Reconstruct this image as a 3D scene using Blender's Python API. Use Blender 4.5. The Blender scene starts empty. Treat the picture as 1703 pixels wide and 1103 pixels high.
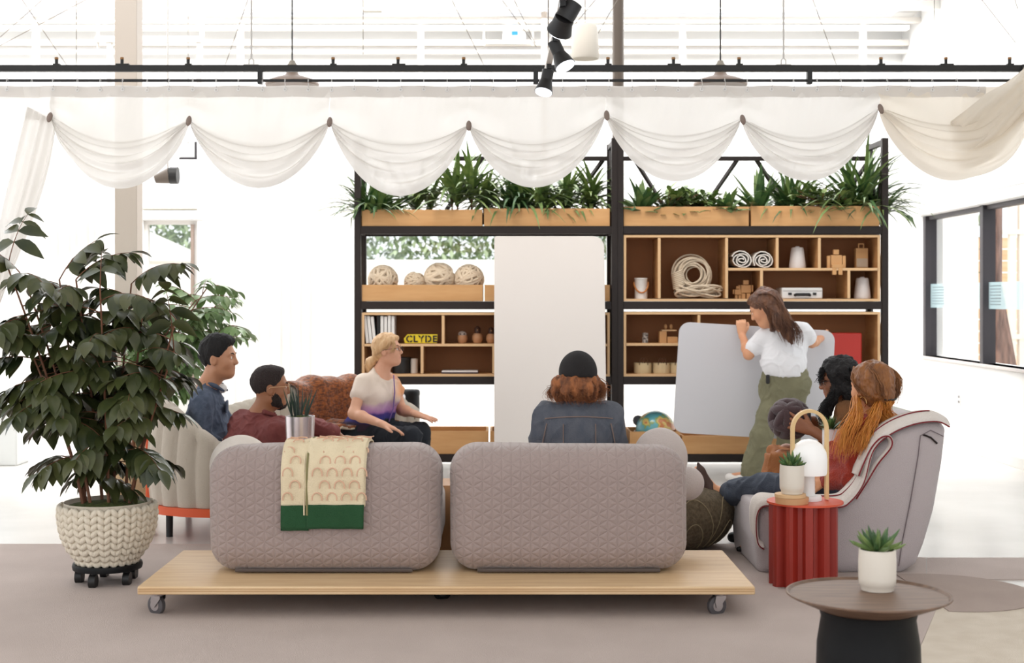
import bpy, math, random
import numpy as np
from mathutils import Vector, Matrix, noise
random.seed(7); np.random.seed(7)
PI = math.pi
SC = bpy.context.scene
COL = SC.collection
# ---------------------------------------------------------------- camera, light, exposure
F, CX, CY, H = 2300.0, 830.0, 495.0, 1.4
cd = bpy.data.cameras.new('camera'); cam = bpy.data.objects.new('camera', cd); COL.objects.link(cam)
cam.location = (0, 0, H); cam.rotation_euler = (PI/2, 0, 0)
cd.sensor_width = 36; cd.lens = F/1703*36
cd.shift_x = (851.5-CX)/1703; cd.shift_y = -(551.5-CY)/1703
cd.dof.use_dof = True; cd.dof.focus_distance = 7.2; cd.dof.aperture_fstop = 3.2
cd.clip_end = 200
SC.camera = cam
w = bpy.data.worlds.new('sky'); SC.world = w; w.use_nodes = True
bg = w.node_tree.nodes['Background']; bg.inputs[0].default_value = (0.93, 0.965, 1.0, 1); bg.inputs[1].default_value = 1.0
def area(name, loc, rot, sx, sy, power, col):
    l = bpy.data.lights.new(name, 'AREA'); l.shape = 'RECTANGLE'; l.size = sx; l.size_y = sy; l.energy = power; l.color = col
    o = bpy.data.objects.new(name, l); COL.objects.link(o); o.location = loc; o.rotation_euler = rot
    return o
sun = bpy.data.lights.new('sun', 'SUN'); sun.energy = 1.2; sun.angle = 0.5; sun.color = (1, .93, .84)
so = bpy.data.objects.new('sun', sun); COL.objects.link(so); so.rotation_euler = (math.radians(30), math.radians(-25), 0)
area('back_room_fill', (-1.5, 13.3, 4.2), (0, 0, 0), 11, 1.6, 330, (.97, .98, 1))  # added area lamp that brightens the back of the room
SC.view_settings.view_transform = 'Standard'; SC.view_settings.look = 'None'
SC.view_settings.exposure = 0.75; SC.view_settings.gamma = 1; SC.view_settings.use_curve_mapping = False
SC.cycles.max_bounces = 6; SC.cycles.diffuse_bounces = 3; SC.cycles.transparent_max_bounces = 16
SC.cycles.caustics_reflective = False; SC.cycles.caustics_refractive = False

def at(px, py, Y):
    return Vector(((px-CX)/F*Y, Y, H-(py-CY)/F*Y))
def gz(row): return F*H/(row-CY)      # distance of a floor point seen on that row
# ---------------------------------------------------------------- materials
def lin(c):
    o = []
    for v in c[:3]:
        v /= 255.0
        o.append(v/12.92 if v <= .04045 else ((v+.055)/1.055)**2.4)
    return (o[0], o[1], o[2], 1)
MATS = {}
def mat(name, col, rough=.6, metal=0, bump=None, var=None, sheen=0, emit=None, coat=0, spec=.5):
    """bump=(scale,strength[,stretch xyz]); var=(scale, other colour[,stretch])"""
    m = bpy.data.materials.new(name); m.use_nodes = True
    nt = m.node_tree; b = nt.nodes['Principled BSDF']
    b.inputs['Base Color'].default_value = lin(col); b.inputs['Roughness'].default_value = rough
    b.inputs['Metallic'].default_value = metal; b.inputs['Specular IOR Level'].default_value = spec
    if sheen: b.inputs['Sheen Weight'].default_value = sheen
    if coat: b.inputs['Coat Weight'].default_value = coat
    tc = nt.nodes.new('ShaderNodeTexCoord')
    def nz(scale, stretch, detail=3):
        mp = nt.nodes.new('ShaderNodeMapping'); mp.inputs['Scale'].default_value = stretch
        nt.links.new(tc.outputs['Object'], mp.inputs[0])
        n = nt.nodes.new('ShaderNodeTexNoise'); n.inputs['Scale'].default_value = scale; n.inputs['Detail'].default_value = detail
        nt.links.new(mp.outputs[0], n.inputs['Vector']); return n
    if var:
        n = nz(var[0], var[2] if len(var) > 2 else (1, 1, 1))
        r = nt.nodes.new('ShaderNodeValToRGB'); r.color_ramp.elements[0].position = .35; r.color_ramp.elements[1].position = .65
        r.color_ramp.elements[0].color = lin(col); r.color_ramp.elements[1].color = lin(var[1])
        nt.links.new(n.outputs['Fac'], r.inputs[0]); nt.links.new(r.outputs[0], b.inputs['Base Color'])
    if bump:
        n = nz(bump[0], bump[2] if len(bump) > 2 else (1, 1, 1))
        bp = nt.nodes.new('ShaderNodeBump'); bp.inputs['Strength'].default_value = bump[1]; bp.inputs['Distance'].default_value = .01
        nt.links.new(n.outputs['Fac'], bp.inputs['Height']); nt.links.new(bp.outputs[0], b.inputs['Normal'])
    if emit:
        b.inputs['Emission Color'].default_value = lin(emit[0]); b.inputs['Emission Strength'].default_value = emit[1]
    MATS[name] = m
    return m
def sheer(name, col, transp, transl=.5):
    m = bpy.data.materials.new(name); m.use_nodes = True; nt = m.node_tree; nt.nodes.clear()
    out = nt.nodes.new('ShaderNodeOutputMaterial')
    d = nt.nodes.new('ShaderNodeBsdfDiffuse'); t = nt.nodes.new('ShaderNodeBsdfTranslucent'); p = nt.nodes.new('ShaderNodeBsdfTransparent')
    d.inputs[0].default_value = lin(col); t.inputs[0].default_value = lin(col)
    a = nt.nodes.new('ShaderNodeMixShader'); a.inputs[0].default_value = transl
    b = nt.nodes.new('ShaderNodeMixShader'); b.inputs[0].default_value = transp
    nt.links.new(d.outputs[0], a.inputs[1]); nt.links.new(t.outputs[0], a.inputs[2])
    nt.links.new(a.outputs[0], b.inputs[1]); nt.links.new(p.outputs[0], b.inputs[2]); nt.links.new(b.outputs[0], out.inputs[0])
    return m
def glassmat(name, tint=(235, 245, 245), refl=.06):
    m = bpy.data.materials.new(name); m.use_nodes = True; nt = m.node_tree; nt.nodes.clear()
    out = nt.nodes.new('ShaderNodeOutputMaterial')
    g = nt.nodes.new('ShaderNodeBsdfGlossy'); g.inputs['Roughness'].default_value = .02
    p = nt.nodes.new('ShaderNodeBsdfTransparent'); p.inputs[0].default_value = lin(tint)
    b = nt.nodes.new('ShaderNodeMixShader'); b.inputs[0].default_value = refl
    nt.links.new(p.outputs[0], b.inputs[1]); nt.links.new(g.outputs[0], b.inputs[2]); nt.links.new(b.outputs[0], out.inputs[0])
    return m
def quilt(name, col, s=14, strength=.6):
    m = mat(name, col, .85, sheen=.3); nt = m.node_tree; b = nt.nodes['Principled BSDF']
    tc = nt.nodes.new('ShaderNodeTexCoord'); sep = nt.nodes.new('ShaderNodeSeparateXYZ'); nt.links.new(tc.outputs['Object'], sep.inputs[0])
    def M(op, a, bb=None):
        n = nt.nodes.new('ShaderNodeMath'); n.operation = op
        for i, v in enumerate((a, bb)):
            if v is None: continue
            if isinstance(v, (int, float)): n.inputs[i].default_value = v
            else: nt.links.new(v, n.inputs[i])
        return n.outputs[0]
    acc = None
    for ang in (90, 30, -30):
        ca, sa = math.cos(math.radians(ang)), math.sin(math.radians(ang))
        u = M('ADD', M('MULTIPLY', sep.outputs[0], sa*s*PI), M('MULTIPLY', sep.outputs[2], ca*s*PI))
        v = M('POWER', M('ABSOLUTE', M('SINE', u)), .5)
        acc = v if acc is None else M('MINIMUM', acc, v)
    nz = nt.nodes.new('ShaderNodeTexNoise'); nz.inputs['Scale'].default_value = 220; nt.links.new(tc.outputs['Object'], nz.inputs['Vector'])
    hgt = M('ADD', acc, M('MULTIPLY', nz.outputs['Fac'], .35))
    bp = nt.nodes.new('ShaderNodeBump'); bp.inputs['Strength'].default_value = strength; bp.inputs['Distance'].default_value = .012
    nt.links.new(hgt, bp.inputs['Height']); nt.links.new(bp.outputs[0], b.inputs['Normal'])
    return m
# ---------------------------------------------------------------- object helpers
def tag(o, label=None, cat=None, group=None, kind=None):
    if label: o['label'] = label
    if cat: o['category'] = cat
    if group: o['group'] = group
    if kind: o['kind'] = kind
    return o
def thing(name, label, cat, loc=(0, 0, 0), group=None):
    o = bpy.data.objects.new(name, None); COL.objects.link(o); o.location = loc; o.empty_display_size = .05
    return tag(o, label, cat, group)
def top(o):
    while o.parent: o = o.parent
    return o
def perp(d):
    d = d.normalized(); a = Vector((0, 0, 1)) if abs(d.z) < .9 else Vector((1, 0, 0))
    u = d.cross(a).normalized(); return u, d.cross(u).normalized()
class MB:
    def __init__(s): s.v = []; s.f = []; s.m = []
    def add(s, vs, fs, mi=0):
        n = len(s.v); s.v += [tuple(v) for v in vs]; s.f += [tuple(i+n for i in f) for f in fs]; s.m += [mi]*len(fs); return s
    def box(s, c, d, rot=None, mi=0):
        c = Vector(c); vs = []
        for x in (-.5, .5):
            for y in (-.5, .5):
                for z in (-.5, .5):
                    p = Vector((x*d[0], y*d[1], z*d[2])); vs.append(c+(rot @ p if rot else p))
        return s.add(vs, [(0, 1, 3, 2), (4, 6, 7, 5), (0, 4, 5, 1), (2, 3, 7, 6), (0, 2, 6, 4), (1, 5, 7, 3)], mi)
    def bb(s, x0, x1, y0, y1, z0, z1, mi=0):
        return s.box(((x0+x1)/2, (y0+y1)/2, (z0+z1)/2), (abs(x1-x0), abs(y1-y0), abs(z1-z0)), None, mi)
    def tube(s, pts, r, n=8, mi=0, closed=False):
        pts = [Vector(p) for p in pts]; k = len(pts)
        rs = [r]*k if isinstance(r, (int, float)) else list(r)
        vs = []; u = None
        for i, p in enumerate(pts):
            d = (pts[(i+1) % k]-pts[i-1]) if closed else (pts[min(i+1, k-1)]-pts[max(i-1, 0)])
            if d.length < 1e-9: d = Vector((0, 0, 1))
            d.normalize()
            if u is None: u, v = perp(d)
            else:
                u = u-d*u.dot(d)
                u = u.normalized() if u.length > 1e-6 else perp(d)[0]
                v = d.cross(u)
            for j in range(n):
                a = 2*PI*j/n; vs.append(p+(u*math.cos(a)+v*math.sin(a))*rs[i])
        fs = []
        for i in range(k if closed else k-1):
            i2 = (i+1) % k
            for j in range(n):
                fs.append((i*n+j, i*n+(j+1) % n, i2*n+(j+1) % n, i2*n+j))
        if not closed: fs += [tuple(range(n))[::-1], tuple(range((k-1)*n, k*n))]
        return s.add(vs, fs, mi)
    def cyl(s, a, b, r0, r1=None, n=20, mi=0): return s.tube([a, b], [r0, r0 if r1 is None else r1], n, mi)
    def lathe(s, prof, c=(0, 0, 0), n=32, mi=0, fn=None):
        c = Vector(c); vs = []
        for i, (r, z) in enumerate(prof):
            for j in range(n):
                a = 2*PI*j/n; rr = r*(fn(a, z) if fn else 1)
                vs.append(c+Vector((rr*math.cos(a), rr*math.sin(a), z)))
        fs = []
        for i in range(len(prof)-1):
            for j in range(n): fs.append((i*n+j, i*n+(j+1) % n, (i+1)*n+(j+1) % n, (i+1)*n+j))
        fs += [tuple(range(n))[::-1], tuple(range((len(prof)-1)*n, len(prof)*n))]
        return s.add(vs, fs, mi)
    def ball(s, c, r, n=12, mi=0, rot=None):
        c = Vector(c); r = (r, r, r) if isinstance(r, (int, float)) else r
        vs = [];
        for i in range(1, n//2):
            t = PI*i/(n//2)
            for j in range(n):
                a = 2*PI*j/n; p = Vector((r[0]*math.sin(t)*math.cos(a), r[1]*math.sin(t)*math.sin(a), r[2]*math.cos(t)))
                vs.append(c+(rot @ p if rot else p))
        k = len(vs)
        p = Vector((0, 0, r[2])); p = rot @ p if rot else p; vs += [c+p, c-p]
        fs = []; rows = n//2-1
        for i in range(rows-1):
            for j in range(n): fs.append((i*n+j, (i+1)*n+j, (i+1)*n+(j+1) % n, i*n+(j+1) % n))
        for j in range(n):
            fs.append((k, j, (j+1) % n)); fs.append((k+1, (rows-1)*n+(j+1) % n, (rows-1)*n+j))
        return s.add(vs, fs, mi)
    def prism(s, poly, y0, y1, mi=0):      # outline in x,z extruded along y
        n = len(poly); vs = [(p[0], y0, p[1]) for p in poly]+[(p[0], y1, p[1]) for p in poly]
        return s.add(vs, [tuple(range(n)), tuple(range(2*n-1, n-1, -1))]+[(i, i+n, (i+1) % n+n, (i+1) % n) for i in range(n)], mi)
    def grid(s, fn, nu, nv, mi=0, closed_u=False):
        vs = [fn(i/nu, j/nv) for i in range(nu if closed_u else nu+1) for j in range(nv+1)]
        fs = []; N = nu
        for i in range(N):
            i2 = (i+1) % nu if closed_u else i+1
            for j in range(nv): fs.append((i*(nv+1)+j, i2*(nv+1)+j, i2*(nv+1)+j+1, i*(nv+1)+j+1))
        return s.add(vs, fs, mi)
    def leaf(s, b, d, up, L, W, droop=.3, mi=0, k=4, shape='oval', fold=.15):
        b = Vector(b); d = Vector(d).normalized(); side = d.cross(Vector(up))
        if side.length < 1e-4: side = d.cross(Vector((1, 0, .1)))
        side.normalize(); upn = side.cross(d).normalized(); vs = []; p = b.copy(); dd = d.copy()
        for i in range(k+1):
            t = i/k
            wd = W*(math.sin(PI*min(1, (t**.8)*.97+.02)) if shape == 'oval' else (1-t**2.2)*(.55+.9*min(t*3, 1)*.5))
            vs += [p-side*wd/2+upn*wd*fold, p, p+side*wd/2+upn*wd*fold]
            p = p+dd*L/k; dd = (dd-Vector((0, 0, droop/k))*1.0).normalized(); upn = side.cross(dd).normalized()
        fs = []
        for i in range(k):
            a = i*3; fs += [(a, a+1, a+4, a+3), (a+1, a+2, a+5, a+4)]
        return s.add(vs, fs, mi)
    def build(s, name, m, parent=None, smooth=True, bevel=0, sub=0, solid=0, org=None, angle=40):
        if parent is not None: o0 = Vector(top(parent).location)
        elif org is not None: o0 = Vector(org)
        else:
            a = np.array(s.v); o0 = Vector(((a[:, 0].min()+a[:, 0].max())/2, (a[:, 1].min()+a[:, 1].max())/2, a[:, 2].min()))
        me = bpy.data.meshes.new(name)
        me.from_pydata([(v[0]-o0.x, v[1]-o0.y, v[2]-o0.z) for v in s.v], [], s.f)
        for q in (m if isinstance(m, (list, tuple)) else [m]): me.materials.append(q)
        if len(me.materials) > 1: me.polygons.foreach_set('material_index', s.m)
        if smooth:
            me.polygons.foreach_set('use_smooth', [True]*len(s.f)); me.set_sharp_from_angle(angle=math.radians(angle))
        me.update()
        o = bpy.data.objects.new(name, me); COL.objects.link(o)
        if parent is not None: o.parent = parent
        else: o.location = o0
        if bevel:
            b = o.modifiers.new('bevel', 'BEVEL'); b.width = bevel; b.segments = 2; b.limit_method = 'ANGLE'
        if solid:
            b = o.modifiers.new('solid', 'SOLIDIFY'); b.thickness = solid; b.offset = 0
        if sub:
            b = o.modifiers.new('sub', 'SUBSURF'); b.levels = sub; b.render_levels = sub
        return o
def copy_tree(o, parent=None):
    c = o.copy(); COL.objects.link(c)
    if parent is not None: c.parent = parent
    for ch in list(o.children): copy_tree(ch, c)
    return c
def struct(name, mb, m, bevel=0, **k):
    return tag(mb.build(name, m, bevel=bevel, smooth=k.get('smooth', False)), kind='structure')
def single(name, mb, m, label, cat, group=None, **k):
    return tag(mb.build(name, m, **k), label, cat, group)
# ---------------------------------------------------------------- implicit surfaces
_R = np.random.RandomState(3).rand(32, 32, 32).astype(np.float32)
def vnoise(p):
    i = np.floor(p).astype(int); f = p-i; f = f*f*(3-2*f); i &= 31; j = (i+1) & 31
    x0, y0, z0 = i.T; x1, y1, z1 = j.T; fx, fy, fz = f.T
    a = _R[x0, y0, z0]*(1-fx)+_R[x1, y0, z0]*fx; b = _R[x0, y1, z0]*(1-fx)+_R[x1, y1, z0]*fx
    c = _R[x0, y0, z1]*(1-fx)+_R[x1, y0, z1]*fx; d = _R[x0, y1, z1]*(1-fx)+_R[x1, y1, z1]*fx
    return ((a*(1-fy)+b*fy)*(1-fz)+(c*(1-fy)+d*fy)*fz)*2-1
class Sdf:
    def __init__(s): s.p = []
    def cone(s, a, b, ra, rb=None, k=.03, flat=None, op='u'):
        a = np.array(a, float); b = np.array(b, float); rb = ra if rb is None else rb
        R = max(ra, rb); lo = np.minimum(a, b)-R; hi = np.maximum(a, b)+R
        def f(P):
            q = P-a; ab = b-a
            if flat is not None:
                n = np.array(flat[0], float); n /= np.linalg.norm(n); sc = flat[1]
                q = q+(q@n)[..., None]*n*(sc-1); ab = ab+(ab@n)*n*(sc-1)
            t = np.clip((q@ab)/max(ab@ab, 1e-9), 0, 1)
            return np.linalg.norm(q-t[..., None]*ab, axis=-1)-(ra+(rb-ra)*t)
        s.p.append((f, lo, hi, k, op)); return s
    def ell(s, c, r, rot=None, k=.03, op='u'):
        c = np.array(c, float); r = np.array(r, float) if not isinstance(r, (int, float)) else np.array([r]*3, float)
        Rm = np.array(rot, float) if rot is not None else np.eye(3); R = r.max()
        def f(P):
            q = (P-c)@Rm; k0 = np.linalg.norm(q/r, axis=-1); k1 = np.linalg.norm(q/(r*r), axis=-1)
            return k0*(k0-1)/np.maximum(k1, 1e-6)
        s.p.append((f, c-R, c+R, k, op)); return s
    def box(s, c, d, rd, k=.01, rot=None, op='u'):
        c = np.array(c, float); hd = np.array(d, float)/2-rd; Rm = np.array(rot, float) if rot is not None else np.eye(3)
        R = np.linalg.norm(np.array(d)/2)
        def f(P):
            q = np.abs((P-c)@Rm)-hd
            return np.linalg.norm(np.maximum(q, 0), axis=-1)+np.minimum(q.max(-1), 0)-rd
        e = np.array(d, float)/2 if rot is None else np.array([R]*3)
        s.p.append((f, c-e, c+e, k, op)); return s
    def poly(s, pts, y0, y1, rd, k=.01, op='u'):   # x,z outline extruded over y
        pts = np.array(pts, float)
        def f(P):
            X = P[..., [0, 2]]; d = np.full(X.shape[:-1], 1e9); sg = np.ones(X.shape[:-1])
            for i in range(len(pts)):
                a = pts[i]; b = pts[i-1]; e = b-a; w_ = X-a
                t = np.clip((w_@e)/(e@e), 0, 1); q = w_-t[..., None]*e; d = np.minimum(d, (q*q).sum(-1))
                c1 = X[..., 1] >= a[1]; c2 = X[..., 1] < b[1]; c3 = e[0]*w_[..., 1] > e[1]*w_[..., 0]
                fl = (c1 & c2 & c3) | (~c1 & ~c2 & ~c3); sg = np.where(fl, -sg, sg)
            d2 = np.sqrt(d)*sg+rd; dy = np.abs(P[..., 1]-(y0+y1)/2)-(y1-y0)/2+rd
            return np.minimum(np.maximum(d2, dy), 0)+np.sqrt(np.maximum(d2, 0)**2+np.maximum(dy, 0)**2)-rd
        s.p.append((f, np.array([pts[:, 0].min(), y0, pts[:, 1].min()]), np.array([pts[:, 0].max(), y1, pts[:, 1].max()]), k, op)); return s
    def plane(s, c, n, k=.005):      # keeps the side the normal points away from
        c = np.array(c, float); n = np.array(n, float); n = n/np.linalg.norm(n)
        s.p.append((lambda P: (P-c)@n, None, None, k, 'i')); return s
    def mesh(s, h=.006, disp=None):
        U = [q for q in s.p if q[4] == 'u']
        lo = np.min([q[1] for q in U], 0)-3*h; hi = np.max([q[2] for q in U], 0)+3*h
        n = np.ceil((hi-lo)/h).astype(int)+1
        Fd = np.full(n, .5, np.float32)
        ax = [lo[i]+h*np.arange(n[i]) for i in range(3)]
        for f, a, b, k, op in s.p:
            if a is None: i0 = np.zeros(3, int); i1 = n
            else:
                mg = k+2.5*h
                i0 = np.maximum(np.floor((a-mg-lo)/h).astype(int), 0); i1 = np.minimum(np.ceil((b+mg-lo)/h).astype(int)+1, n)
                if (i1 <= i0).any(): continue
            P = np.stack(np.meshgrid(ax[0][i0[0]:i1[0]], ax[1][i0[1]:i1[1]], ax[2][i0[2]:i1[2]], indexing='ij'), -1)
            d = f(P).astype(np.float32); sl = tuple(slice(i0[i], i1[i]) for i in range(3)); A = Fd[sl]
            if op == 'u': g = np.maximum(k-np.abs(A-d), 0)/k; Fd[sl] = np.minimum(A, d)-g*g*k/4
            else:
                if op == 's': d = -d
                g = np.maximum(k-np.abs(A-d), 0)/k; Fd[sl] = np.maximum(A, d)+g*g*k/4
        S = Fd < 0; cn = np.zeros(n-1, np.int8)
        for dx in (0, 1):
            for dy in (0, 1):
                for dz in (0, 1): cn += S[dx:n[0]-1+dx, dy:n[1]-1+dy, dz:n[2]-1+dz]
        I = np.argwhere((cn > 0) & (cn < 8)); idx = np.full(n-1, -1, int); idx[tuple(I.T)] = np.arange(len(I))
        acc = np.zeros((len(I), 3)); cnt = np.zeros(len(I)); E = np.eye(3, dtype=int)
        for axx in range(3):
            o1, o2 = [q for q in range(3) if q != axx]
            for b1 in (0, 1):
                for b2 in (0, 1):
                    c0 = I+b1*E[o1]+b2*E[o2]; c1 = c0+E[axx]
                    a = Fd[tuple(c0.T)]; b = Fd[tuple(c1.T)]; cr = (a < 0) != (b < 0)
                    t = np.where(cr, a/np.where(cr, a-b, 1), 0); ps = b1*E[o1]+b2*E[o2]+t[:, None]*E[axx]
                    acc += np.where(cr[:, None], ps, 0); cnt += cr
        V = lo+h*(I+acc/cnt[:, None]); Q = []
        for axx in range(3):
            o1, o2 = (axx+1) % 3, (axx+2) % 3
            sa = [slice(None)]*3; sb = [slice(None)]*3; sa[axx] = slice(0, n[axx]-1); sb[axx] = slice(1, n[axx])
            Sa = S[tuple(sa)]; J = np.argwhere(Sa != S[tuple(sb)])
            J = J[(J[:, o1] > 0) & (J[:, o2] > 0) & (J[:, o1] < n[o1]-1) & (J[:, o2] < n[o2]-1)]
            q = np.stack([idx[tuple((J-E[o1]-E[o2]).T)], idx[tuple((J-E[o2]).T)], idx[tuple(J.T)], idx[tuple((J-E[o1]).T)]], 1)
            fl = ~Sa[tuple(J.T)]; q[fl] = q[fl][:, ::-1]; Q.append(q)
        Q = np.concatenate(Q)
        Q = Q[(Q >= 0).all(1)]
        if disp:
            e1 = V[Q[:, 1]]-V[Q[:, 0]]; e2 = V[Q[:, 2]]-V[Q[:, 0]]; fn = np.cross(e1, e2); N = np.zeros_like(V)
            for c in range(4): np.add.at(N, Q[:, c], fn)
            N /= np.maximum(np.linalg.norm(N, axis=1), 1e-12)[:, None]
            V = V+N*disp(V, N)[:, None]
        s.V, s.Q = V, Q; return s
    def build(s, name, m, parent=None, h=.006, disp=None, org=None, mfn=None):
        s.mesh(h, disp); V, Q = s.V, s.Q
        o0 = np.array(top(parent).location) if parent is not None else (np.array(org) if org is not None else np.array([(V[:, 0].min()+V[:, 0].max())/2, (V[:, 1].min()+V[:, 1].max())/2, V[:, 2].min()]))
        me = bpy.data.meshes.new(name); me.vertices.add(len(V)); me.vertices.foreach_set('co', (V-o0).astype(np.float32).ravel())
        me.loops.add(4*len(Q)); me.loops.foreach_set('vertex_index', Q.ravel().astype(np.int32))
        me.polygons.add(len(Q)); me.polygons.foreach_set('loop_start', np.arange(0, 4*len(Q), 4, dtype=np.int32))
        for q in (m if isinstance(m, (list, tuple)) else [m]): me.materials.append(q)
        me.update(calc_edges=True); me.polygons.foreach_set('use_smooth', [True]*len(Q))
        if mfn is not None:
            me.polygons.foreach_set('material_index', mfn(V[Q].mean(1)).astype(np.int32))
        o = bpy.data.objects.new(name, me); COL.objects.link(o)
        if parent is not None: o.parent = parent
        else: o.location = Vector(o0)
        return o
def folds(amp, f=(14, 14, 9), seed=0):
    f = np.array(f, float); M1 = np.array([[.8, .2, .55], [-.2, .97, .1], [-.55, -.1, .83]])
    def g(V, N):
        w_ = np.stack([vnoise(V*4+seed+k*13.) for k in range(3)], 1)*.7
        q = (V@M1)*f
        a = vnoise(q+w_+seed+20.3); b = vnoise(q[:, ::-1]*1.5+w_*1.5+seed+77.7); c = vnoise(V*f*.45+seed+5.1); d = vnoise(V*f*2.6+seed+31)
        r1 = (1-np.minimum(np.abs(a)*3.2, 1))**1.4; r2 = (1-np.minimum(np.abs(b)*3.6, 1))**1.4
        return amp*(r1*1.0+r2*.6+.5*c+.16*d-.35)
    return g
# ================================================================ MATERIALS
white = mat('white_paint', (243, 242, 240), .8)
M_ceil = mat('ceiling_paint', (246, 244, 240), .8)
M_beam = mat('beam_paint', (238, 235, 229), .7)
M_floor = mat('polished_concrete', (226, 222, 216), .22, var=(1.2, (214, 209, 203)), bump=(6, .04))
M_rug = mat('grey_carpet', (197, 181, 173), .95, var=(3, (191, 175, 167)), bump=(260, .5))
M_rug2 = mat('taupe_carpet', (178, 160, 150), .95, var=(4, (172, 154, 144)), bump=(260, .5))
M_rug3 = mat('beige_carpet', (222, 209, 192), .95, var=(9, (214, 200, 182)), bump=(260, .5))
M_frame = mat('dark_steel', (38, 29, 26), .5, metal=.3)
M_black = mat('black_paint', (24, 22, 22), .5)
M_blackm = mat('black_satin', (12, 13, 15), .5, spec=.25)
M_tan = mat('tan_fibreboard', (214, 165, 112), .7, var=(3, (205, 154, 100), (1, 1, 6)))
M_cab = mat('cabinet_ply', (196, 146, 96), .6, var=(4, (184, 133, 84), (1, 1, 5)))
M_edge = mat('ply_edge', (224, 184, 138), .6)
M_winf = mat('window_bronze', (62, 58, 62), .45, metal=.3)
M_col = mat('column_paint', (196, 184, 172), .7)
M_glass = glassmat('window_glass', (252, 253, 253), .04)
M_steel = mat('brushed_steel', (190, 186, 188), .3, metal=1)
M_grey = mat('pale_grey_metal', (205, 200, 195), .5)
M_cable = mat('cable_grey', (150, 140, 132), .6)
M_leafA = mat('leaf_green', (84, 112, 58), .45, var=(16, (122, 142, 78)), sheen=.1)
M_leafB = mat('leaf_dark', (52, 82, 48), .4, var=(14, (80, 112, 62)))
M_leafC = mat('leaf_light', (142, 158, 92), .45, var=(16, (96, 122, 62)))
M_bigleaf = mat('glossy_leaf', (60, 68, 36), .35, var=(7, (82, 84, 48)), coat=.12)
M_midleaf = mat('light_green_leaf', (134, 158, 104), .4, var=(9, (104, 134, 78)))  # lighter green of the second tree's leaves
M_stem = mat('brown_stem', (122, 78, 54), .7)
M_soil = mat('soil', (52, 40, 30), .95, bump=(80, .8))
M_moss = mat('moss', (92, 104, 40), .95, var=(40, (62, 72, 28)), bump=(90, 1))
M_ceramic = mat('cream_ceramic', (232, 222, 208), .4)
M_wood = mat('pale_plywood', (228, 196, 154), .45, var=(3, (216, 180, 136), (1, 9, 9)))
M_woodt = mat('toy_wood', (206, 156, 104), .6)
# ================================================================ SETTING
XR = 4.26; YB = 14.62; ZC = 4.3; XL = -7.5
struct('floor', MB().bb(XL, XR, 1, YB, -.1, 0), M_floor)
struct('ceiling', MB().bb(XL, XR+.2, 12.0, YB+.2, ZC, ZC+.1), M_ceil)
def wall_with_holes(mb, a0, a1, z0, z1, holes, put):     # holes (a,b,c,d) sorted along a
    x = a0
    for (a, b, c, d) in holes:
        put(mb, x, a, z0, z1); put(mb, a, b, z0, c); put(mb, a, b, d, z1); x = b
    put(mb, x, a1, z0, z1)
Bx = lambda px: (px-CX)/F*YB
WL = (Bx(238), Bx(328)); WM = (Bx(600), Bx(1016)); WF = (Bx(-60), Bx(175)); WT = 2.215
mb = MB(); wall_with_holes(mb, XL, XR+.2, 0, ZC, [(WF[0], WF[1], .1, WT), (WL[0], WL[1], .1, WT), (WM[0], WM[1], .45, WT)],
    lambda m, a, b, c, d: m.bb(a, b, YB, YB+.2, c, d) if b > a and d > c else None)
struct('wall_back', mb, white)
ry = [12.19-1.55*0-3.15, 13.90]
mb = MB(); wall_with_holes(mb, 3.0, YB, 0, ZC, [(7.0, 13.90, .816, 2.215)],
    lambda m, a, b, c, d: m.bb(XR, XR+.2, a, b, c, d) if b > a and d > c else None)
struct('wall_right', mb, white)
struct('baseboard_right', MB().bb(XR-.012, XR, 3, YB, 0, .09), mat('baseboard_white', (228, 226, 222), .6), .003)
struct('baseboard_back', MB().bb(XL, XR-.012, YB-.012, YB, 0, .09), MATS['baseboard_white'], .003)
def win_back(n, x0, x1, z0, z1, mull=()):
    t = tag(thing('window_%d' % n, None, None, ((x0+x1)/2, YB+.1, z0)), kind='structure')
    m = MB(); f = .04
    m.bb(x0, x0+f, YB+.05, YB+.13, z0, z1); m.bb(x1-f, x1, YB+.05, YB+.13, z0, z1)
    m.bb(x0+f, x1-f, YB+.05, YB+.13, z0, z0+f); m.bb(x0+f, x1-f, YB+.05, YB+.13, z1-f, z1)
    for q in mull: m.bb(q-.025, q+.025, YB+.05, YB+.13, z0+f, z1-f)
    m.build('window_frame', mat('frame_white_%d' % n, (226, 222, 216), .5), t, smooth=False)
    MB().bb(x0+f, x1-f, YB+.085, YB+.092, z0+f, z1-f).build('pane', M_glass, t, smooth=False)
    return t
w1 = win_back(1, WL[0], WL[1], .1, WT)
MB().bb(WL[1]-.075, WL[1]-.04, YB+.02, YB+.12, .14, WT-.04).build('side_jamb', mat('jamb_taupe', (150, 132, 120), .6), w1)
win_back(2, WM[0], WM[1], .45, WT, ())
win_back(3, WF[0], WF[1], .1, WT, ((WF[0]+WF[1])/2,))
# head trims over the small window
struct('trim_1', MB().bb(WL[0]-.05, WL[1]+.06, YB-.03, YB-.001, WT+.01, WT+.10), white, .004)
struct('trim_2', MB().bb(WL[0], WL[1]+.0, YB-.022, YB-.001, WT+.115, WT+.125), mat('olive_line', (150, 140, 118), .7))
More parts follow.
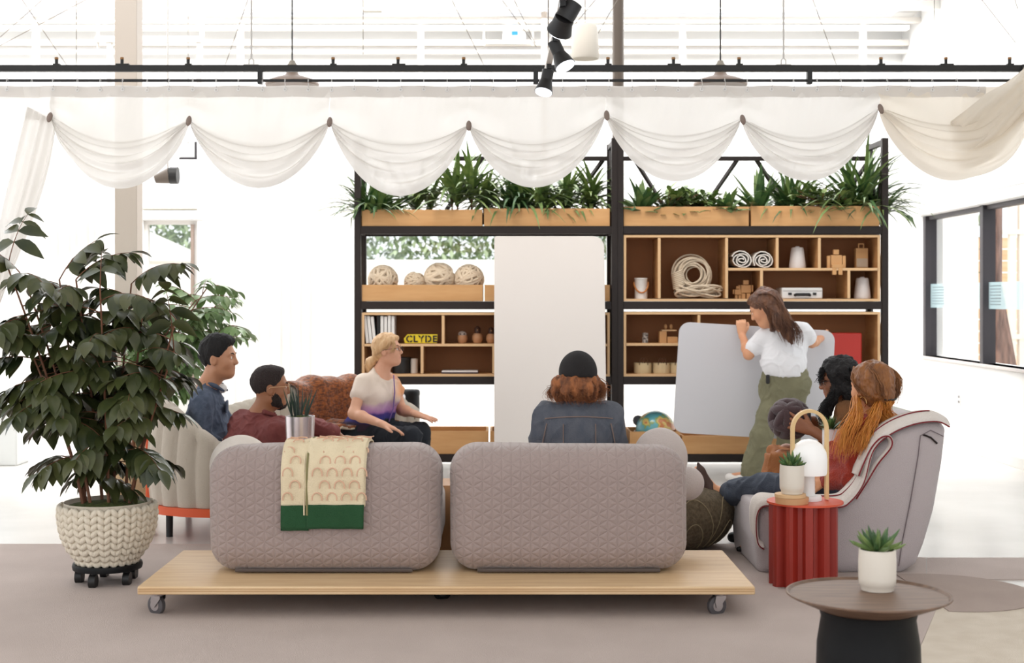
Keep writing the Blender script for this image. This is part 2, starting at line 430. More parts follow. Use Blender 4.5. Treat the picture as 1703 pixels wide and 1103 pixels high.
# right window : dark deep mullions, valance, sill
t = tag(thing('window_4', None, None, (XR+.1, 10.5, .816)), kind='structure')
m = MB()
for y in (13.86, 12.22, 10.6, 9.0, 7.04): m.bb(XR, XR+.115, y-.04, y+.04, .816, 2.215)
m.bb(XR+.03, XR+.11, 7.0, 13.9, 2.175, 2.215)
m.build('window_frame', M_winf, t, smooth=False, bevel=.004)
MB().bb(XR+.06, XR+.067, 7.08, 13.82, .84, 2.175).build('pane', M_glass, t, smooth=False)
MB().bb(XR-.03, XR+.15, 7.0, 13.92, .79, .816).build('window_sill', mat('sill_grey', (205, 198, 194), .5), t, smooth=False, bevel=.004)
MB().bb(XR+.052, XR+.056, 7.08, 13.82, 1.30, 1.535).build('frosted_band', sheer('frost_film', (214, 236, 240), .55, .6), t, smooth=False)
md = MB()
for i in range(26):
    for j in range(7):
        y = 13.75-i*.028 if i < 13 else 12.13-(i-13)*.02
        md.cyl((XR+.049, y, 1.34+j*.027), (XR+.051, y, 1.34+j*.027), .006, n=6)
md.build('frost_dots', mat('dot_grey', (120, 130, 134), .7), t, smooth=False)
struct('trim_3', MB().bb(XR-.07, XR, 7, 13.96, 2.215, 2.31), white, .006)
struct('trim_4', MB().bb(XR-.035, XR-.0, 7, 14.05, 2.318, 2.326), mat('groove_grey', (170, 165, 160), .8))  # thin grey strip above the valance
# ---------------------------------------------------------------- columns, pipes, ceiling steel
c = at(209, 700, 10.4); struct('trim_5', MB().bb(c.x-.085, c.x+.085, 10.4, 10.57, 0, ZC+.6), M_col, .006)
single('steel_column', MB().cyl((at(1028, 0, 11.78).x, 11.78, 0), (at(1028, 0, 11.78).x, 11.78, ZC), .05, n=20), mat('bronze_paint', (92, 80, 70), .5, metal=.2),
       'tall dark bronze round steel column rising behind the shelving uprights', 'column')
single('white_post', MB().cyl((at(905, 0, 13.9).x, 13.9, 0), (at(905, 0, 13.9).x, 13.9, ZC), .03, n=12), M_col,
       'slim pale grey post near the spotlights against the back wall', 'post')
n = 0
for (row, Y, th) in ((8, 13.4, .10), (34, 14.0, .05), (47, 13.0, .04), (72, 14.4, .06), (86, 14.45, .03)):
    n += 1; z = at(0, row, Y).z
    struct('trim_%d' % (5+n), MB().bb(XL, at(1510, 0, Y).x if n > 2 else XR, Y-.05, Y+.05, z-th/2, z+th/2), M_beam if n % 2 else mat('beam_warm_%d' % n, (226, 220, 212), .7), .004)
for i, px in enumerate((60, 400, 700, 1135, 1435)):
    x = at(px, 0, 14.2).x; struct('trim_%d' % (11+i), MB().bb(x-.03, x+.03, 14.17, 14.23, 2.6 if i == 4 else 3.6, ZC), M_beam)
# duct frame at upper left
m = MB(); Y = 13.2
a = at(160, 65, Y); b = at(336, 65, Y); m.bb(a.x, b.x, Y-.04, Y+.04, a.z-.035, a.z+.02)
m.tube([at(336, 0, Y), at(336, 62, Y)], .02); m.tube([at(163, 30, Y), at(163, 80, Y)], .012)
m.bb(at(328, 0, Y).x, at(336, 0, Y).x, Y-.03, Y+.03, at(0, 140, Y).z, a.z); m.bb(at(179, 0, Y).x, at(186, 0, Y).x, Y-.03, Y+.03, at(0, 140, Y).z, a.z)
struct('trim_16', m, mat('duct_grey', (214, 208, 200), .6))
# tension cables
cab = [((0, 62), (70, 0)), ((0, 76), (142, 0)), ((37, 0), (112, 110)), ((412, 0), (367, 130)), ((754, 5), (820, 140)), ((835, 0), (892, 78)),
       ((855, 0), (890, 72)), ((990, 0), (948, 50)), ((1015, 20), (992, 60)), ((1352, 0), (1398, 128)), ((1633, 0), (1700, 85)), ((1688, 0), (1703, 50)), ((1554, 0), (1554, 108)), ((604, 20), (604, 90)), ((127, 20), (127, 120))]
cl = ['thin cable slanting up from the left picture edge, upper of two', 'thin cable slanting up from the left picture edge, lower of two', 'thin cable slanting down just left of the pale column', 'thin cable slanting down left of the first pendant cord',
      'thin cable slanting down toward the middle of the rail', 'left one of two cables meeting at the spotlights', 'right one of two cables meeting at the spotlights', 'thin cable crossing behind the middle spotlight', 'short cable right of the white speaker',
      'thin cable slanting down right of the grey hanger rod', 'thin cable slanting to the top right picture corner', 'short cable in the very top right corner', 'upright thin cable above the last swag', 'upright thin cable below the hanging gauge', 'upright thin cable at the upper left behind the rail']
for i, (p, q) in enumerate(cab):
    Y = 10.8+.12*(i % 7); a = at(*p, Y); b = at(*q, Y+.3); hi, lo = (a, b) if a.z > b.z else (b, a)
    d = hi-lo; hi = hi+d*((4.3-hi.z)/max(d.z, .05)) if hi.z < 4.3 else hi
    single('tension_cable', MB().tube([lo, hi], .0035, 5), M_cable, cl[i], 'cable', 'ceiling tension cables')
# rack with blue sign on the upper wall
Y = 14.3
t = thing('wall_rack', 'white metal rack with a blue card high on the back wall', 'rack', at(860, 70, Y))
m = MB()
for row in (26, 70): a = at(803, row, Y); b = at(992 if row == 26 else 885, row, Y); m.bb(a.x, b.x, Y-.02, Y+.02, a.z-.018, a.z+.018)
for px in (805, 886): m.tube([at(px, 0, Y), at(px, 76, Y)], .012)
for px in (832, 850, 876, 960, 988): m.tube([at(px, 8, Y), at(px, 24, Y)], .02)
m.build('frame', M_beam, t)
MB().bb(at(836, 0, Y).x, at(874, 0, Y).x, Y-.05, Y+.03, at(0, 68, Y).z, at(0, 34, Y).z).build('panel', white, t)
MB().bb(at(851, 0, Y).x, at(861, 0, Y).x, Y-.06, Y-.05, at(0, 60, Y).z, at(0, 43, Y).z).build('blue_card', mat('blue_card', (40, 140, 205), .6), t)
m = MB(); a = at(604, 12, 13.6); b = at(634, 19, 13.6); m.bb(a.x, b.x, 13.58, 13.66, b.z, a.z); m.cyl((a.x+.08, 13.62, a.z), (a.x+.08, 13.62, ZC), .006, n=8)
single('hanging_gauge', m, mat('gauge_grey', (150, 145, 132), .6), 'small grey hanging box high in the ceiling space', 'box')
# black wall spotlight and framed sign at left
Y = 11.6
t = thing('projector', 'black cylindrical projector beneath the left curtain swag', 'projector', at(275, 293, Y))
MB().cyl(at(258, 298, Y), at(283, 292, Y), .035, .07, 20).build('body', mat('projector_grey', (96, 84, 74), .5), t)
MB().cyl(at(283, 292, Y), at(296, 292, Y), .072, .072, 24).build('lens_ring', M_black, t)
MB().tube([at(279, 280, Y), at(279, -90, Y)], .008).build('bracket', M_grey, t)
m = MB(); a = at(300, 236, Y+1); b = at(326, 262, Y+1)
m.bb(a.x, b.x, Y+1, Y+1.02, b.z, a.z); t = single('hanging_sign', m, white, 'small white sign with grey frame hanging behind the left swags', 'sign')
m = MB(); m.bb(a.x-.01, b.x+.01, Y+.99, Y+1, b.z-.02, b.z); m.bb(b.x-.01, b.x+.01, Y+.99, Y+1, b.z, a.z); m.build('sign_frame', M_winf, t)
MB().tube([at(313, 238, Y+1), at(313, -40, Y+1)], .003, 5).build('wire', M_cable, t)
# notice on the back wall
t = thing('wall_notice', 'white paper notice with black print on the back wall', 'notice', at(462, 578, YB-.01))
a = at(444, 556, YB-.01); b = at(480, 580, YB-.01)
MB().bb(a.x, b.x, YB-.012, YB-.004, b.z, a.z).build('paper', white, t)
m = MB()
for (x0, x1, r) in ((446, 479, 559.5), (449, 479, 577), (466, 470, 566), (466, 470, 570), (474, 477, 571)):
    a = at(x0, r, YB); b = at(x1, r, YB); m.bb(a.x, b.x, YB-.0145, YB-.0122, a.z-.005, a.z+.005)
for r in (564, 568):
    for q in (455, 458.5): a = at(q, r, YB); m.bb(a.x, a.x+.016, YB-.0145, YB-.0122, a.z-.008, a.z+.008)
m.build('print', mat('print_ink', (90, 88, 88), .8), t, smooth=False)
# outlet on the right wall
y = 12.79; t = thing('wall_outlet', 'white power outlet on the right wall below the window', 'outlet', (XR-.004, y, .46))
MB().bb(XR-.008, XR-.0005, y-.036, y+.036, .40, .515).build('cover_plate', mat('plate_white', (226, 222, 220), .5), t, bevel=.002)
M_sock = mat('socket_dark', (60, 56, 56), .6)
for z in (.435, .482):
    m = MB(); m.bb(XR-.0105, XR-.0082, y-.014, y+.014, z-.002, z+.003)
    for d in (-.012, .012): m.bb(XR-.0105, XR-.0082, y+d-.004, y+d+.004, z-.012, z+.012)
    m.build('socket', M_sock, t)
# sheer curtains on the far wall
M_sheer = sheer('sheer_white', (246, 244, 242), .12, .55)
def hang(name, x0, x1, y, z0, z1, label, nf, amp, mtl):
    m = MB(); m.grid(lambda u, v: (x0+(x1-x0)*u, y+amp*math.sin(u*nf*2*PI+math.sin(u*9))*(1-.3*v)+.01*math.sin(u*37), z1+(z0-z1)*v), int(nf*10), 6)
    return single(name, m, mtl, label, 'curtain')
hang('sheer_curtain', at(20, 0, 13.6).x, at(188, 0, 13.6).x, 13.6, .02, 3.2, 'floor-length sheer white curtain left of the pale column', 16, .05, M_sheer)
hang('sheer_curtain', at(338, 0, 14.45).x, at(584, 0, 14.45).x, 14.45, .02, 3.2, 'floor-length sheer white curtain behind the blonde woman', 14, .04, M_sheer)
hang('sheer_curtain', at(-170, 0, 9.8).x, at(-35, 0, 9.8).x, 9.8, .02, 2.8, 'sheer white curtain at the far left picture edge', 9, .05, M_sheer)
# low grey radiator at far left
m = MB(); a = at(-60, 655, 11.5); b = at(28, 706, 11.5); m.bb(a.x, b.x, 11.5, 11.8, 0, a.z)
single('low_cabinet', m, mat('cabinet_white', (214, 216, 214), .5), 'low pale grey cabinet at the far left behind the large plant', 'cabinet', bevel=.01)
# ---------------------------------------------------------------- outdoors
struct('trim_20', MB().bb(-16, 14, YB+.4, 40, -.2, -.1).bb(XR+.4, 14, 4, YB+.4, -.2, -.1), mat('outdoor_paving', (226, 220, 210), .9))
single('garden_wall', MB().bb(-12, 5.5, 18.5, 18.7, -.1, at(0, 432, 18.5).z), mat('garden_wall_white', (250, 248, 244), .9), 'bright white garden wall seen through the back windows', 'wall')
def foliage(nn, x0, x1, y0, y1, z0, z1, L, seed):
    R = random.Random(seed); m = MB()
    for _ in range(nn):
        p = Vector((R.uniform(x0, x1), R.uniform(y0, y1), R.uniform(z0, z1)))
        d = Vector((R.uniform(-1, 1), R.uniform(-1, 1), R.uniform(-1, .6))); m.leaf(p, d, (0, 0, 1), L*R.uniform(.6, 1.3), L*.45, .5, k=2, mi=R.randrange(2))
    return m
M_out1 = mat('hedge_leaf', (150, 172, 128), .8); M_out2 = mat('hedge_leaf_pale', (188, 204, 168), .8)
single('garden_hedge', foliage(15000, -7, 3.4, 20.2, 21.4, 1.5, 3.6, .17, 5).cyl((-6, 20.8, -.1), (-6, 20.8, 2), .06).cyl((-3, 20.8, -.1), (-3, 20.8, 2), .06).cyl((0, 20.8, -.1), (0, 20.8, 2), .06).cyl((2.8, 20.8, -.1), (2.8, 20.8, 2), .06), [M_out1, M_out2], 'pale green leafy hedge beyond the white garden wall', 'hedge')
m = MB(); p = at(235, 405, 16.8); q = at(308, 437, 16.8)
m.lathe([(1.05, 0), (.02, .46)], (p.x-.1, 16.8, q.z), 8); m.cyl((p.x-.1, 16.8, -.1), (p.x-.1, 16.8, q.z+.2), .03)
single('garden_umbrella', m, mat('umbrella_cream', (246, 242, 234), .9), 'cream garden umbrella outside the narrow left window', 'umbrella')
m = MB(); bx = [(-.02, 0), (.09, .3), (.0, 1.4), (.04, 2.6)]
c = at(1650, 500, 13.5)
m.tube([(c.x+.22, 13.5, -.1), (c.x+.10, 13.5, .8), (c.x-.01, 13.5, 1.5), (c.x, 13.5, 2.4), (c.x+.03, 13.5, 4.5)], [.16, .12, .10, .095, .09], 16)
single('tree_trunk', m, mat('bark', (150, 112, 96), .9, var=(9, (96, 66, 56), (3, 3, .5)), bump=(20, 1, (3, 3, .5))), 'rough brown tree trunk outside the right window', 'tree trunk')
m = MB(); Y = 20
for i in range(14):
    z = -.1+i*.17; m.bb(6.15, 9.5, Y, Y+.03, z, z+.155)
single('wood_fence', m, mat('fence_cedar', (226, 176, 128), .8, var=(2, (240, 200, 160), (.3, 1, 8))), 'warm cedar plank fence outside the right window', 'fence')
m = MB(); a = at(1567, 0, 18.5); b = at(1627, 0, 18.5); m.bb(a.x, b.x, 18.5, 19.6, -.1, 5)
single('outbuilding', m, mat('outbuilding_wall', (240, 232, 226), .9), 'pale rendered building corner seen through the right window', 'building')
single('garden_shrub', foliage(900, 6.2, 7.3, 20.6, 21.4, 1.4, 4.2, .28, 9).cyl((6.7, 21, -.1), (6.7, 21, 2), .05), [mat('shrub_leaf', (110, 140, 84), .8), M_out1], 'green shrub behind the cedar fence', 'shrub')
m = MB()
for px in (1683, 1699): a = at(px, 0, 17); m.bb(a.x-.04, a.x+.04, 16.96, 17.04, -.1, 2.6)
for r in (386, 560): a = at(1640, r, 17); m.bb(a.x, a.x+2, 16.95, 17.05, a.z-.03, a.z+.03)
single('pergola', m, mat('pergola_paint', (238, 226, 212), .8), 'cream pergola posts outside the right window', 'pergola')
# ================================================================ RUGS (flat textile on the floor)
def flat(poly, z, th): 
    n = len(poly); m = MB(); vs = [(p[0], p[1], 0) for p in poly]+[(p[0], p[1], th) for p in poly]
    m.add([(v[0], v[1], v[2]+z) for v in vs], [tuple(range(n))[::-1], tuple(range(n, 2*n))]+[(i, (i+1) % n, n+(i+1) % n, n+i) for i in range(n)]); return m
def G(px, row): Y = F*H/(row-CY); return ((px-CX)/F*Y, Y)
far = gz(907)
main = [(-4.6, far), G(1225, 907), G(1300, 915), G(1540, 930), G(1540, 966), G(1600, 975), G(1640, 985), G(1560, 1010), G(1520, 1103), (G(1500, 1103)[0], 2.2), (-4.6, 2.2)]
r1 = single('area_rug', flat(main, 0, .008), M_rug, 'large grey carpet spread under the rolling sofa platform', 'rug', smooth=False)
r2 = single('area_rug', flat([G(1541, 930), G(1800, 930), G(1800, 965), G(1590, 966), G(1541, 965)], 0, .008), M_rug, 'taupe carpet strip to the right behind the small black table', 'rug', smooth=False)
cx, cy = G(1570, 988); pts = [(cx+.42*math.cos(a), cy+.42*math.sin(a)) for a in [i*PI/24 for i in range(48)]]
r3 = single('area_rug', flat([p for p in pts if p[0] > G(1540, 988)[0]-.05], .0085, .004), M_rug2, 'round taupe carpet piece beside the small black table', 'rug', smooth=False)
r4 = single('area_rug', flat([G(1561, 1008), G(1900, 1008), (3.5, 2.2), (G(1500, 1103)[0]+.01, 2.2), G(1521, 1103)], 0, .008), M_rug3, 'beige carpet in the bottom right corner of the floor', 'rug', smooth=False)
# ================================================================ SHELVING
YS = 11.2; YR = 11.66
def S(px, row): return at(px, row, YS)
sx = lambda px: (px-CX)/F*YS
sz = lambda row: H-(row-CY)/F*YS
LV = [sz(383), sz(508), sz(633), sz(762)]
def shelf_unit(x0, x1, ztop, label):
    t = thing('shelving_frame', label, 'shelving frame', ((x0+x1)/2, YS, 0))
    for x in (x0, x1):
        for y in (YS, YR): MB().bb(x-.026, x+.026, y-.026, y+.026, 0, ztop).build('upright', M_frame, t, smooth=False, bevel=.003)
    for z in LV:
        MB().bb(x0+.026, x1-.026, YS-.022, YS+.022, z-.032, z+.032).build('front_beam', M_frame, t, smooth=False, bevel=.002)
        MB().bb(x0+.026, x1-.026, YR-.02, YR+.02, z-.03, z+.03).build('rear_beam', M_frame, t, smooth=False)
        m = MB()
        for x in (x0, x1): m.bb(x-.02, x+.02, YS+.026, YR-.026, z-.028, z+.028)
        m.bb(x0+.026, x1-.026, YS+.022, YR-.02, z+.012, z+.03); m.build('deck', M_frame, t, smooth=False)
    zr = H-(264-CY)/F*YR
    MB().bb(x0+.026, x1-.026, YR-.02, YR+.02, zr-.018, zr+.018).build('top_rail', M_frame, t, smooth=False)
    for x in (x0, x1): MB().bb(x-.02, x+.02, YS+.026, YR-.026, ztop-.05, ztop-.01).build('side_rail', M_frame, t, smooth=False)
    for (pa, ra, pb, rb) in ((640, 266, 690, 350), (742, 350, 800, 266), (838, 266, 890, 350), (942, 350, 1003, 266), (1056, 266, 1108, 350), (1168, 350, 1226, 266), (1258, 266, 1312, 350), (1388, 350, 1446, 266)):
        p = at(pa, ra, YR); q = at(pb, rb, YR)
        if x0 < p.x < x1: MB().tube([p, q], .019, 4).build('brace', M_frame, t, smooth=False)
    for x in (x0, x1):
        for (za, zb) in ((LV[0], LV[1]), (LV[2], LV[1]), (LV[0], ztop-.05)):
            MB().tube([(x, YS+.03, zb), (x, (YS+YR)/2, za), (x, YR-.03, zb)], .012, 4).build('side_brace', M_frame, t, smooth=False)
    return t
XA0, XA1, XB0, XB1 = sx(595), sx(1022), sx(1031), sx(1471)
shelf_unit(XA0, XA1, sz(230), 'left black steel shelving frame behind the blonde woman')
shelf_unit(XB0, XB1, sz(230), 'right black steel shelving frame beside the right wall')
def tray(px0, px1, r0, r1, label, cat='planter', name='planter_box', group=None, d=.40, y0=YS-.01):
    x0, x1 = sx(px0), sx(px1); z0 = sz(r1); z1 = sz(r0); th = .018
    m = MB(); m.bb(x0, x1, y0, y0+th, z0, z1); m.bb(x0, x1, y0+d-th, y0+d, z0, z1)
    m.bb(x0, x0+th, y0+th, y0+d-th, z0, z1); m.bb(x1-th, x1, y0+th, y0+d-th, z0, z1); m.bb(x0+th, x1-th, y0+th, y0+d-th, z0, z0+th)
    return single(name, m, M_tan, label, cat, group, smooth=False, bevel=.002)
topz = LV[0]+.033; 
def rowz(z): return CY+(H-z)*F/YS
rt = rowz(topz)
boxes = []
for (a, b, r, lab) in ((602, 802, 349, 'far left tan planter box on the top shelf'), (805, 1014, 347, 'tan planter box second from the left on the top shelf'),
                    (1037, 1245, 344, 'tan planter box third from the left on the top shelf'), (1249, 1462, 343, 'far right tan planter box on the top shelf')):
    t = tray(a, b, r, rt, lab, group='top shelf planters')
    z = sz(r)-.03; MB().bb(sx(a)+.02, sx(b)-.02, YS+.012, YS+.37, z-.03, z).build('soil', M_soil, t)
# ---- plants on top
def strap_plant(px, row_top, Y, kind, label, seed, spread=1.0, n=None):
    R = random.Random(seed); base = at(px, 350, Y); z0 = sz(350)+.0; h = (sz(row_top)-z0)*1.25+.03
    t = thing('shelf_plant', label, 'plant', (base.x, Y, z0), 'plants on the top shelf')
    m = MB(); c = Vector((base.x, Y, z0-.05))
    if kind == 'dracaena':
        for s_ in range(3):
            sxx = R.uniform(-.06, .06)*spread; syy = R.uniform(-.05, .05); hh = h*R.uniform(.3, .6)
            for i in range(n or 28):
                a = R.uniform(0, 2*PI); e = R.uniform(.1, 1.3); L = h*R.uniform(.7, 1.1)
                m.leaf(c+Vector((sxx, syy, hh*R.uniform(.4, 1))), (math.cos(a)*math.cos(e), math.sin(a)*math.cos(e), math.sin(e)), (0, 0, 1), L, .046, 1.3*R.uniform(.5, 1.4), R.randrange(2), 6, 'strap')
            m.tube([c+Vector((sxx, syy, -.02)), c+Vector((sxx, syy, hh))], .008, 6, 2)
    elif kind == 'broad':
        for i in range(n or 26):
            a = R.uniform(0, 2*PI); e = R.uniform(.35, 1.4); L = h*R.uniform(.75, 1.15)
            m.leaf(c, (math.cos(a)*math.cos(e), math.sin(a)*math.cos(e), math.sin(e)), (0, 0, 1), L, .085, .6*R.uniform(.4, 1.3), R.randrange(2), 6, 'strap', fold=.25)
    elif kind == 'arch':
        for i in range(n or 110):
            a = R.uniform(0, 2*PI); e = R.uniform(.5, 1.5); L = h*R.uniform(1.1, 1.7)*spread
            m.leaf(c+Vector((R.uniform(-.08, .08), R.uniform(-.06, .06), 0)), (math.cos(a)*math.cos(e), math.sin(a)*math.cos(e), math.sin(e)), (0, 0, 1), L, .042, 1.7*R.uniform(.7, 1.3), R.randrange(2), 7, 'strap')
    else:  # bushy
        for i in range(n or 38):
            a = R.uniform(0, 2*PI); e = R.uniform(.4, 1.4); L = h*R.uniform(.7, 1.2); d = Vector((math.cos(a)*math.cos(e), math.sin(a)*math.cos(e), math.sin(e)))
            p0 = c+Vector((R.uniform(-.09, .09), R.uniform(-.05, .05), 0))
            pts = [p0+d*L*q-Vector((0, 0, .35*L*q*q)) for q in (0, .33, .66, 1)]; m.tube(pts, .003, 4, 2)
            for j in range(9):
                q = .25+.75*j/8; p = p0+d*L*q-Vector((0, 0, .35*L*q*q)); aa = R.uniform(0, 2*PI)
                m.leaf(p, d*.5+Vector((math.cos(aa), math.sin(aa), R.uniform(-.3, .5))), (0, 0, 1), .12*R.uniform(.7, 1.3), .045, .5, R.randrange(2), 3)
    nv = []
    for v in m.v:
        x_, y_, z_ = v
        if z_ < z0+.012:
            if y_ < YS+.06 and z_ > z0-.4: y_ = min(y_, YS-.035)
            elif y_ < YS+.45: z_ = max(z_, z0-.035)
        nv.append((x_, y_, z_))
    m.v = nv
    ms = {'dracaena': [M_leafC if px in (768, 800, 948) else M_leafA, M_leafA if px in (768, 800, 948) else M_leafC, M_stem], 'broad': [M_leafB, M_leafA, M_stem], 'arch': [M_leafB, M_leafA, M_stem], 'bush': [M_leafC, M_leafA, M_stem]}[kind]
    m.build('foliage', ms, t)
    MB().lathe([(.05, -.1), (.06, -.02), (.055, -.02)], (base.x, Y, z0), 14).build('nursery_pot', M_black, t)
    return t
PL = [(618, 300, 'arch', 'drooping strap-leaf plant at the left end of the top shelf', .9), (645, 305, 'broad', 'broad-leaf plant just right of the left upright on the top shelf', 1),
      (705, 288, 'dracaena', 'dark spiky dracaena below the third curtain swag', 1.2), (768, 268, 'dracaena', 'tallest light green dracaena on the top shelf left of the tall board', 1.4),
      (800, 290, 'dracaena', 'light green dracaena beside the slanted brace above the tall board', 1), (858, 282, 'arch', 'arching strap-leaf plant above the tall whiteboard', 1),
      (905, 298, 'dracaena', 'small dracaena behind the fourth swag on the top shelf', 1), (948, 292, 'dracaena', 'leafy dracaena above the right edge of the tall board', 1), (990, 288, 'dracaena', 'dense dracaena just left of the middle uprights', 1.1),
      (1068, 300, 'broad', 'broad-leaf plant just right of the middle uprights', 1), (1120, 302, 'bush', 'bushy yellow-green plant under the fifth swag', 1), (1155, 303, 'bush', 'small bushy plant left of the sixth curtain knot', 1), (1208, 310, 'broad', 'spiky rosette plant beside the gap between planters', .8),
      (1262, 285, 'broad', 'wide-leaf plant with upright blades above the gap on the right', 1), (1318, 288, 'arch', 'reedy palm plant below the last shelf swag', .9), (1375, 285, 'bush', 'full leafy plant over the far right planter', 1.2),
      (1425, 272, 'arch', 'large arching fern-like plant at the right end of the top shelf', 1.0), (1455, 290, 'arch', 'fern spilling around the far right upright', .9)]
for i, (px, rt_, kd, lab, sp) in enumerate(PL): strap_plant(px, rt_, YS+.14+.1*(i % 3), kd, lab, 100+i, sp)
# ---- second tier left : trays with yarn balls
z2 = rowz(LV[1]+.033)
tray(602, 803, 474, z2, 'tan open box holding cream wool balls', 'box', 'storage_box'); tray(806, 1014, 474, z2, 'tan open box mostly behind the tall whiteboard', 'box', 'storage_box')
M_wool = mat('cream_wool', (228, 208, 182), .95, bump=(60, .5))
for px, row, r, lab in ((637, 466, 25, 'leftmost cream knotted wool ball'), (690, 470, 18, 'smallest cream knotted wool ball'), (731, 463, 26, 'cream knotted wool ball, second from the right'), (780, 465, 25, 'rightmost cream knotted wool ball')):
    R = random.Random(px); c = at(px, row, YS+.18); rr = r/F*(YS+.18)
    m = MB(); m.ball(c, rr*.86, 14)
    for i in range(20):
        ax = Vector((R.gauss(0, 1), R.gauss(0, 1), R.gauss(0, 1))); u, v = perp(ax); q = ax.normalized()*R.uniform(-.45, .45)*rr; s_ = math.sqrt(max(.2*rr*rr, rr*rr-q.length_squared))*.93
        m.tube([c+q+(u*math.cos(a)+v*math.sin(a))*s_ for a in [2*PI*k/18 for k in range(18)]], rr*.10, 6, closed=True)
    single('wool_ball', m, M_wool, lab, 'wool ball', 'wool balls in the left box')
# ---- cabinets
def cabinet(px0, px1, r0, r1, verts, hors, label):
    """verts (px, rowtop, rowbottom); hors (px0, px1, row)"""
    x0, x1 = sx(px0), sx(px1); z1 = sz(r0); z0 = sz(r1); th = .02; y0 = YS-.012; y1 = YS+.38
    t = thing('cubby_cabinet', label, 'cabinet', ((x0+x1)/2, YS, z0))
    m = MB()
    m.bb(x0, x1, y0, y1, z1-th, z1); m.bb(x0, x1, y0, y1, z0, z0+th); m.bb(x0, x0+th, y0, y1, z0+th, z1-th); m.bb(x1-th, x1, y0, y1, z0+th, z1-th)
    m.build('case', M_cab, t, smooth=False)
    MB().bb(x0+th, x1-th, y1-.012, y1-.002, z0+th, z1-th).build('back_panel', mat('cab_back_shaded', (158, 104, 62), .7) if 'cab_back_shaded' not in MATS else MATS['cab_back_shaded'], t, smooth=False)  # back panel coloured darker than the case for the shade inside
    for (px, a, b) in verts: MB().bb(sx(px)-.011, sx(px)+.011, y0+.003, y1-.012, sz(b)+.001, sz(a)-.001).build('divider', M_cab, t, smooth=False)
    for (a, b, r) in hors: MB().bb(sx(a), sx(b), y0+.002, y1-.012, sz(r)-.01, sz(r)+.01).build('shelf', M_cab, t, smooth=False)
    # pale front edges
    e = MB(); ye = y0-.003
    e.bb(x0, x1, ye, y0-.0004, z1-th, z1); e.bb(x0, x1, ye, y0-.0004, z0, z0+th); e.bb(x0, x0+th, ye, y0-.0004, z0+th, z1-th); e.bb(x1-th, x1, ye, y0-.0004, z0+th, z1-th)
    for (px, a, b) in verts: e.bb(sx(px)-.011, sx(px)+.011, ye, y0+.002, sz(b), sz(a))
    for (a, b, r) in hors: e.bb(sx(a), sx(b), ye, y0+.001, sz(r)-.01, sz(r)+.01)
    e.build('edge_banding', M_edge, t, smooth=False)
    return t
c2b = rowz(LV[1]+.033); c3b = rowz(LV[2]+.033)
cabinet(1037, 1463, 391, c2b, [(1096, 396, c2b-5), (1208, 396, c2b-5), (1292, 396, 446), (1362, 396, 446), (1266, 450, c2b-5), (1411, 450, c2b-5)], [(1210, 1460, 448)], 'tan cubby cabinet with rope on the right shelving frame')
cabinet(602, 1014, 520, c3b, [(737, 525, 572), (702, 576, c3b-5), (821, 576, c3b-5), (900, 525, 572)], [(605, 1011, 574)], 'tan cubby cabinet with yellow sign on the left shelving frame')
cabinet(1037, 1463, 519, c3b, [(1162, 524, c3b-5)], [(1040, 1160, 573)], 'tan cubby cabinet behind the white board being carried')
# ---- bottom boxes
b4 = rowz(LV[3]+.033)
tray(602, 812, 717, b4, 'long tan box on the bottom shelf behind the blonde woman', 'box', 'storage_box', d=.42); tray(815, 1014, 717, b4, 'tan box on the bottom shelf behind the tall whiteboard', 'box', 'storage_box', d=.42)
tray(1047, 1131, 718, b4, 'tan box holding the globe on the bottom shelf', 'box', 'storage_box', d=.42); tray(1134, 1246, 725, b4, 'tan box below the white board being carried', 'box', 'storage_box', d=.42)
tray(1249, 1462, 722, b4, 'tan box at the right end of the bottom shelf', 'box', 'storage_box', d=.42)
# ---- contents ------------------------------------------------
def on(px, z, Y=None): Y = Y or YS+.12; return Vector(((px-CX)/F*Y, Y, z))
zc2 = sz(c2b)+.02; zc2m = sz(448)+.01; zc3 = sz(c3b)+.02; zc3m = sz(574)+.01
pxm = YS/F
# white can with leather strap
p = on(1066, zc2); t = thing('canister', 'white metal canister with tan leather strap in the left cubby', 'canister', p)
MB().lathe([(.001, 0), (.052, 0), (.052, .16), (.056, .165), (.05, .17), (.05, .16)], p, 24).build('body', mat('enamel_white', (238, 236, 232), .35), t)
MB().tube([p+Vector((.0+.058*math.cos(a), -.058*math.sin(a), .135-.095*math.sin(a)*.9)) for a in [PI*k/12 for k in range(13)]][::-1], .007, 6).build('strap', mat('leather_tan', (188, 120, 60), .6), t)
# rope coil
R = random.Random(4); p = on(1150, zc2); m = MB(); rs = .0075
for i in range(20):    # upright coil
    c = p+Vector((.0+R.uniform(-.02, .02)+.01, R.uniform(-.05, .06), .20+R.uniform(-.015, .02))); a0 = R.uniform(0, 6); w1_ = R.uniform(.07, .155); h1 = w1_*R.uniform(.9, 1.05)
    m.tube([c+Vector((w1_*math.cos(a), .01*math.sin(3*a+a0), h1*math.sin(a))) for a in [2*PI*k/28 for k in range(28)]], rs, 6, closed=True)
for i in range(16):    # lying skein at the foot
    c = p+Vector((.04+R.uniform(-.01, .02), R.uniform(-.06, .05), .06+R.uniform(-.03, .03))); w1_ = R.uniform(.15, .19)
    m.tube([c+Vector((w1_*math.cos(a), .05*math.sin(a), .028*math.sin(2*a+i)*.8)) for a in [2*PI*k/26 for k in range(26)]], rs, 6, closed=True)
for i in range(9):     # wrapped band
    c = p+Vector((-.10, 0, .10+i*.015)); m.tube([c+Vector((.045*math.cos(a)-.004*i*.5, .07*math.sin(a), .02*math.cos(a))) for a in [2*PI*k/16 for k in range(16)]], rs*1.1, 6, closed=True)
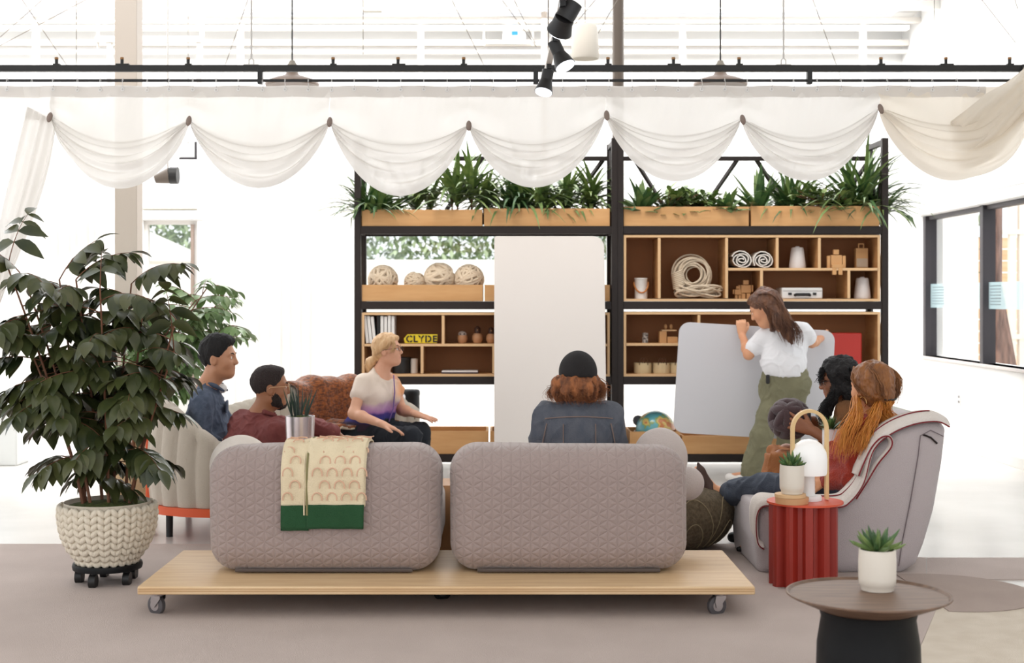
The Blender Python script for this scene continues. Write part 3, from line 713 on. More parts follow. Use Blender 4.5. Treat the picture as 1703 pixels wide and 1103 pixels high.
single('rope_coil', m, mat('rope_natural', (214, 196, 172), .9, bump=(120, .5)), 'large natural rope coil in the second cubby', 'rope')
# rolled towels
for k, (px, lab) in enumerate(((1230, 'rolled white canvas, left of the pair'), (1266, 'rolled white canvas, right of the pair'))):
    p = on(px, zc2m); m = MB(); pts = []; R = random.Random(k)
    for i in range(46):
        a = i*.48+k; r = .014+.072*i/46+.004*math.sin(a*2.5); pts.append((r*math.cos(a)*(1.08), r*math.sin(a)*.93))
    zmin = min(q[1] for q in pts)
    pts = [(q[0]+p.x, q[1]-zmin+p.z+.004) for q in pts]
    th = .008; inn = []
    for i, q in enumerate(pts):
        a = pts[max(i-1, 0)]; b = pts[min(i+1, len(pts)-1)]; d = Vector((b[0]-a[0], b[1]-a[1])).normalized(); inn.append((q[0]-d.y*th, q[1]+d.x*th))
    vs = []
    for y in (YS+.02, YS+.3):
        vs += [(q[0], y, q[1]) for q in pts]+[(q[0], y, q[1]) for q in inn]
    N = len(pts); fs = []
    for i in range(N-1):
        fs += [(i, i+1, N+i+1, N+i), (2*N+i, 3*N+i, 3*N+i+1, 2*N+i+1), (i, 2*N+i, 2*N+i+1, i+1), (N+i, N+i+1, 3*N+i+1, 3*N+i)]
    m.add(vs, fs); single('canvas_roll', m, mat('canvas_white_%d' % k, (236, 230, 222), .9), lab, 'canvas roll', 'rolled canvas pair')
# thread cones
M_thread = mat('thread_white', (226, 220, 218), .9, bump=(1, .4, (1, 1, 260)))
for px, z, lab in ((1326, zc2m, 'white thread cone in the upper cubby'), (1434, zc2, 'white thread cone in the lower right cubby')):
    p = on(px, z); single('thread_cone', MB().lathe([(.001, .002), (.066, .002), (.068, .02), (.052, .155), (.046, .17), (.018, .172), (.016, .18), (.001, .18)], p, 24), M_thread, lab, 'thread cone')
# wooden block figures
def blockman(px, z, sit, label, s=1.0, mtl=M_woodt):
    p = on(px, z, YS+.02 if sit else YS+.12); t = thing('wooden_figure', label, 'wooden figure', p); b = lambda n_, x0, x1, y0, y1, z0, z1: MB().bb(p.x+x0*s, p.x+x1*s, p.y+y0*s, p.y+y1*s, p.z+z0*s, p.z+z1*s).build(n_, mtl, t, smooth=False, bevel=.003)
    if sit:
        b('torso', -.045, .045, -.005, .045, .0, .105); b('head', -.022, .022, 0, .04, .11, .15)
        b('arm', -.075, -.05, -.005, .03, .0, .10); b('arm', .05, .075, -.005, .03, .0, .10)
        b('leg', -.04, -.008, -.04, -.012, -.055, .0); b('leg', .008, .04, -.04, -.012, -.055, .0); b('lap', -.045, .045, -.04, -.005, .0, .03)
    else:
        b('torso', -.05, .05, -.03, .03, .06, .14); b('head', -.028, .028, -.025, .025, .145, .19); b('arm', -.075, -.055, -.02, .02, .07, .14); b('arm', .055, .075, -.02, .02, .07, .14)
        b('leg', -.045, -.006, -.025, .025, 0, .055); b('leg', .006, .045, -.025, .025, 0, .055)
    return t
blockman(1391, zc2m, True, 'wooden block figure sitting with legs over the shelf edge', 1.0)
blockman(1227, zc2, False, 'small wooden block figure left of the carrying woman', .55); blockman(1240, zc2, False, 'taller wooden block figure beside the small one', .8)
p = on(1432, zc2m); t = thing('boxed_toy', 'wooden toy packed in a clear box in the upper right cubby', 'toy', p)
MB().bb(p.x-.05, p.x+.05, p.y-.03, p.y+.03, p.z, p.z+.165).build('carton', mat('carton_tan', (186, 140, 92), .7), t, bevel=.003)
MB().bb(p.x-.045, p.x+.045, p.y-.035, p.y-.0305, p.z+.01, p.z+.08).build('label_panel', mat('card_grey', (170, 150, 130), .7), t)
MB().tube([p+Vector((-.02, 0, .165)), p+Vector((-.02, 0, .2)), p+Vector((.02, 0, .2)), p+Vector((.02, 0, .165))], .006, 6).build('handle', M_woodt, t)
# white case with black handle
p = on(1332, zc2, YS+.08); t = thing('white_case', 'white hard case with black handle on the lower shelf', 'case', p)
MB().bb(p.x-.165, p.x+.165, p.y-.05, p.y+.2, p.z, p.z+.09).build('body', mat('case_white', (226, 224, 222), .4), t, bevel=.008)
MB().tube([p+Vector((-.06, -.055, .03)), p+Vector((-.055, -.075, .035)), p+Vector((.055, -.075, .035)), p+Vector((.06, -.055, .03))], .012, 8).build('handle', M_black, t)
for s_ in (-1, 1): MB().bb(p.x+s_*.1-.014, p.x+s_*.1+.014, p.y-.056, p.y-.051, p.z+.03, p.z+.05).build('latch', M_black, t)
MB().bb(p.x-.16, p.x+.16, p.y-.0515, p.y-.0502, p.z+.062, p.z+.066).build('seam', M_cable, t)
# left cabinet : books
M_bk = mat('book_white', (232, 228, 224), .7)
for i in range(8):
    x = 613+i*6.0; p = on(x, zc3m, YS+.1); tl = -.10 if i < 3 else 0
    r = Matrix.Rotation(tl, 3, 'Y'); h = .225-.004*(i % 3)
    single('magazine_binder', MB().box(p+Vector((h/2*math.sin(tl)*1, 0, h/2+.004)), (.024, .2, h), r), M_bk if i not in (3,) else M_black,
           ['white binder leaning at the far left end of the row', 'second leaning white binder in the row', 'third leaning white binder in the row', 'thin black binder between the leaning and upright ones',
            'upright white binder right of the black one', 'upright white binder, third from the right end', 'upright white binder, next to the last', 'upright white binder at the right end of the row'][i], 'binder', 'white binders on the left cabinet', smooth=False, bevel=.002)
# yellow CLYDE sign
p = on(701, zc3m, YS+.06); t = thing('name_plate', 'yellow sign plate reading CLYDE in black stencil letters', 'sign', p)
MB().prism([(p.x-.135, p.z+.003), (p.x+.125, p.z+.003), (p.x+.13, p.z+.075), (p.x-.115, p.z+.075), (p.x-.145, p.z+.04)], p.y, p.y+.012).build('plate', mat('sign_yellow', (240, 214, 40), .5), t, smooth=False)
cu = bpy.data.curves.new('letters', 'FONT'); cu.body = 'CLYDE'; cu.size = .074; cu.extrude = .0015; cu.offset = .0022; cu.align_x = 'CENTER'; cu.space_character = 1.18
to = bpy.data.objects.new('letters_tmp', cu); COL.objects.link(to); bpy.context.view_layer.update()
me = bpy.data.meshes.new_from_object(to.evaluated_get(bpy.context.evaluated_depsgraph_get())); bpy.data.objects.remove(to)
lo = bpy.data.objects.new('letters', me); me.materials.clear(); me.materials.append(M_black); COL.objects.link(lo); lo.parent = t; lo.rotation_euler = (PI/2, 0, 0); lo.location = (.0, -.0025, .013)
m = MB()
for dx in (-.098, -.005, .048): m.bb(p.x+dx-.0025, p.x+dx+.0025, p.y-.006, p.y-.0045, p.z+.01, p.z+.07)
m.build('stencil_gap', MATS['sign_yellow'], t, smooth=False)
# wooden birds
def bird(px, label, s, face):
    p = on(px, zc3m); t = thing('wooden_bird', label, 'ornament', p)
    MB().lathe([(.001, 0), (.03*s, .002), (.042*s, .03*s), (.04*s, .06*s), (.028*s, .078*s), (.001, .08*s)], p, 18).build('body', mat('bird_wood_%d' % px, (190, 138, 98), .5), t)
    if face:
        MB().ball(p+Vector((0, -.005, .075*s)), (.036*s, .034*s, .026*s), 14).build('head', mat('bird_grey', (186, 170, 160), .5), t)
        for q in (-1, 1): MB().ball(p+Vector((q*.015*s, -.037*s, .077*s)), .006*s, 8).build('eye', M_black, t)
    else:
        MB().lathe([(.022*s, .075*s), (.026*s, .095*s), (.022*s, .12*s), (.006, .135*s)], p, 14).build('head', mat('bird_dark_%d' % px, (74, 46, 34), .5), t)
        MB().cyl(p+Vector((0, -.02*s, .105*s)), p+Vector((0, -.045*s, .10*s)), .006*s, .001, 8).build('beak', M_woodt, t)
bird(769, 'round grey-faced wooden owl, leftmost ornament on the middle shelf', 1.0, True); bird(794, 'wooden bird with dark head, middle ornament', 1.05, False); bird(817, 'wooden bird with dark head beside the tall whiteboard', 1.0, False)
# storage pots low left
p = on(668, zc3, YS+.12)
single('black_tin', MB().lathe([(.001, 0), (.075, 0), (.075, .11), (.079, .112), (.079, .13), (.001, .135)], p+Vector((-.0, 0, 0)), 24), M_black, 'wide black tin behind the blonde woman', 'tin')
single('white_tin', MB().lathe([(.001, 0), (.03, 0), (.03, .12), (.001, .122)], on(689, zc3, YS+.1), 18), mat('tin_cream', (216, 206, 196), .5), 'narrow cream tin right of the black tin', 'tin')
for i, (dx, col, lab) in enumerate(((0, (60, 50, 60), 'dark covered notebook on the bottom of the stack'), (.004, (236, 232, 230), 'white notebook on top of the stack'))):
    p = on(765, zc3+.012*i+.001, YS+.1); single('notebook', MB().bb(p.x-.15+dx, p.x+.15-dx, p.y-.08, p.y+.12, p.z, p.z+.011), mat('note_%d' % i, col, .6), lab, 'notebook', bevel=.002)
# right lower cabinet
M_basket = mat('basket_cream', (222, 200, 158), .85, bump=(1, .4, (1, 1, 300)))
for k, px in enumerate((1069, 1100, 1128)):
    p = on(px, zc3); t = thing('felt_basket', ['leftmost cream basket with looped handles', 'middle cream basket with looped handles', 'cream basket partly behind the carried board'][k], 'basket', p, 'cream baskets on the shelf')
    MB().lathe([(.001, 0), (.07, 0), (.073, .03), (.073, .085), (.066, .085), (.066, .02)], p, 24).build('body', M_basket, t)
    for s_ in (-1, 1): MB().tube([p+Vector((s_*.022*math.cos(a)+.012*s_, -.066+.0*a, .07+.055*math.sin(a))) for a in [PI*q/10 for q in range(11)]], .0035, 6).build('handle', mat('handle_brown_%d_%d' % (k, s_), (96, 60, 36), .7), t)
p = on(1073, zc3m); single('salt_shaker', MB().lathe([(.001, 0), (.024, 0), (.024, .085), (.001, .087)], p, 16), mat('shaker_white', (226, 218, 210), .5, var=(50, (60, 56, 54))), 'small black and white patterned cup on the shelf', 'cup')
p = on(1108, zc3m); t = thing('wooden_toy_house', 'stacked wooden block toy with round figures', 'toy', p)
MB().bb(p.x-.06, p.x+.0, p.y-.04, p.y+.04, p.z, p.z+.10).build('block', M_woodt, t, bevel=.004); MB().bb(p.x+.005, p.x+.09, p.y-.04, p.y+.04, p.z, p.z+.055).build('block', M_woodt, t, bevel=.004); MB().bb(p.x-.04, p.x+.08, p.y-.04, p.y+.04, p.z+.101, p.z+.112).build('board', M_edge, t)
for dx in (-.005, .04): MB().ball(p+Vector((dx, 0, .135)), (.013, .013, .022), 10).build('peg_figure', M_woodt, t)
m = MB(); x = sx(1388)
m.bb(sx(1380), sx(1437), YS+.06, YS+.14, zc3+.002, sz(554)); single('red_case', m, mat('case_red', (184, 46, 36), .45), 'large red case standing at the right end of the lower cabinet', 'case', bevel=.012)
# globe
p = at(1090, 716, YS+.2); r = 33/F*(YS+.2); t = thing('globe', 'world globe with pale blue oceans in the bottom box', 'globe', p)
mg = mat('globe_map', (104, 180, 190), .35, coat=.5); nt = mg.node_tree; b = nt.nodes['Principled BSDF']
tc = nt.nodes.new('ShaderNodeTexCoord'); nz = nt.nodes.new('ShaderNodeTexNoise'); nz.inputs['Scale'].default_value = 9; nz.inputs['Detail'].default_value = 4
rp = nt.nodes.new('ShaderNodeValToRGB'); rp.color_ramp.interpolation = 'CONSTANT'; rp.color_ramp.elements[0].color = lin((104, 180, 190))
rp.color_ramp.elements[1].position = .52; rp.color_ramp.elements[1].color = lin((225, 196, 120)); e = rp.color_ramp.elements.new(.60); e.color = lin((214, 140, 92)); e = rp.color_ramp.elements.new(.47); e.color = lin((150, 176, 110))
nt.links.new(tc.outputs['Object'], nz.inputs['Vector']); nt.links.new(nz.outputs['Fac'], rp.inputs[0]); nt.links.new(rp.outputs[0], b.inputs['Base Color'])
MB().ball(p, r, 32).build('sphere', mg, t)
MB().tube([p+Vector((r*1.05*math.cos(a), r*1.05*math.sin(a), -.012)) for a in [2*PI*k/36 for k in range(36)]], .008, 6, closed=True).build('meridian_ring', mat('ring_dark', (60, 52, 50), .4), t)
m = MB(); 
for k, (px, row, s_) in enumerate(((1062, 700, 1), (1070, 704, .8))):
    p = at(px, row, YS+.25); m = MB(); m.ball(p, (.05*s_, .03, .045*s_), 12, rot=Matrix.Rotation(.5, 3, 'Y')); m.cyl(p-Vector((0, 0, .1)), p, .015)
    single('desk_fan', m, mat('fan_grey_%d' % k, (96, 98, 102), .5), ['grey rounded gadget left of the globe', 'small grey gadget tucked beside the globe'][k], 'gadget')
# bins behind the shelving
for px, w_, rt_, mt, lab in ((681, 17, 648, M_blackm, 'tall black waste bin behind the shelving'), (662, 12, 656, M_steel, 'smaller waste bin with steel rim behind the shelving')):
    p = at(px, 700, 12.6 if w_ > 15 else 12.35); r = w_/F*p.y; h = at(0, rt_, p.y).z
    t = thing('waste_bin', lab, 'waste bin', (p.x, p.y, 0)); MB().lathe([(.001, 0), (r*.95, 0), (r, .02), (r, h-.08), (r*.98, h-.05)], (p.x, p.y, 0), 28).build('body', M_blackm, t)
    MB().lathe([(r*1.03, h-.05), (r*1.03, h-.015), (r*.9, h), (.001, h+.002)], (p.x, p.y, 0), 28).build('rim', mt, t)
struct('ceiling', MB().bb(XL, XR+.2, -3, 8.9, ZC, ZC+.1), M_ceil)  # front roof added out of view to shade the foreground and curtain
struct('trim_21', MB().bb(-7, 4, 12.5, 14.1, ZC-.03, ZC-.002), mat('fill_panel_glow', (240, 242, 245), .6, emit=((240, 246, 255), .2)))  # added glowing panel, stands as the fixture of the back fill lamp
# ================================================================ ROLLING SOFA
M_sofa = quilt('quilted_mauve', (162, 143, 137), 23, .55)
M_sofap = mat('plain_mauve', (198, 184, 178), .9, bump=(240, .5), sheen=.3)
Yf = 6.0; Yb = 6.87; zt = at(0, 976, Yf).z
x0 = at(228, 0, Yf).x; x1 = at(1256, 0, Yf).x
t = thing('rolling_platform', 'long pale plywood platform on castors carrying the grey sofa', 'platform', ((x0+x1)/2, (Yf+Yb)/2, 0))
m = MB(); m.bb(x0, x1, Yf, Yb, zt-.036, zt); m.build('board', M_wood, t, bevel=.006)
MB().bb(x0+.004, x1-.004, Yf-.0015, Yf+.001, zt-.022, zt-.018).bb(x0+.004, x1-.004, Yf-.0015, Yf+.001, zt-.012, zt-.009).build('ply_layer', mat('ply_brown', (196, 156, 112), .6), t)
def castor(x, y, yaw, dark=False):
    w_ = MB(); r = .043; zc = r; R_ = Matrix.Rotation(yaw, 3, 'Z')
    def P(a, b, c): return Vector((x, y, 0))+R_ @ Vector((a, b, c))
    k = MB(); k.bb(x-.038, x+.038, y-.03, y+.03, zt-.044, zt-.0362)
    k.cyl(P(0, 0, zt-.06), P(0, 0, zt-.044), .022, .026, 16)
    for s_ in (-1, 1):
        q = [(-.024, zt-.058), (.024, zt-.058), (.024, zt-.07), (-.008, zc-.008), (-.022, zc-.008), (-.03, zc+.02)]
        vs = [P(a, s_*.017, c) for a, c in q]+[P(a, s_*.02, c) for a, c in q]; n_ = len(q)
        k.add(vs, [tuple(range(n_)), tuple(range(2*n_-1, n_-1, -1))]+[(i, (i+1) % n_, n_+(i+1) % n_, n_+i) for i in range(n_)])
    c = k.build('castor', M_steel if not dark else M_black, t, angle=30)
    w_.tube([P(-.012, -.013, zc), P(-.012, -.010, zc), P(-.012, .010, zc), P(-.012, .013, zc)], [r-.006, r, r, r-.006], 24)
    w_.build('wheel', M_blackm if dark else mat('wheel_grey_%d' % int(x*100), (84, 80, 82), .5), c)
    MB().tube([P(-.012, -.0145, zc), P(-.012, .0145, zc)], .024, 18).build('wheel_hub', M_steel if not dark else M_black, c)
castor(at(262, 0, 6.08).x, 6.10, -.5); castor(at(1197, 0, 6.08).x, 6.10, .35); castor(at(738, 0, 6.3).x, 6.40, .2, True)
castor(x0+.10, 6.76, .3); castor(x1-.10, 6.76, -.4); castor(0, 6.76, .1, True)
# two big back cushions, bowed seats beyond the platform edge
def module(px0, px1, label, cat, nm, extra):
    Y = 6.24; xa = at(px0, 0, Y).x; xb = at(px1, 0, Y).x; zb = zt+.002; ztp = at(0, 741, 6.36).z
    t = thing('sofa_module', label, 'sofa', ((xa+xb)/2, 6.6, zt))
    s = Sdf(); s.box(((xa+xb)/2, Y+.18, (zb+ztp)/2), (xb-xa, .36, ztp-zb), .13, k=.01)
    lean = lambda V, N: .012*np.abs(np.sin(V[:, 0]*0))+.006*vnoise(V*4)
    s.build('back_cushion', M_sofa, t, h=.014, disp=lean)
    s2 = Sdf(); s2.box(((xa+xb)/2, Y+.72, zb+.15), (xb-xa-.04, .80, .30), .08); s2.build('seat', M_sofap, t, h=.016)
    m_ = MB()
    for ax in ((xa+.16), (xb-.16)):
        m_.cyl((ax, Yb+.2, 0.0), (ax, Yb+.2, zb+.02), .02)
        mm = MB().cyl((ax, Yb+.17, 0), (ax, Yb+.17, zb+.01), .018, .022, 14); mm.build('leg', M_black, t)
    MB().tube([(xa+.13, Y+.05, zb+.012), (xb-.13, Y+.05, zb+.012)], .009, 6).build('piping', mat('piping_dark_%d' % px0, (92, 80, 74), .8), t)
    return t
tl = module(340, 733, 'left quilted mauve-grey sofa section with a patterned throw over its back', 'sofa', 'l', 0)
trm = module(746, 1148, 'right quilted mauve-grey sofa section behind the person in the black beanie', 'sofa', 'r', 0)
# cushions / bolsters
s = Sdf(); c = at(1098, 762, 6.78); s.ell((c.x, 6.78, c.z), (.135, .09, .15)); single_o = s.build('bolster_pillow', M_sofap, h=.012); tag(single_o, 'rounded mauve pillow rising behind the right end of the sofa back', 'pillow')
s = Sdf(); a = at(1110, 806, 7.0); b = at(1143, 804, 7.0); s.cone(a, b, .086, .086); o = s.build('bolster_cushion', M_sofap, h=.012); tag(o, 'pale mauve bolster sticking out past the right sofa section', 'bolster')
s = Sdf(); c = at(402, 775, 6.82); s.ell((c.x, 6.80, c.z), (.155, .09, .155)); o = s.build('round_pillow', mat('pillow_cream', (232, 222, 212), .9, bump=(200, .4)), h=.012); tag(o, 'cream pillow behind the left end of the sofa back below the maroon shirt', 'pillow')
c = at(736, 828, 7.35); o = single('leather_pouf', MB().lathe([(.001, 0), (.16, 0), (.18, .04), (.18, .34), (.15, .40), (.001, .41)], (c.x, 7.5, 0), 32), mat('leather_brown', (168, 120, 74), .45), 'brown leather pouf glimpsed between the two sofa sections', 'pouf')
# patterned throw over the left section
Yc = 6.24; xa = at(466, 0, 6.2).x; xb = at(612, 0, 6.2).x; xb2 = at(598, 0, 6.2).x
zTop = at(0, 741, 6.36).z
t = thing('throw_blanket', 'cream throw with pink arches and dark green border over the left sofa back', 'throw', ((xa+xb)/2, 6.24, .45))
R_ = .13
def prof(s_):      # arc length measured from the hem in front, up, over the top
    zh = at(0, 884, 6.2).z; L1 = zTop-R_-zh; yfr = 6.24-.012
    if s_ < L1: return yfr, zh+s_
    s2 = s_-L1; La = R_*PI/2
    if s2 < La: a = s2/R_; return 6.24+R_-(R_+.012)*math.cos(a), zTop-R_+(R_+.012)*math.sin(a)
    s3 = s2-La
    if s3 < .12: return 6.24+R_+s3, zTop+.012
    s4 = s3-.12
    if s4 < La: a = s4/R_; return 6.24+R_+.10+(R_+.012)*math.sin(a), zTop-R_+(R_+.012)*math.cos(a)
    return 6.6+.012, zTop-R_-(s4-La)
Lt = prof and (zTop-R_-at(0, 884, 6.2).z)+R_*PI+.12+.10
def cloth(u0, u1, v0, v1, off, nu=30, nv=50, wob=.004):
    def fn(u, v):
        uu = u0+(u1-u0)*u; vv = v0+(v1-v0)*v; y, z = prof(vv*Lt)
        x = xa+(xb-xa)*uu-(.016*uu)*(1-vv); ny = -1 if vv < .6 else 0
        wv = wob*math.sin(uu*21+vv*3)+.003*math.sin(vv*25+uu*7)
        return (x, y-(off+wv)*(1 if vv < .45 else .2), z+(off+wv)*(0 if vv < .4 else 1))
    return MB().grid(fn, nu, nv)
Mcr = mat('throw_cream', (232, 214, 180), .95, bump=(200, .5)); Mgr = mat('throw_green', (34, 76, 44), .95, bump=(200, .5)); Mar = mat('throw_pink', (220, 176, 148), .95)
hb = .052/Lt*1.15
cloth(0, 1, .125, 1, .005).build('cream_panel', Mcr, t, solid=.006); cloth(0, .33, 0.0, .13, .006, 12, 6).build('green_border', Mgr, t, solid=.008)
cloth(.31, .985, .01, .135, .012, 20, 8).build('green_border', Mgr, t, solid=.012); cloth(.30, .985, .12, .95, .011, 26, 46).build('top_fold', Mcr, t, solid=.006)
m = MB(); m.tube([Vector(prof_) for prof_ in [(xa+(xb-xa)*.30, prof(v*Lt)[0]-.016*(1 if v < .5 else .3), prof(v*Lt)[1]+(.012 if v > .45 else 0)) for v in [i/30*.85+.08 for i in range(31)]]], .0055, 6); m.build('fold_edge', mat('fold_olive', (132, 124, 84), .9), t)
m = MB(); m.tube([Vector(q) for q in [(xa+(xb-xa)*.265, prof(v*Lt)[0]-.010*(1 if v < .5 else .3), prof(v*Lt)[1]+(.010 if v > .45 else 0)) for v in [i/30*.85+.08 for i in range(31)]]], .004, 6); m.build('fold_edge', Mcr, t)
m = MB()
for j in range(9):
    for i in range(6):
        u = .08+.175*i+(.0875 if j % 2 else 0); v = .17+j*.062
        if u > .97 or .24 < u < .36: continue
        off = .0195 if u > .30 else .0145; w_ = .058
        pts = []
        for q in range(-3, 12):
            if q < 0: du, dv = w_, q*.004
            elif q > 8: du, dv = -w_, (8-q)*.004
            else: a = PI*q/8; du, dv = w_*math.cos(a), .028*math.sin(a)
            uu = u+du; vv = v+dv; y, z = prof(vv*Lt); x = xa+(xb-xa)*uu-.016*uu*(1-vv)
            pts.append((x, y-off*(1 if vv < .45 else .4), z+off*(0 if vv < .45 else 1)))
        m.tube(pts, .0032, 5)
m.build('arch_pattern', Mar, t)['kind'] = 'stuff'
# ================================================================ CURVED CHANNEL SOFA (left)
from bisect import bisect
def catmull(P, n):
    out = []; P = [Vector(p) for p in P]
    for i in range(len(P)-1):
        p0 = P[max(i-1, 0)]; p1 = P[i]; p2 = P[i+1]; p3 = P[min(i+2, len(P)-1)]
        for k in range(n):
            t_ = k/n; out.append(.5*((2*p1)+(p2-p0)*t_+(2*p0-5*p1+4*p2-p3)*t_*t_+(3*p1-p0-3*p2+p3)*t_**3))
    out.append(P[-1]); return out
#             x, y, top height
path = catmull([(-1.30, 7.92, .50), (-1.56, 7.93, .56), (-1.78, 7.97, .70), (-1.96, 8.12, .80), (-2.05, 8.5, .74), (-2.02, 9.0, .64), (-1.78, 9.65, .68), (-1.38, 10.2, .78), (-.92, 10.5, .74), (-.6, 10.52, .55)], 14)
M_chan = mat('channel_beige', (196, 184, 168), .9, bump=(200, .4), sheen=.2)
L = [0]
for i in range(1, len(path)): L.append(L[-1]+(path[i].xy-path[i-1].xy).length)
t = thing('curved_sofa', 'curved beige channel-stitched sofa with an orange base on the left', 'sofa', (-1.6, 9, 0))
nst = len(path); prof_n = 20; vs = []; ch = .105
fine = []
for i in range(int(L[-1]/.0175)+1):
    s_ = i*.0175; k = min(bisect(L, s_)-1, nst-2); f_ = (s_-L[k])/(L[k+1]-L[k]); p = path[k].lerp(path[k+1], f_); d = (path[k+1]-path[k]); d.z = 0; d.normalize(); fine.append((p, d, s_))
def sweep(mb, section, puff=0):
    vs = []; n_ = None
    for (p, d, s_) in fine:
        nrm = Vector((-d.y, d.x, 0))*-1      # outward (left of the seat)
        c = abs(math.sin(PI*s_/ch))**.5; sec = section(p, s_); n_ = len(sec)
        for (a, z, w_) in sec: vs.append(Vector((p.x, p.y, z))+nrm*0+(-nrm)*(a+puff*(c-1)*w_))
    fs = []; K = len(fine)
    for i in range(K-1):
        for j in range(n_): fs.append((i*n_+j, i*n_+(j+1) % n_, (i+1)*n_+(j+1) % n_, (i+1)*n_+j))
    fs += [tuple(range(n_))[::-1], tuple(range((K-1)*n_, K*n_))]
    return mb.add(vs, fs)
def back_sec(p, s_):
    z = p.z; c = abs(math.sin(PI*s_/ch))**.5; out = []
    th = .085; zb = .20
    for j in range(6): q = j/5; out.append((th-.01*q+.02*math.sin(q*PI), zb+(z-.08-zb)*q, 1))
    for j in range(1, 8): a = PI*j/8; out.append((math.cos(a)*th*.9, z-.08+.08*math.sin(a)-.012*(1-c), .3))
    for j in range(6): q = 1-j/5; out.append((-th+.01*q-.02*math.sin(q*PI), zb+(z-.08-zb)*q, -1))
    return out
# direction of 'outward': the path runs near to far, the seat lies to its right
sweep(MB(), back_sec, .022).build('back', M_chan, t, angle=80)
base_out = [p+Vector((-d.y, d.x, 0))*.06 for (p, d, s_) in fine]
m = MB(); N = len(fine); vs = []
for (p, d, s_) in fine:
    nr = Vector((-d.y, d.x, 0)); q = Vector((p.x, p.y, 0))
    for (a, z) in ((-.10, .165), (-.10, .20), (.75, .20), (.75, .165)):
        e = q-nr*a; vs.append((e.x, e.y, z))
def right(p, d, a): nr = Vector((d.y, -d.x, 0)); return Vector((p.x, p.y, 0))+nr*a
vs = []
for (p, d, s_) in fine:
    for (a, z) in ((-.095, .15), (-.095, .198), (.12, .198), (.12, .15)): e = right(p, d, a); vs.append((e.x, e.y, z))
fs = []
for i in range(N-1):
    for j in range(4): fs.append((i*4+j, i*4+(j+1) % 4, (i+1)*4+(j+1) % 4, (i+1)*4+j))
fs += [(0, 1, 2, 3), ((N-1)*4+3, (N-1)*4+2, (N-1)*4+1, (N-1)*4)]
M_or = mat('orange_lacquer', (226, 92, 46), .4); MB().add(vs, fs).build('base_rail', M_or, t, angle=60)
# seat as channelled wedge filling the bend
seat_c = Vector((-1.12, 9.0, 0)); rim = [f for f in fine if .35 < f[2] < L[-1]-.05]
def seatfn(u, v):
    k = min(int(u*(len(rim)-1)), len(rim)-2); f_ = u*(len(rim)-1)-k; p = rim[k][0].lerp(rim[k+1][0], f_); p = Vector((p.x, p.y, 0)); s_ = rim[k][2]
    q = p.lerp(seat_c, .05+.0*v); w_ = min(.80, (seat_c-p).length*.72); dirn = (seat_c-p).normalized()
    # rounded front edge
    prof = [(0, .22), (.0, .40), (.25, .425), (.5, .43), (.75, .425), (.92, .41), (1.0, .36), (1.0, .27), (.97, .20)]
    kk = min(int(v*8), 7); g = v*8-kk; a = prof[kk][0]*(1-g)+prof[kk+1][0]*g; z = prof[kk][1]*(1-g)+prof[kk+1][1]*g
    c = abs(math.sin(PI*s_/ch))**.5
    return p+dirn*(w_*a)+Vector((0, 0, z-(1-c)*.015*(1 if v > .12 else 0)))
MB().grid(seatfn, len(rim)*1, 24).build('seat', M_chan, t, angle=80)
for (x, y) in ((-1.45, 7.92), (-1.93, 8.1), (-2.02, 9.0), (-1.4, 10.15), (-.7, 10.5), (-1.4, 8.5), (-.95, 9.8)): MB().cyl((x, y, 0), (x, y, .16 if x < -1.42 or y > 10.3 or y < 8 else .30), .02, .022, 12).build('leg', M_black, t)
q = at(246, 700, 8.1); m = MB(); m.bb(q.x-.02, q.x+.015, 8.12, 8.20, at(0, 888, 8.1).z, at(0, 688, 8.1).z); m.build('side_rail', M_or, t, bevel=.006)
# fur throw draped over the far end of it
def throwfn(u, v, off=.03, th=.10):
    k0 = next(i for i, f in enumerate(fine) if f[2] > 2.75); k1 = len(fine)-14; k = k0+(k1-k0)*u; i = int(min(k, len(fine)-2)); p, d, s_ = fine[i]; p2 = fine[i+1][0]; p = p.lerp(p2, k-i)
    top_ = p.z+off*.7; a0 = -th; n1 = .42
    # inner drop, over the top, outer drop
    if v < .5: q = v/.5; a = .52-.40*min(1, q*1.6) if q < .62 else th+off*.3; z = .465 if q < .62 else .465+(top_-.05-.465)*(q-.62)/.38
    elif v < .7: q = (v-.5)/.2; an = PI*q; a = math.cos(an)*(th+off*.3); z = top_-.05+.055*math.sin(an)
    else: q = (v-.7)/.3; a = -th-off*.4; z = top_-.05-.26*q-.03*math.sin(u*14)
    e = right(p, d, a); wv = .014*math.sin(u*17+v*5)+.010*math.sin(u*31+v*11)
    return (e.x, e.y-wv*.3, z+wv*.8+(.02 if v < .3 else 0))
m = MB().grid(lambda u, v: throwfn(u, v), 60, 44)
M_fur = mat('rust_fur', (170, 96, 42), .9, var=(34, (92, 48, 22), (1, 1, 2.2)), bump=(45, 1), sheen=.5)
t2 = thing('fur_throw', 'rust-brown fur throw draped over the far end of the curved sofa', 'throw', (-1.3, 10, .5)); m.build('fur', M_fur, t2, solid=.02, angle=80)
MB().grid(lambda u, v: tuple(Vector(throwfn(u, v*.08, .03))+Vector((.0, 0, -.012))), 60, 3).build('cream_lining', mat('lining_cream', (226, 206, 184), .9), t2, solid=.012)
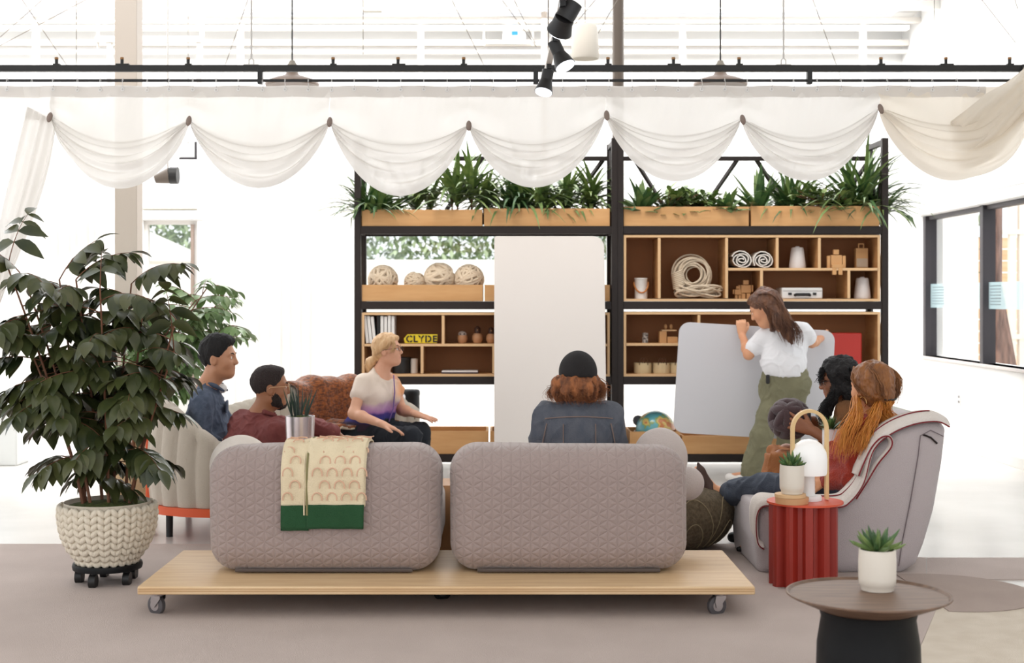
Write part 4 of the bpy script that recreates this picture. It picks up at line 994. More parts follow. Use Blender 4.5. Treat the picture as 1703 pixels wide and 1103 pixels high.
# ================================================================ SMALL TABLE WITH SNAKE PLANT
Y = 7.45; zt1 = at(0, 745, 7.3).z
t = thing('pedestal_table', 'small round pedestal table hidden behind the left sofa back', 'table', (at(512, 0, Y).x, Y, 0)); cx = at(512, 0, Y).x
MB().lathe([(.001, zt1-.02), (.20, zt1-.02), (.205, zt1-.01), (.20, zt1), (.001, zt1)], (cx, Y, 0), 40).build('tabletop', mat('table_pinkwood', (214, 168, 130), .5), t)
MB().cyl((cx, Y, .015), (cx, Y, zt1-.02), .022, .022, 16).build('stem', M_black, t); MB().lathe([(.001, 0), (.14, 0), (.14, .012), (.03, .02)], (cx, Y, 0), 32).build('foot', M_black, t)
p = at(499, 745, Y); r = 24.5/F*Y; hp = at(0, 692, Y).z-zt1
t = thing('snake_plant', 'spiky snake plant in a shiny silver ribbed pot', 'plant', (p.x, Y, zt1))
MB().lathe([(.001, .001), (r*.93, .001), (r, hp), (r*.94, hp), (r*.92, hp-.02), (.001, hp-.02)], (p.x, Y, zt1), 72, fn=lambda a, z: 1+.012*math.sin(36*a)).build('pot', mat('silver_pot', (214, 204, 206), .25, metal=.85), t)
MB().lathe([(.001, hp-.03), (r*.9, hp-.03), (r*.9, hp-.006), (.001, hp+.006)], (p.x, Y, zt1), 24).build('soil', M_moss, t)
R = random.Random(8); m = MB()
for i in range(34):
    a = R.uniform(0, 2*PI); q = R.uniform(.0, .05); e = R.uniform(.0, .45); Ls = R.uniform(.10, .20)
    m.leaf((p.x+q*math.cos(a), Y+q*math.sin(a), zt1+hp-.005), (math.cos(a)*e, math.sin(a)*e, 1), (math.cos(a+1.5), math.sin(a+1.5), 0), Ls, .012, .0, R.randrange(2), 4, 'strap')
m.build('foliage', [mat('snake_green', (50, 68, 50), .4), mat('snake_dark', (34, 50, 42), .4)], t)
q = at(546, 733, 7.5); single('pink_book', MB().bb(q.x-.075, q.x+.07, 7.38, 7.5, zt1+.0005, zt1+.018), mat('book_pink', (232, 184, 150), .6), 'peach book lying right of the silver pot', 'book', bevel=.003)
# ================================================================ OTTOMAN
s = Sdf(); c = at(1118, 880, 7.75); s.ell((c.x, 7.75, .205), (.345, .34, .235), k=.02); s.plane((0, 0, 0.004), (0, 0, -1)); s.plane((0, 0, .355), (0, 0, 1), k=.08)
M_ott = mat('olive_wool', (112, 97, 76), .95, var=(60, (88, 76, 58)), bump=(120, .8))
t = thing('patterned_pouf', 'round olive-brown wool pouf with stitched arcs under the crossed feet', 'pouf', (c.x, 7.75, 0)); s.build('body', M_ott, t, h=.014)
m = MB()
def eon(a, b):     # point on the pouf surface by direction
    d = Vector((math.cos(a)*math.cos(b), math.sin(a)*math.cos(b), math.sin(b))); q = 1/math.sqrt((d.x/.347)**2+(d.y/.342)**2+(d.z/.237)**2); p_ = Vector((c.x, 7.75, .205))+d*q; p_.z = min(p_.z, .352); return p_
for k in range(8):
    a0 = -PI/2+k*PI/4+.25
    for w_, hh in ((.33, .95), (.18, .55)): m.tube([eon(a0+w_*math.cos(q)*1.2, -.62+hh*math.sin(q)) for q in [PI*i/16 for i in range(17)]], .0028, 5)
m.build('stitching', mat('stitch_tan', (150, 134, 104), .9), t)
# ================================================================ ARMCHAIR
M_arm = mat('armchair_fabric', (190, 178, 178), .9, bump=(240, .5), sheen=.35)
def P2(px, row, Y=7.0): q = at(px, row, Y); return (q.x, q.z)
outer = [P2(*q) for q in ((1262, 958), (1257, 900), (1262, 842), (1290, 836), (1388, 838), (1428, 800), (1452, 748), (1490, 712), (1540, 699), (1566, 699), (1576, 714), (1570, 770), (1556, 850), (1540, 905), (1526, 940), (1500, 956))]
s = Sdf(); s.poly(outer, 6.98, 7.78, .075, k=.01); s.poly([P2(*q) for q in ((1225, 843), (1392, 843), (1440, 800), (1468, 740), (1500, 690), (1400, 640), (1225, 700))], 7.07, 7.69, .06, k=.03, op='s')
s.plane((0, 0, .003), (0, 0, -1))
t = thing('armchair', 'pale mauve tub armchair holding the woman in the red sweater', 'armchair', (at(1420, 0, 7.3).x, 7.38, 0)); s.build('body', M_arm, t, h=.012)
MB().tube([(P2(*q)[0], 6.972, P2(*q)[1]) for q in ((1566, 725), (1545, 715), (1528, 724), (1524, 760), (1512, 830), (1498, 900), (1492, 940))], .0028, 5).build('seam', mat('seam_mauve', (120, 108, 110), .9), t)
MB().tube([(P2(*q)[0], 6.974, P2(*q)[1]) for q in ((1532, 722), (1545, 727), (1556, 737))], .005, 5).build('zip', M_frame, t)
# second armchair behind it
s = Sdf(); dx, dy = .0, 1.25
XR2 = max(a for a, b in outer)
sh2 = lambda a: XR2+.30-(XR2-a)*.55
s.poly([(sh2(a), b*.99) for a, b in outer], 8.5, 9.2, .07); s.poly([(sh2(P2(*q)[0])-.05, P2(*q)[1]) for q in ((1225, 843), (1392, 843), (1440, 800), (1468, 740), (1500, 690), (1400, 640), (1225, 700))], 8.6, 9.1, .06, k=.03, op='s'); s.plane((0, 0, .003), (0, 0, -1))
s.plane((0, 0, .70), (0, 0, 1), k=.03)
ob = s.build('armchair', mat('armchair_greige', (176, 172, 162), .9, bump=(240, .5)), h=.016); tag(ob, 'second grey-green armchair mostly hidden behind the first', 'armchair')
# throw on the near armchair : ribbon following the arm profile
M_thr = mat('throw_white', (226, 216, 208), .95, bump=(180, .5)); M_red = mat('stripe_maroon', (128, 40, 46), .9)
edge = [P2(*q) for q in ((1574, 700), (1552, 693), (1512, 696), (1478, 712), (1448, 742), (1432, 790), (1408, 822), (1388, 834), (1330, 832), (1290, 830), (1266, 834), (1256, 852), (1258, 890), (1268, 904))]
ed = catmull([(a, b, 0) for a, b in edge], 5); m = MB(); nE = len(ed)
def rib(u, v, lift=0):
    k = u*(nE-1); i = int(min(k, nE-2)); p_ = ed[i].lerp(ed[i+1], k-i); wv = .006*math.sin(u*26)
    y = 6.955+.14*v+(.02*math.sin(u*9)); z = p_.y+.012+lift+wv-(.035*(1-v)**3)
    return (p_.x, y, z)
t2 = thing('chair_throw', 'white throw with thin maroon stripes draped over the armchair arm and seat', 'throw', (at(1420, 0, 7).x, 7.0, .4))
m.grid(rib, 80, 6); m.build('cloth', M_thr, t2, solid=.018, angle=80)
MB().tube([rib(i/70, .02, .0) for i in range(71)], .0095, 6).build('hem', M_thr, t2)
m = MB(); m.tube([tuple(Vector(rib(i/70, .0, -.004))+Vector((0, -.009, 0))) for i in range(71)], .0032, 5); m.build('stripe', M_red, t2)
MB().tube([tuple(Vector(rib(.08+i/70*.6, .55, .012))) for i in range(71)], .0035, 5).build('stripe', M_red, t2)
# rolled fold of the throw near the shoulder
fp = catmull([(P2(*q)[0], P2(*q)[1], 0) for q in ((1420, 828), (1438, 800), (1456, 770), (1478, 742), (1476, 726), (1462, 726), (1446, 742), (1432, 770), (1424, 790))], 6)
MB().grid(lambda u, v: (fp[int(u*(len(fp)-1))].x, 6.96+.16*v, fp[int(u*(len(fp)-1))].y), len(fp)-1, 3).build('fold', M_thr, t2, solid=.016, angle=80)
MB().tube([(p_.x, 6.953, p_.y) for p_ in fp], .0042, 5).build('stripe', M_red, t2)
# cushion behind the woman
s = Sdf(); c = at(1452, 792, 7.2); s.ell((c.x, 7.22, c.z), (.06, .14, .13), rot=Matrix.Rotation(.35, 3, 'Y')); ob = s.build('cushion', mat('cushion_grey', (150, 148, 144), .9, bump=(200, .4)), h=.01); tag(ob, 'grey cushion wedged between the red sweater and the armchair', 'cushion')
# ================================================================ RED SIDE TABLE
Y = 6.72; c = at(1336, 0, Y); zt2 = at(0, 833, Y).z; M_rd = mat('red_lacquer', (154, 44, 32), .42); M_rd2 = mat('red_top', (216, 84, 52), .4)
t = thing('fluted_side_table', 'red fluted metal side table with an oval top', 'side table', (c.x, Y, 0))
n_ = 11; pts = []
for i in range(n_*6):
    a = 2*PI*i/(n_*6); ph = (i % 6); r = .162 if ph in (0, 1, 2) else .128
    pts.append((c.x+r*math.cos(a), Y+r*math.sin(a)))
vs = [(p_[0], p_[1], .0) for p_ in pts]+[(p_[0], p_[1], zt2-.012) for p_ in pts]; K = len(pts)
MB().add(vs, [(i, (i+1) % K, K+(i+1) % K, K+i) for i in range(K)]).build('body', M_rd, t, smooth=False, solid=.006)
vs = []; K = 48
for z in (zt2-.01, zt2):
    for i in range(K): a = 2*PI*i/K; vs.append((c.x+.008+.183*math.cos(a), Y+.175*math.sin(a), z))
MB().add(vs, [tuple(range(K))[::-1], tuple(range(K, 2*K))]+[(i, (i+1) % K, K+(i+1) % K, K+i) for i in range(K)]).build('tabletop', M_rd2, t, smooth=False)
# lamp
p = at(1345, 832, 6.74); p.z = zt2; t = thing('table_lamp', 'white dome table lamp with an arched bamboo handle', 'lamp', p)
MB().lathe([(.001, 0), (.062, 0), (.064, .01), (.06, .022), (.05, .024)], p, 32).build('base', white, t)
MB().lathe([(.030, .018), (.030, .085), (.028, .13)], p, 24).build('stem', white, t)
M_lamp = mat('lamp_glass', (240, 238, 236), .35, emit=((255, 250, 244), .12))
MB().lathe([(.084, .125), (.088, .14), (.089, .20), (.084, .235), (.066, .27), (.036, .292), (.001, .298)], p, 40).build('shade', M_lamp, t)
ar = [p+Vector((.082*sx_, -.062*0-.02, z)) for sx_, z in ((1, .0), (1, .12), (1, .30))]
arc = [Vector((p.x+.082*math.cos(a), p.y-.095, p.z+.345+.09*math.sin(a))) for a in [PI*i/20 for i in range(21)]]
hp_ = [Vector((p.x+.082, p.y-.0, p.z+.012)), Vector((p.x+.0825, p.y-.095*0, p.z+.2))]
arc = [Vector((p.x+.083*math.cos(a)+.004, p.y, p.z+.345+.09*math.sin(a))) for a in [PI*i/20 for i in range(21)]]
full = [Vector((p.x+.087, p.y, p.z+.006))]+arc+[Vector((p.x-.079, p.y, p.z+.30)), Vector((p.x-.079, p.y, p.z+.006))]
vs = []
for i, q in enumerate(full):
    d = (full[min(i+1, len(full)-1)]-full[max(i-1, 0)]).normalized(); nn = Vector((d.z, 0, -d.x))
    for (a, b) in ((-.008, -.016), (.008, -.016), (.008, .016), (-.008, .016)): vs.append(q+nn*a+Vector((0, b, 0)))
fs = []
for i in range(len(full)-1):
    for j in range(4): fs.append((i*4+j, i*4+(j+1) % 4, (i+1)*4+(j+1) % 4, (i+1)*4+j))
fs += [(0, 1, 2, 3), tuple(len(vs)-1-q for q in range(4))]
MB().add(vs, fs).build('handle', mat('bamboo', (226, 190, 136), .5), t, angle=50)
# stacked coaster + pot
def pot(px, row, Y, r, h, label, seed, zz=None, mt=None, foliage='succ', fh=.07, cat='plant', fr=1.0):
    p = at(px, row, Y)
    if zz is not None: p.z = zz
    t = thing('potted_succulent', label, cat, p)
    MB().lathe([(.001, .001), (r*.86, .001), (r*.9, h*.12), (r*.98, h*.16), (r, h*.3), (r*1.01, h*.7), (r*.98, h), (r*.9, h), (r*.88, h-.012), (.001, h-.012)], p, 36).build('pot', mt or M_ceramic, t)
    MB().lathe([(.001, h-.02), (r*.88, h-.02), (r*.88, h-.008), (.001, h-.004)], p, 20).build('soil', M_soil, t)
    m = MB(); R = random.Random(seed)
    for i in range(26 if foliage == 'succ' else 60):
        a = i*2.4+R.uniform(-.2, .2); e = .15+1.25*(i/26 if foliage == 'succ' else R.random()); L_ = fh*R.uniform(.75, 1.15)*(fr if e < .9 else 1)
        d = Vector((math.cos(a)*math.cos(e), math.sin(a)*math.cos(e), math.sin(e)))
        b_ = p+Vector((0, 0, h-.008))+Vector((d.x, d.y, 0))*r*.2
        if foliage == 'succ':
            u, v = perp(d); m.tube([b_, b_+d*L_*.5+Vector((0, 0, .004)), b_+d*L_*.8+Vector((0, 0, .006)), b_+d*L_+Vector((0, 0, .012))], [.007, .0085, .006, .0008], 6, R.randrange(2))
        else: m.leaf(b_, d, (0, 0, 1), L_, .014, .3, R.randrange(2), 3)
    m.build('foliage', [M_leafA, M_leafB], t); return t
q = at(1317, 826, 6.64); M_cork = mat('coaster_wood', (206, 156, 112), .6)
t = thing('wood_riser', 'stack of round pale wood pieces under the cream pot', 'riser', (q.x, q.y, zt2))
MB().lathe([(.001, .0005), (.078, .0005), (.08, .03), (.001, .03)], (q.x, q.y, zt2), 36).build('lower_disc', M_cork, t, angle=40)
MB().lathe([(.001, .031), (.074, .031), (.074, .046), (.001, .046)], (q.x-.008, q.y, zt2), 36).build('upper_disc', M_edge, t, angle=40)
pot(1317, 0, 6.64, .058, .138, 'succulent in a cream pot on the wood riser beside the lamp', 3, zt2+.0465, fh=.06)
# foreground table
Y = 4.72; c = at(1444, 990, Y); zt3 = c.z
t = thing('round_side_table', 'low dark round tray table in the right foreground', 'side table', (c.x, Y, 0))
MB().lathe([(.175, 0), (.178, .01), (.172, .22), (.158, zt3-.075), (.165, zt3-.05), (.001, zt3-.05)], (c.x, Y, 0), 64).build('drum', M_blackm, t)
MB().lathe([(.10, zt3-.05), (.165, zt3-.048), (.262, zt3-.006), (.276, zt3+.002), (.276, zt3+.007), (.270, zt3+.008), (.262, zt3), (.001, zt3)], (c.x, Y, 0), 72).build('tray_top', mat('walnut_stain', (128, 100, 80), .5, var=(5, (104, 80, 64), (1, 9, 1))), t)
pot(1459, 978, 4.80, .064, .142, 'succulent in a cream pot on the low black table', 5, zt3+.0005, fh=.075, fr=1.15)
# rear small table with white pot (right of the lamp handle)
Y = 7.6; zt4 = at(0, 750, Y).z; c = at(1384, 0, Y)
t = thing('wooden_stool', 'pale wooden stool table between the two armchairs', 'stool', (c.x, Y+.02, 0))
MB().lathe([(.001, zt4-.022), (.105, zt4-.022), (.11, zt4-.01), (.105, zt4), (.001, zt4)], (c.x, Y+.02, 0), 32).build('tabletop', M_wood, t)
for a in (.6, 2.2, 3.8, 5.4): MB().cyl((c.x+.07*math.cos(a), Y+.02+.07*math.sin(a), zt4-.022), (c.x+.11*math.cos(a), Y+.02+.11*math.sin(a), 0), .012, .01, 10).build('leg', M_wood, t)
pot(1382, 750, Y, .047, .122, 'small leafy plant in a white pot behind the lamp handle', 6, zt4+.0005, mat('pot_white', (236, 234, 236), .4), 'leafy', .085)
# ================================================================ CURTAIN TRACK
YT = 8.4
T = lambda px, row, dy=0: at(px, row, YT)+Vector((0, dy, 0))
zu = T(0, 114).z; zl = T(0, 134).z; xl = T(-60, 0).x; xr = T(1700, 0).x
t = thing('curtain_track', 'long black double rail that carries the scalloped curtain', 'curtain track', ((xl+xr)/2, YT, zl))
MB().bb(xl, xr+.3, YT-.02, YT+.02, zu-.019, zu+.019).build('upper_rail', M_black, t, smooth=False, bevel=.003)
MB().tube([(xl, YT, zl), (xr, YT, zl)], .0095, 10).build('lower_rod', M_black, t)
for px in (433, 891, 1346): MB().bb(T(px-4, 0).x, T(px+4, 0).x, YT-.022, YT+.022, zl-.022, zu).build('connector', M_black, t, smooth=False, bevel=.002)
MB().bb(T(1697, 0).x, T(1706, 0).x, YT-.03, YT+.03, zl-.03, zu+.02).build('end_bracket', M_black, t, smooth=False)
M_brass = mat('aged_brass', (150, 110, 70), .45, metal=.5)
for i, px in enumerate((94, 203, 313, 554, 662, 771, 1011, 1120, 1229, 1465, 1573, 1679)):
    x = T(px, 0).x; m = MB(); w_ = .045 if i % 3 == 1 else .022; m.bb(x-w_*.8, x+w_, YT-.015, YT+.015, zu+.019, zu+.028); m.cyl((x, YT, zu+.025), (x, YT, zu+.055), .010, .010, 10)
    c = m.build('clamp', M_black, t); MB().cyl((x, YT, zu+.055), (x, YT, zu+.068), .012, .011, 10).build('clamp_knob', M_brass, c)
for px in (418, 1303):
    x = T(px, 0).x; z0 = zu+.02
    m = MB(); m.cyl((x, YT, z0+.045), (x, YT, 4.3+.9), .006, .006, 8); m.tube([(x-.014, YT, z0), (x-.014, YT, z0+.03), (x, YT, z0+.045), (x+.014, YT, z0+.03), (x+.014, YT, z0)], .004, 6); m.bb(x-.045, x+.045, YT-.012, YT+.012, z0, z0+.006)
    m.build('hanger_rod', M_grey, t)
# ================================================================ SCALLOPED CURTAIN
M_cur = sheer('curtain_muslin', (240, 236, 231), .05, .4); M_hdr = sheer('curtain_header', (234, 229, 224), .02, .4); M_cur2 = sheer('curtain_warm', (242, 233, 220), .03, .4)
YC = 8.36; C_ = lambda px, row: at(px, row, YC)
knots = [(87, 195, 315), (316, 201, 314), (549, 203, 327), (779, 209, 313), (1007, 192, 303), (1232, 199, 302), (1460, 181, 302), (1704, 176, 0)]
ztop = C_(0, 144).z; zhd = C_(0, 163).z
t = thing('scalloped_curtain', 'sheer white curtain gathered into scalloped swags along the track', 'curtain', (0, YC, ztop))
mainm = MB(); lastm = MB(); rnd = random.Random(2)
for i in range(7):
    k0 = C_(knots[i][0], knots[i][1]); k1 = C_(knots[i+1][0], knots[i+1][1]); zb = C_(0, knots[i][2]).z
    last = i == 6; ph = rnd.uniform(0, 6); si = .13+rnd.uniform(-.02, .03)
    zm = (k0.z+k1.z)/2; so_ = zm-zb; sk = rnd.uniform(-.05, .05)
    def fn(u, v, i=i, k0=k0, k1=k1, so_=so_, ph=ph, si=si, last=last, sk=sk):
        tt = u; par = (4*tt*(1-tt)); sg = par**.78; spr = .0
        if last: spr = .20*max(0, (tt-.6)/.4)**1.5
        line = k0.z*(1-tt)+k1.z*tt
        inner = line-si*par**1.1+spr*1.2+.0; outer = line-so_*sg-(spr*.9)
        x = k0.x+(k1.x-k0.x)*tt
        # cloth above the swag
        if v < .42:
            q = v/.42; z = ztop+(inner-ztop)*q
            near = 1-par; arch = math.exp(-((q-.62)/.22)**2)
            y = .018*math.sin(x*2*PI/.36+1)*(1-q)+.006*math.sin(x*2*PI/.11+q*4)*(1-q)-.035*arch*near-.05*q*q*par-.012*math.sin(tt*PI*6+ph)*q*(1-q)*2
            x += sk*q*(1-q)*par
            return (x, YC+y-.02*q, z)
        q = (v-.42)/.58; z = inner+(outer-inner)*q
        hgt = abs(inner-outer); amp = min(1, hgt/.12)
        f1 = math.sin(q*PI*5.2+ph+1.6*math.sin(tt*PI*2+ph)); f2 = math.sin(q*PI*11+ph*2+2.2*math.sin(tt*PI+1)+tt*4)
        bulge = math.sin(PI*min(1, q*.96))**.7
        y = -.07*par-.085*bulge*amp-(.021*f1+.009*f2)*amp*math.sin(PI*min(q*1.0, 1))**.4+ (.05*max(0, q-.88)/.12)*amp
        z += (.010*f2)*amp*(1-q)
        return (x, YC+y-.01, z)
    (mainm if not last else lastm).grid(fn, 56, 66)
mainm.build('swag_cloth', M_cur, t, angle=180); lastm.build('right_swag', M_cur2, t, angle=180)
# left tail sweeping down, and flat strip above it
m = MB()
el = [(-40, 160), (-40, 300), (-40, 460), (-40, 560), (-40, 640)]; 
def tail(u, v):
    pl = (48-110*v**1.0, 178+500*v); pr = (97-14*v-92*v**1.6, 205+330*v)
    px = pl[0]*(1-u)+pr[0]*u; row = pl[1]*(1-u)+pr[1]*u; p = C_(px, row)
    return (p.x, YC-.02-.03*math.sin(u*PI*4.3+v*2)-.016*math.sin(u*PI*9+v*5)-.05*v, p.z)
m.grid(tail, 40, 40)
def tl2(u, v): p = C_(-60+150*u, 144+(60-22*(1-u))*v*(1)); return (p.x, YC+.012*math.sin(u*14)+.01*v, p.z)
m.grid(tl2, 24, 8)
m.build('left_tail', M_cur, t, angle=180)
# wrapped corner at the right end
m = MB()
def lerpt(u, tab):
    for (a, b), (c, d) in zip(tab, tab[1:]):
        if u <= c: return b+(d-b)*(u-a)/(c-a)
    return tab[-1][1]
def cor(u, v):
    px = 1575+143*u; topr = lerpt(u, [(0, 205), (.35, 162), (.6, 142), (.8, 119), (1, 152)]); bot = lerpt(u, [(0, 215), (.1, 285), (.45, 262), (.62, 232), (.8, 205), (1, 176)])
    row = topr+(bot-topr)*v; p = C_(px, row); return (p.x, YC-.05-.08*math.sin(PI*min(u, .5))-.028*math.sin(v*10+u*3)-.012*math.sin(v*25+u*9), p.z)
m.grid(cor, 26, 30); m.build('corner_gather', M_cur2, t, angle=180)
# header band, grommets, hooks
xh0 = C_(-60, 0).x; xh1 = C_(1640, 0).x
MB().grid(lambda u, v: (xh0+(xh1-xh0)*u, YC-.011+.018*math.sin((xh0+(xh1-xh0)*u)*2*PI/.36+1)*(1-.1*v), ztop+.003+(zhd-ztop)*v), 400, 2).build('header_band', M_hdr, t, angle=180)
M_grom = mat('grommet_white', (240, 238, 236), .35); M_hook = mat('hook_steel', (200, 196, 194), .35, metal=.6)
g = MB(); r = .0085; g.tube([(r*math.cos(a), 0, r*math.sin(a)) for a in [2*PI*k/10 for k in range(10)]], .0032, 5, closed=True)
h = MB(); h.tube([(0, 0, 0), (.004, -.01, .02), (.0, -.014, .055), (0, 0, .07), (0, .014, .055)], .0018, 4)
zg = C_(0, 150).z; g0 = h0 = None
for i in range(44):
    px = 14+38.4*i
    if px > 1630: break
    x = C_(px, 0).x; y = YC-.018+.018*math.sin(x*2*PI/.36+1)
    if g0 is None:
        t_loc = Vector(t.location); g0 = g.build('grommet', M_grom, t, org=(0, 0, 0)); h0 = h.build('hook', M_hook, t, org=(0, 0, 0))
        for q in (g0, h0): q.data.transform(Matrix.Translation(t_loc))
        a, b = g0, h0
    else: a = g0.copy(); b = h0.copy(); COL.objects.link(a); COL.objects.link(b)
    a.location = Vector((x, y, zg))-t_loc; b.location = Vector((x, y+.006, zg))-t_loc
M_knob = mat('stone_knob', (140, 122, 112), .7)
for i, (px, row, _) in enumerate(knots[:7]):
    p = C_(px+(1 if i else 0), row+2); MB().ball(p+Vector((0, -.05, -.0)), (.017, .016, .032), 12, rot=Matrix.Rotation(.3-.1*i, 3, 'Y')).build('knot_toggle', M_knob, t)
# ================================================================ LAMPS
def dome(px, label):
    Y = 10.0; p = at(px, 143, Y); t = thing('pendant_lamp', label, 'pendant lamp', p, 'metal dome pendants')
    u = Y/F; z = lambda row: at(0, row, Y).z-p.z; x = 0
    MB().lathe([(44*u, z(143)), (45*u, z(140)), (43*u, z(136)), (30*u, z(130)), (12*u, z(125)), (9*u, z(119)), (8.6*u, z(119)), (11*u, z(127)), (29*u, z(132)), (43*u, z(142))], p, 48).build('shade', mat('dome_metal_%d' % px, (130, 112, 100), .4, metal=.3), t, angle=70)
    MB().lathe([(8*u, z(126)), (8.5*u, z(108)), (6.5*u, z(106)), (4*u, z(101)), (.001, z(100))], p, 24).build('socket_cap', mat('cap_grey_%d' % px, (120, 112, 100), .5), t)
    MB().tube([p+Vector((0, 0, z(101))), p+Vector((0, 0, z(-90)))], .006, 6).build('cord', M_black, t)
dome(486, 'metal dome pendant lamp hanging behind the second swag'); dome(1198, 'metal dome pendant lamp hanging behind the sixth swag')
Y = 10.2; u = Y/F; p = at(973, 98, Y); t = thing('pendant_speaker', 'white cylindrical pendant speaker hanging right of the spotlights', 'speaker', p)
MB().lathe([(.001, 0), (22*u, 0), (23.5*u, 3*u), (21*u, 52*u), (18*u, 57*u), (.001, 58*u)], p, 36).build('body', mat('speaker_white', (222, 214, 202), .7), t)
MB().tube([p+Vector((0, 0, 57*u)), p+Vector((0, 0, 1.0))], .004, 6).build('cord', M_cable, t)
# track running toward the camera with three spotlights
a = at(904, 138, 8.2); b = at(946, -8, 5.6)
ztr = 2.66; ya = 8.1; yb = 5.3
t = thing('lighting_track', 'pale grey lighting track running above the sofas toward the viewer', 'lighting track', (.27, 7, ztr))
MB().bb(.255, .285, yb, ya, ztr, ztr+.03).build('rail', mat('track_white', (214, 206, 198), .5), t, smooth=False)
for y in (5.8, 7.6): MB().cyl((.27, y, ztr+.03), (.27, y, ZC), .004, .004, 6).build('suspension', M_cable, t)
M_bulb = mat('spot_lens', (250, 250, 255), .3, emit=((240, 244, 255), 3.0))
def spot(Y, top_, neck, rim, R1, R2, label):
    a = at(*top_, Y); b = at(*neck, Y); c = at(*rim, Y-.02 if Y > 6 else Y+.045); t = thing('spotlight', label, 'spotlight', (b.x, b.y, b.z)); d = (c-b).normalized()
    MB().tube([a, a+(b-a)*.02, b], [R1*.9, R1, R1], 24).build('housing', M_black, t, angle=50)
    MB().tube([b-d*.01, b+(c-b)*.35, c], [R1*1.02, R2*.8, R2], 28).build('flared_hood', M_black, t, angle=50)
    MB().tube([c-d*.001, c+d*.006, c+d*.012], [R2*.93, R2*.88, R2*.3], 28).build('lens', M_bulb, t)
    mid = (a+b)/2; MB().tube([mid+Vector((0, 0, 0)), Vector((.27, Y, ztr-.05)), Vector((.27, Y, ztr))], .009, 8).build('arm', M_black, t)
    MB().bb(.257, .283, Y-.05, Y+.05, ztr-.025, ztr-.0005).build('adapter', M_black, t)
def pr(y, dz): return (CX+.27/y*F, CY-(ztr+dz-H)/y*F)
spot(5.9, (954, 4), (938, 32), (930, 52), .042, .056, 'upper black track spotlight aimed down and left, nearest the viewer')
spot(6.7, (920, 68), (931, 92), (940, 110), .031, .052, 'middle black track spotlight with glowing lens')
spot(7.5, (912, 116), (908, 136), (904, 153), .032, .050, 'lowest black track spotlight aimed down, with glowing lens')
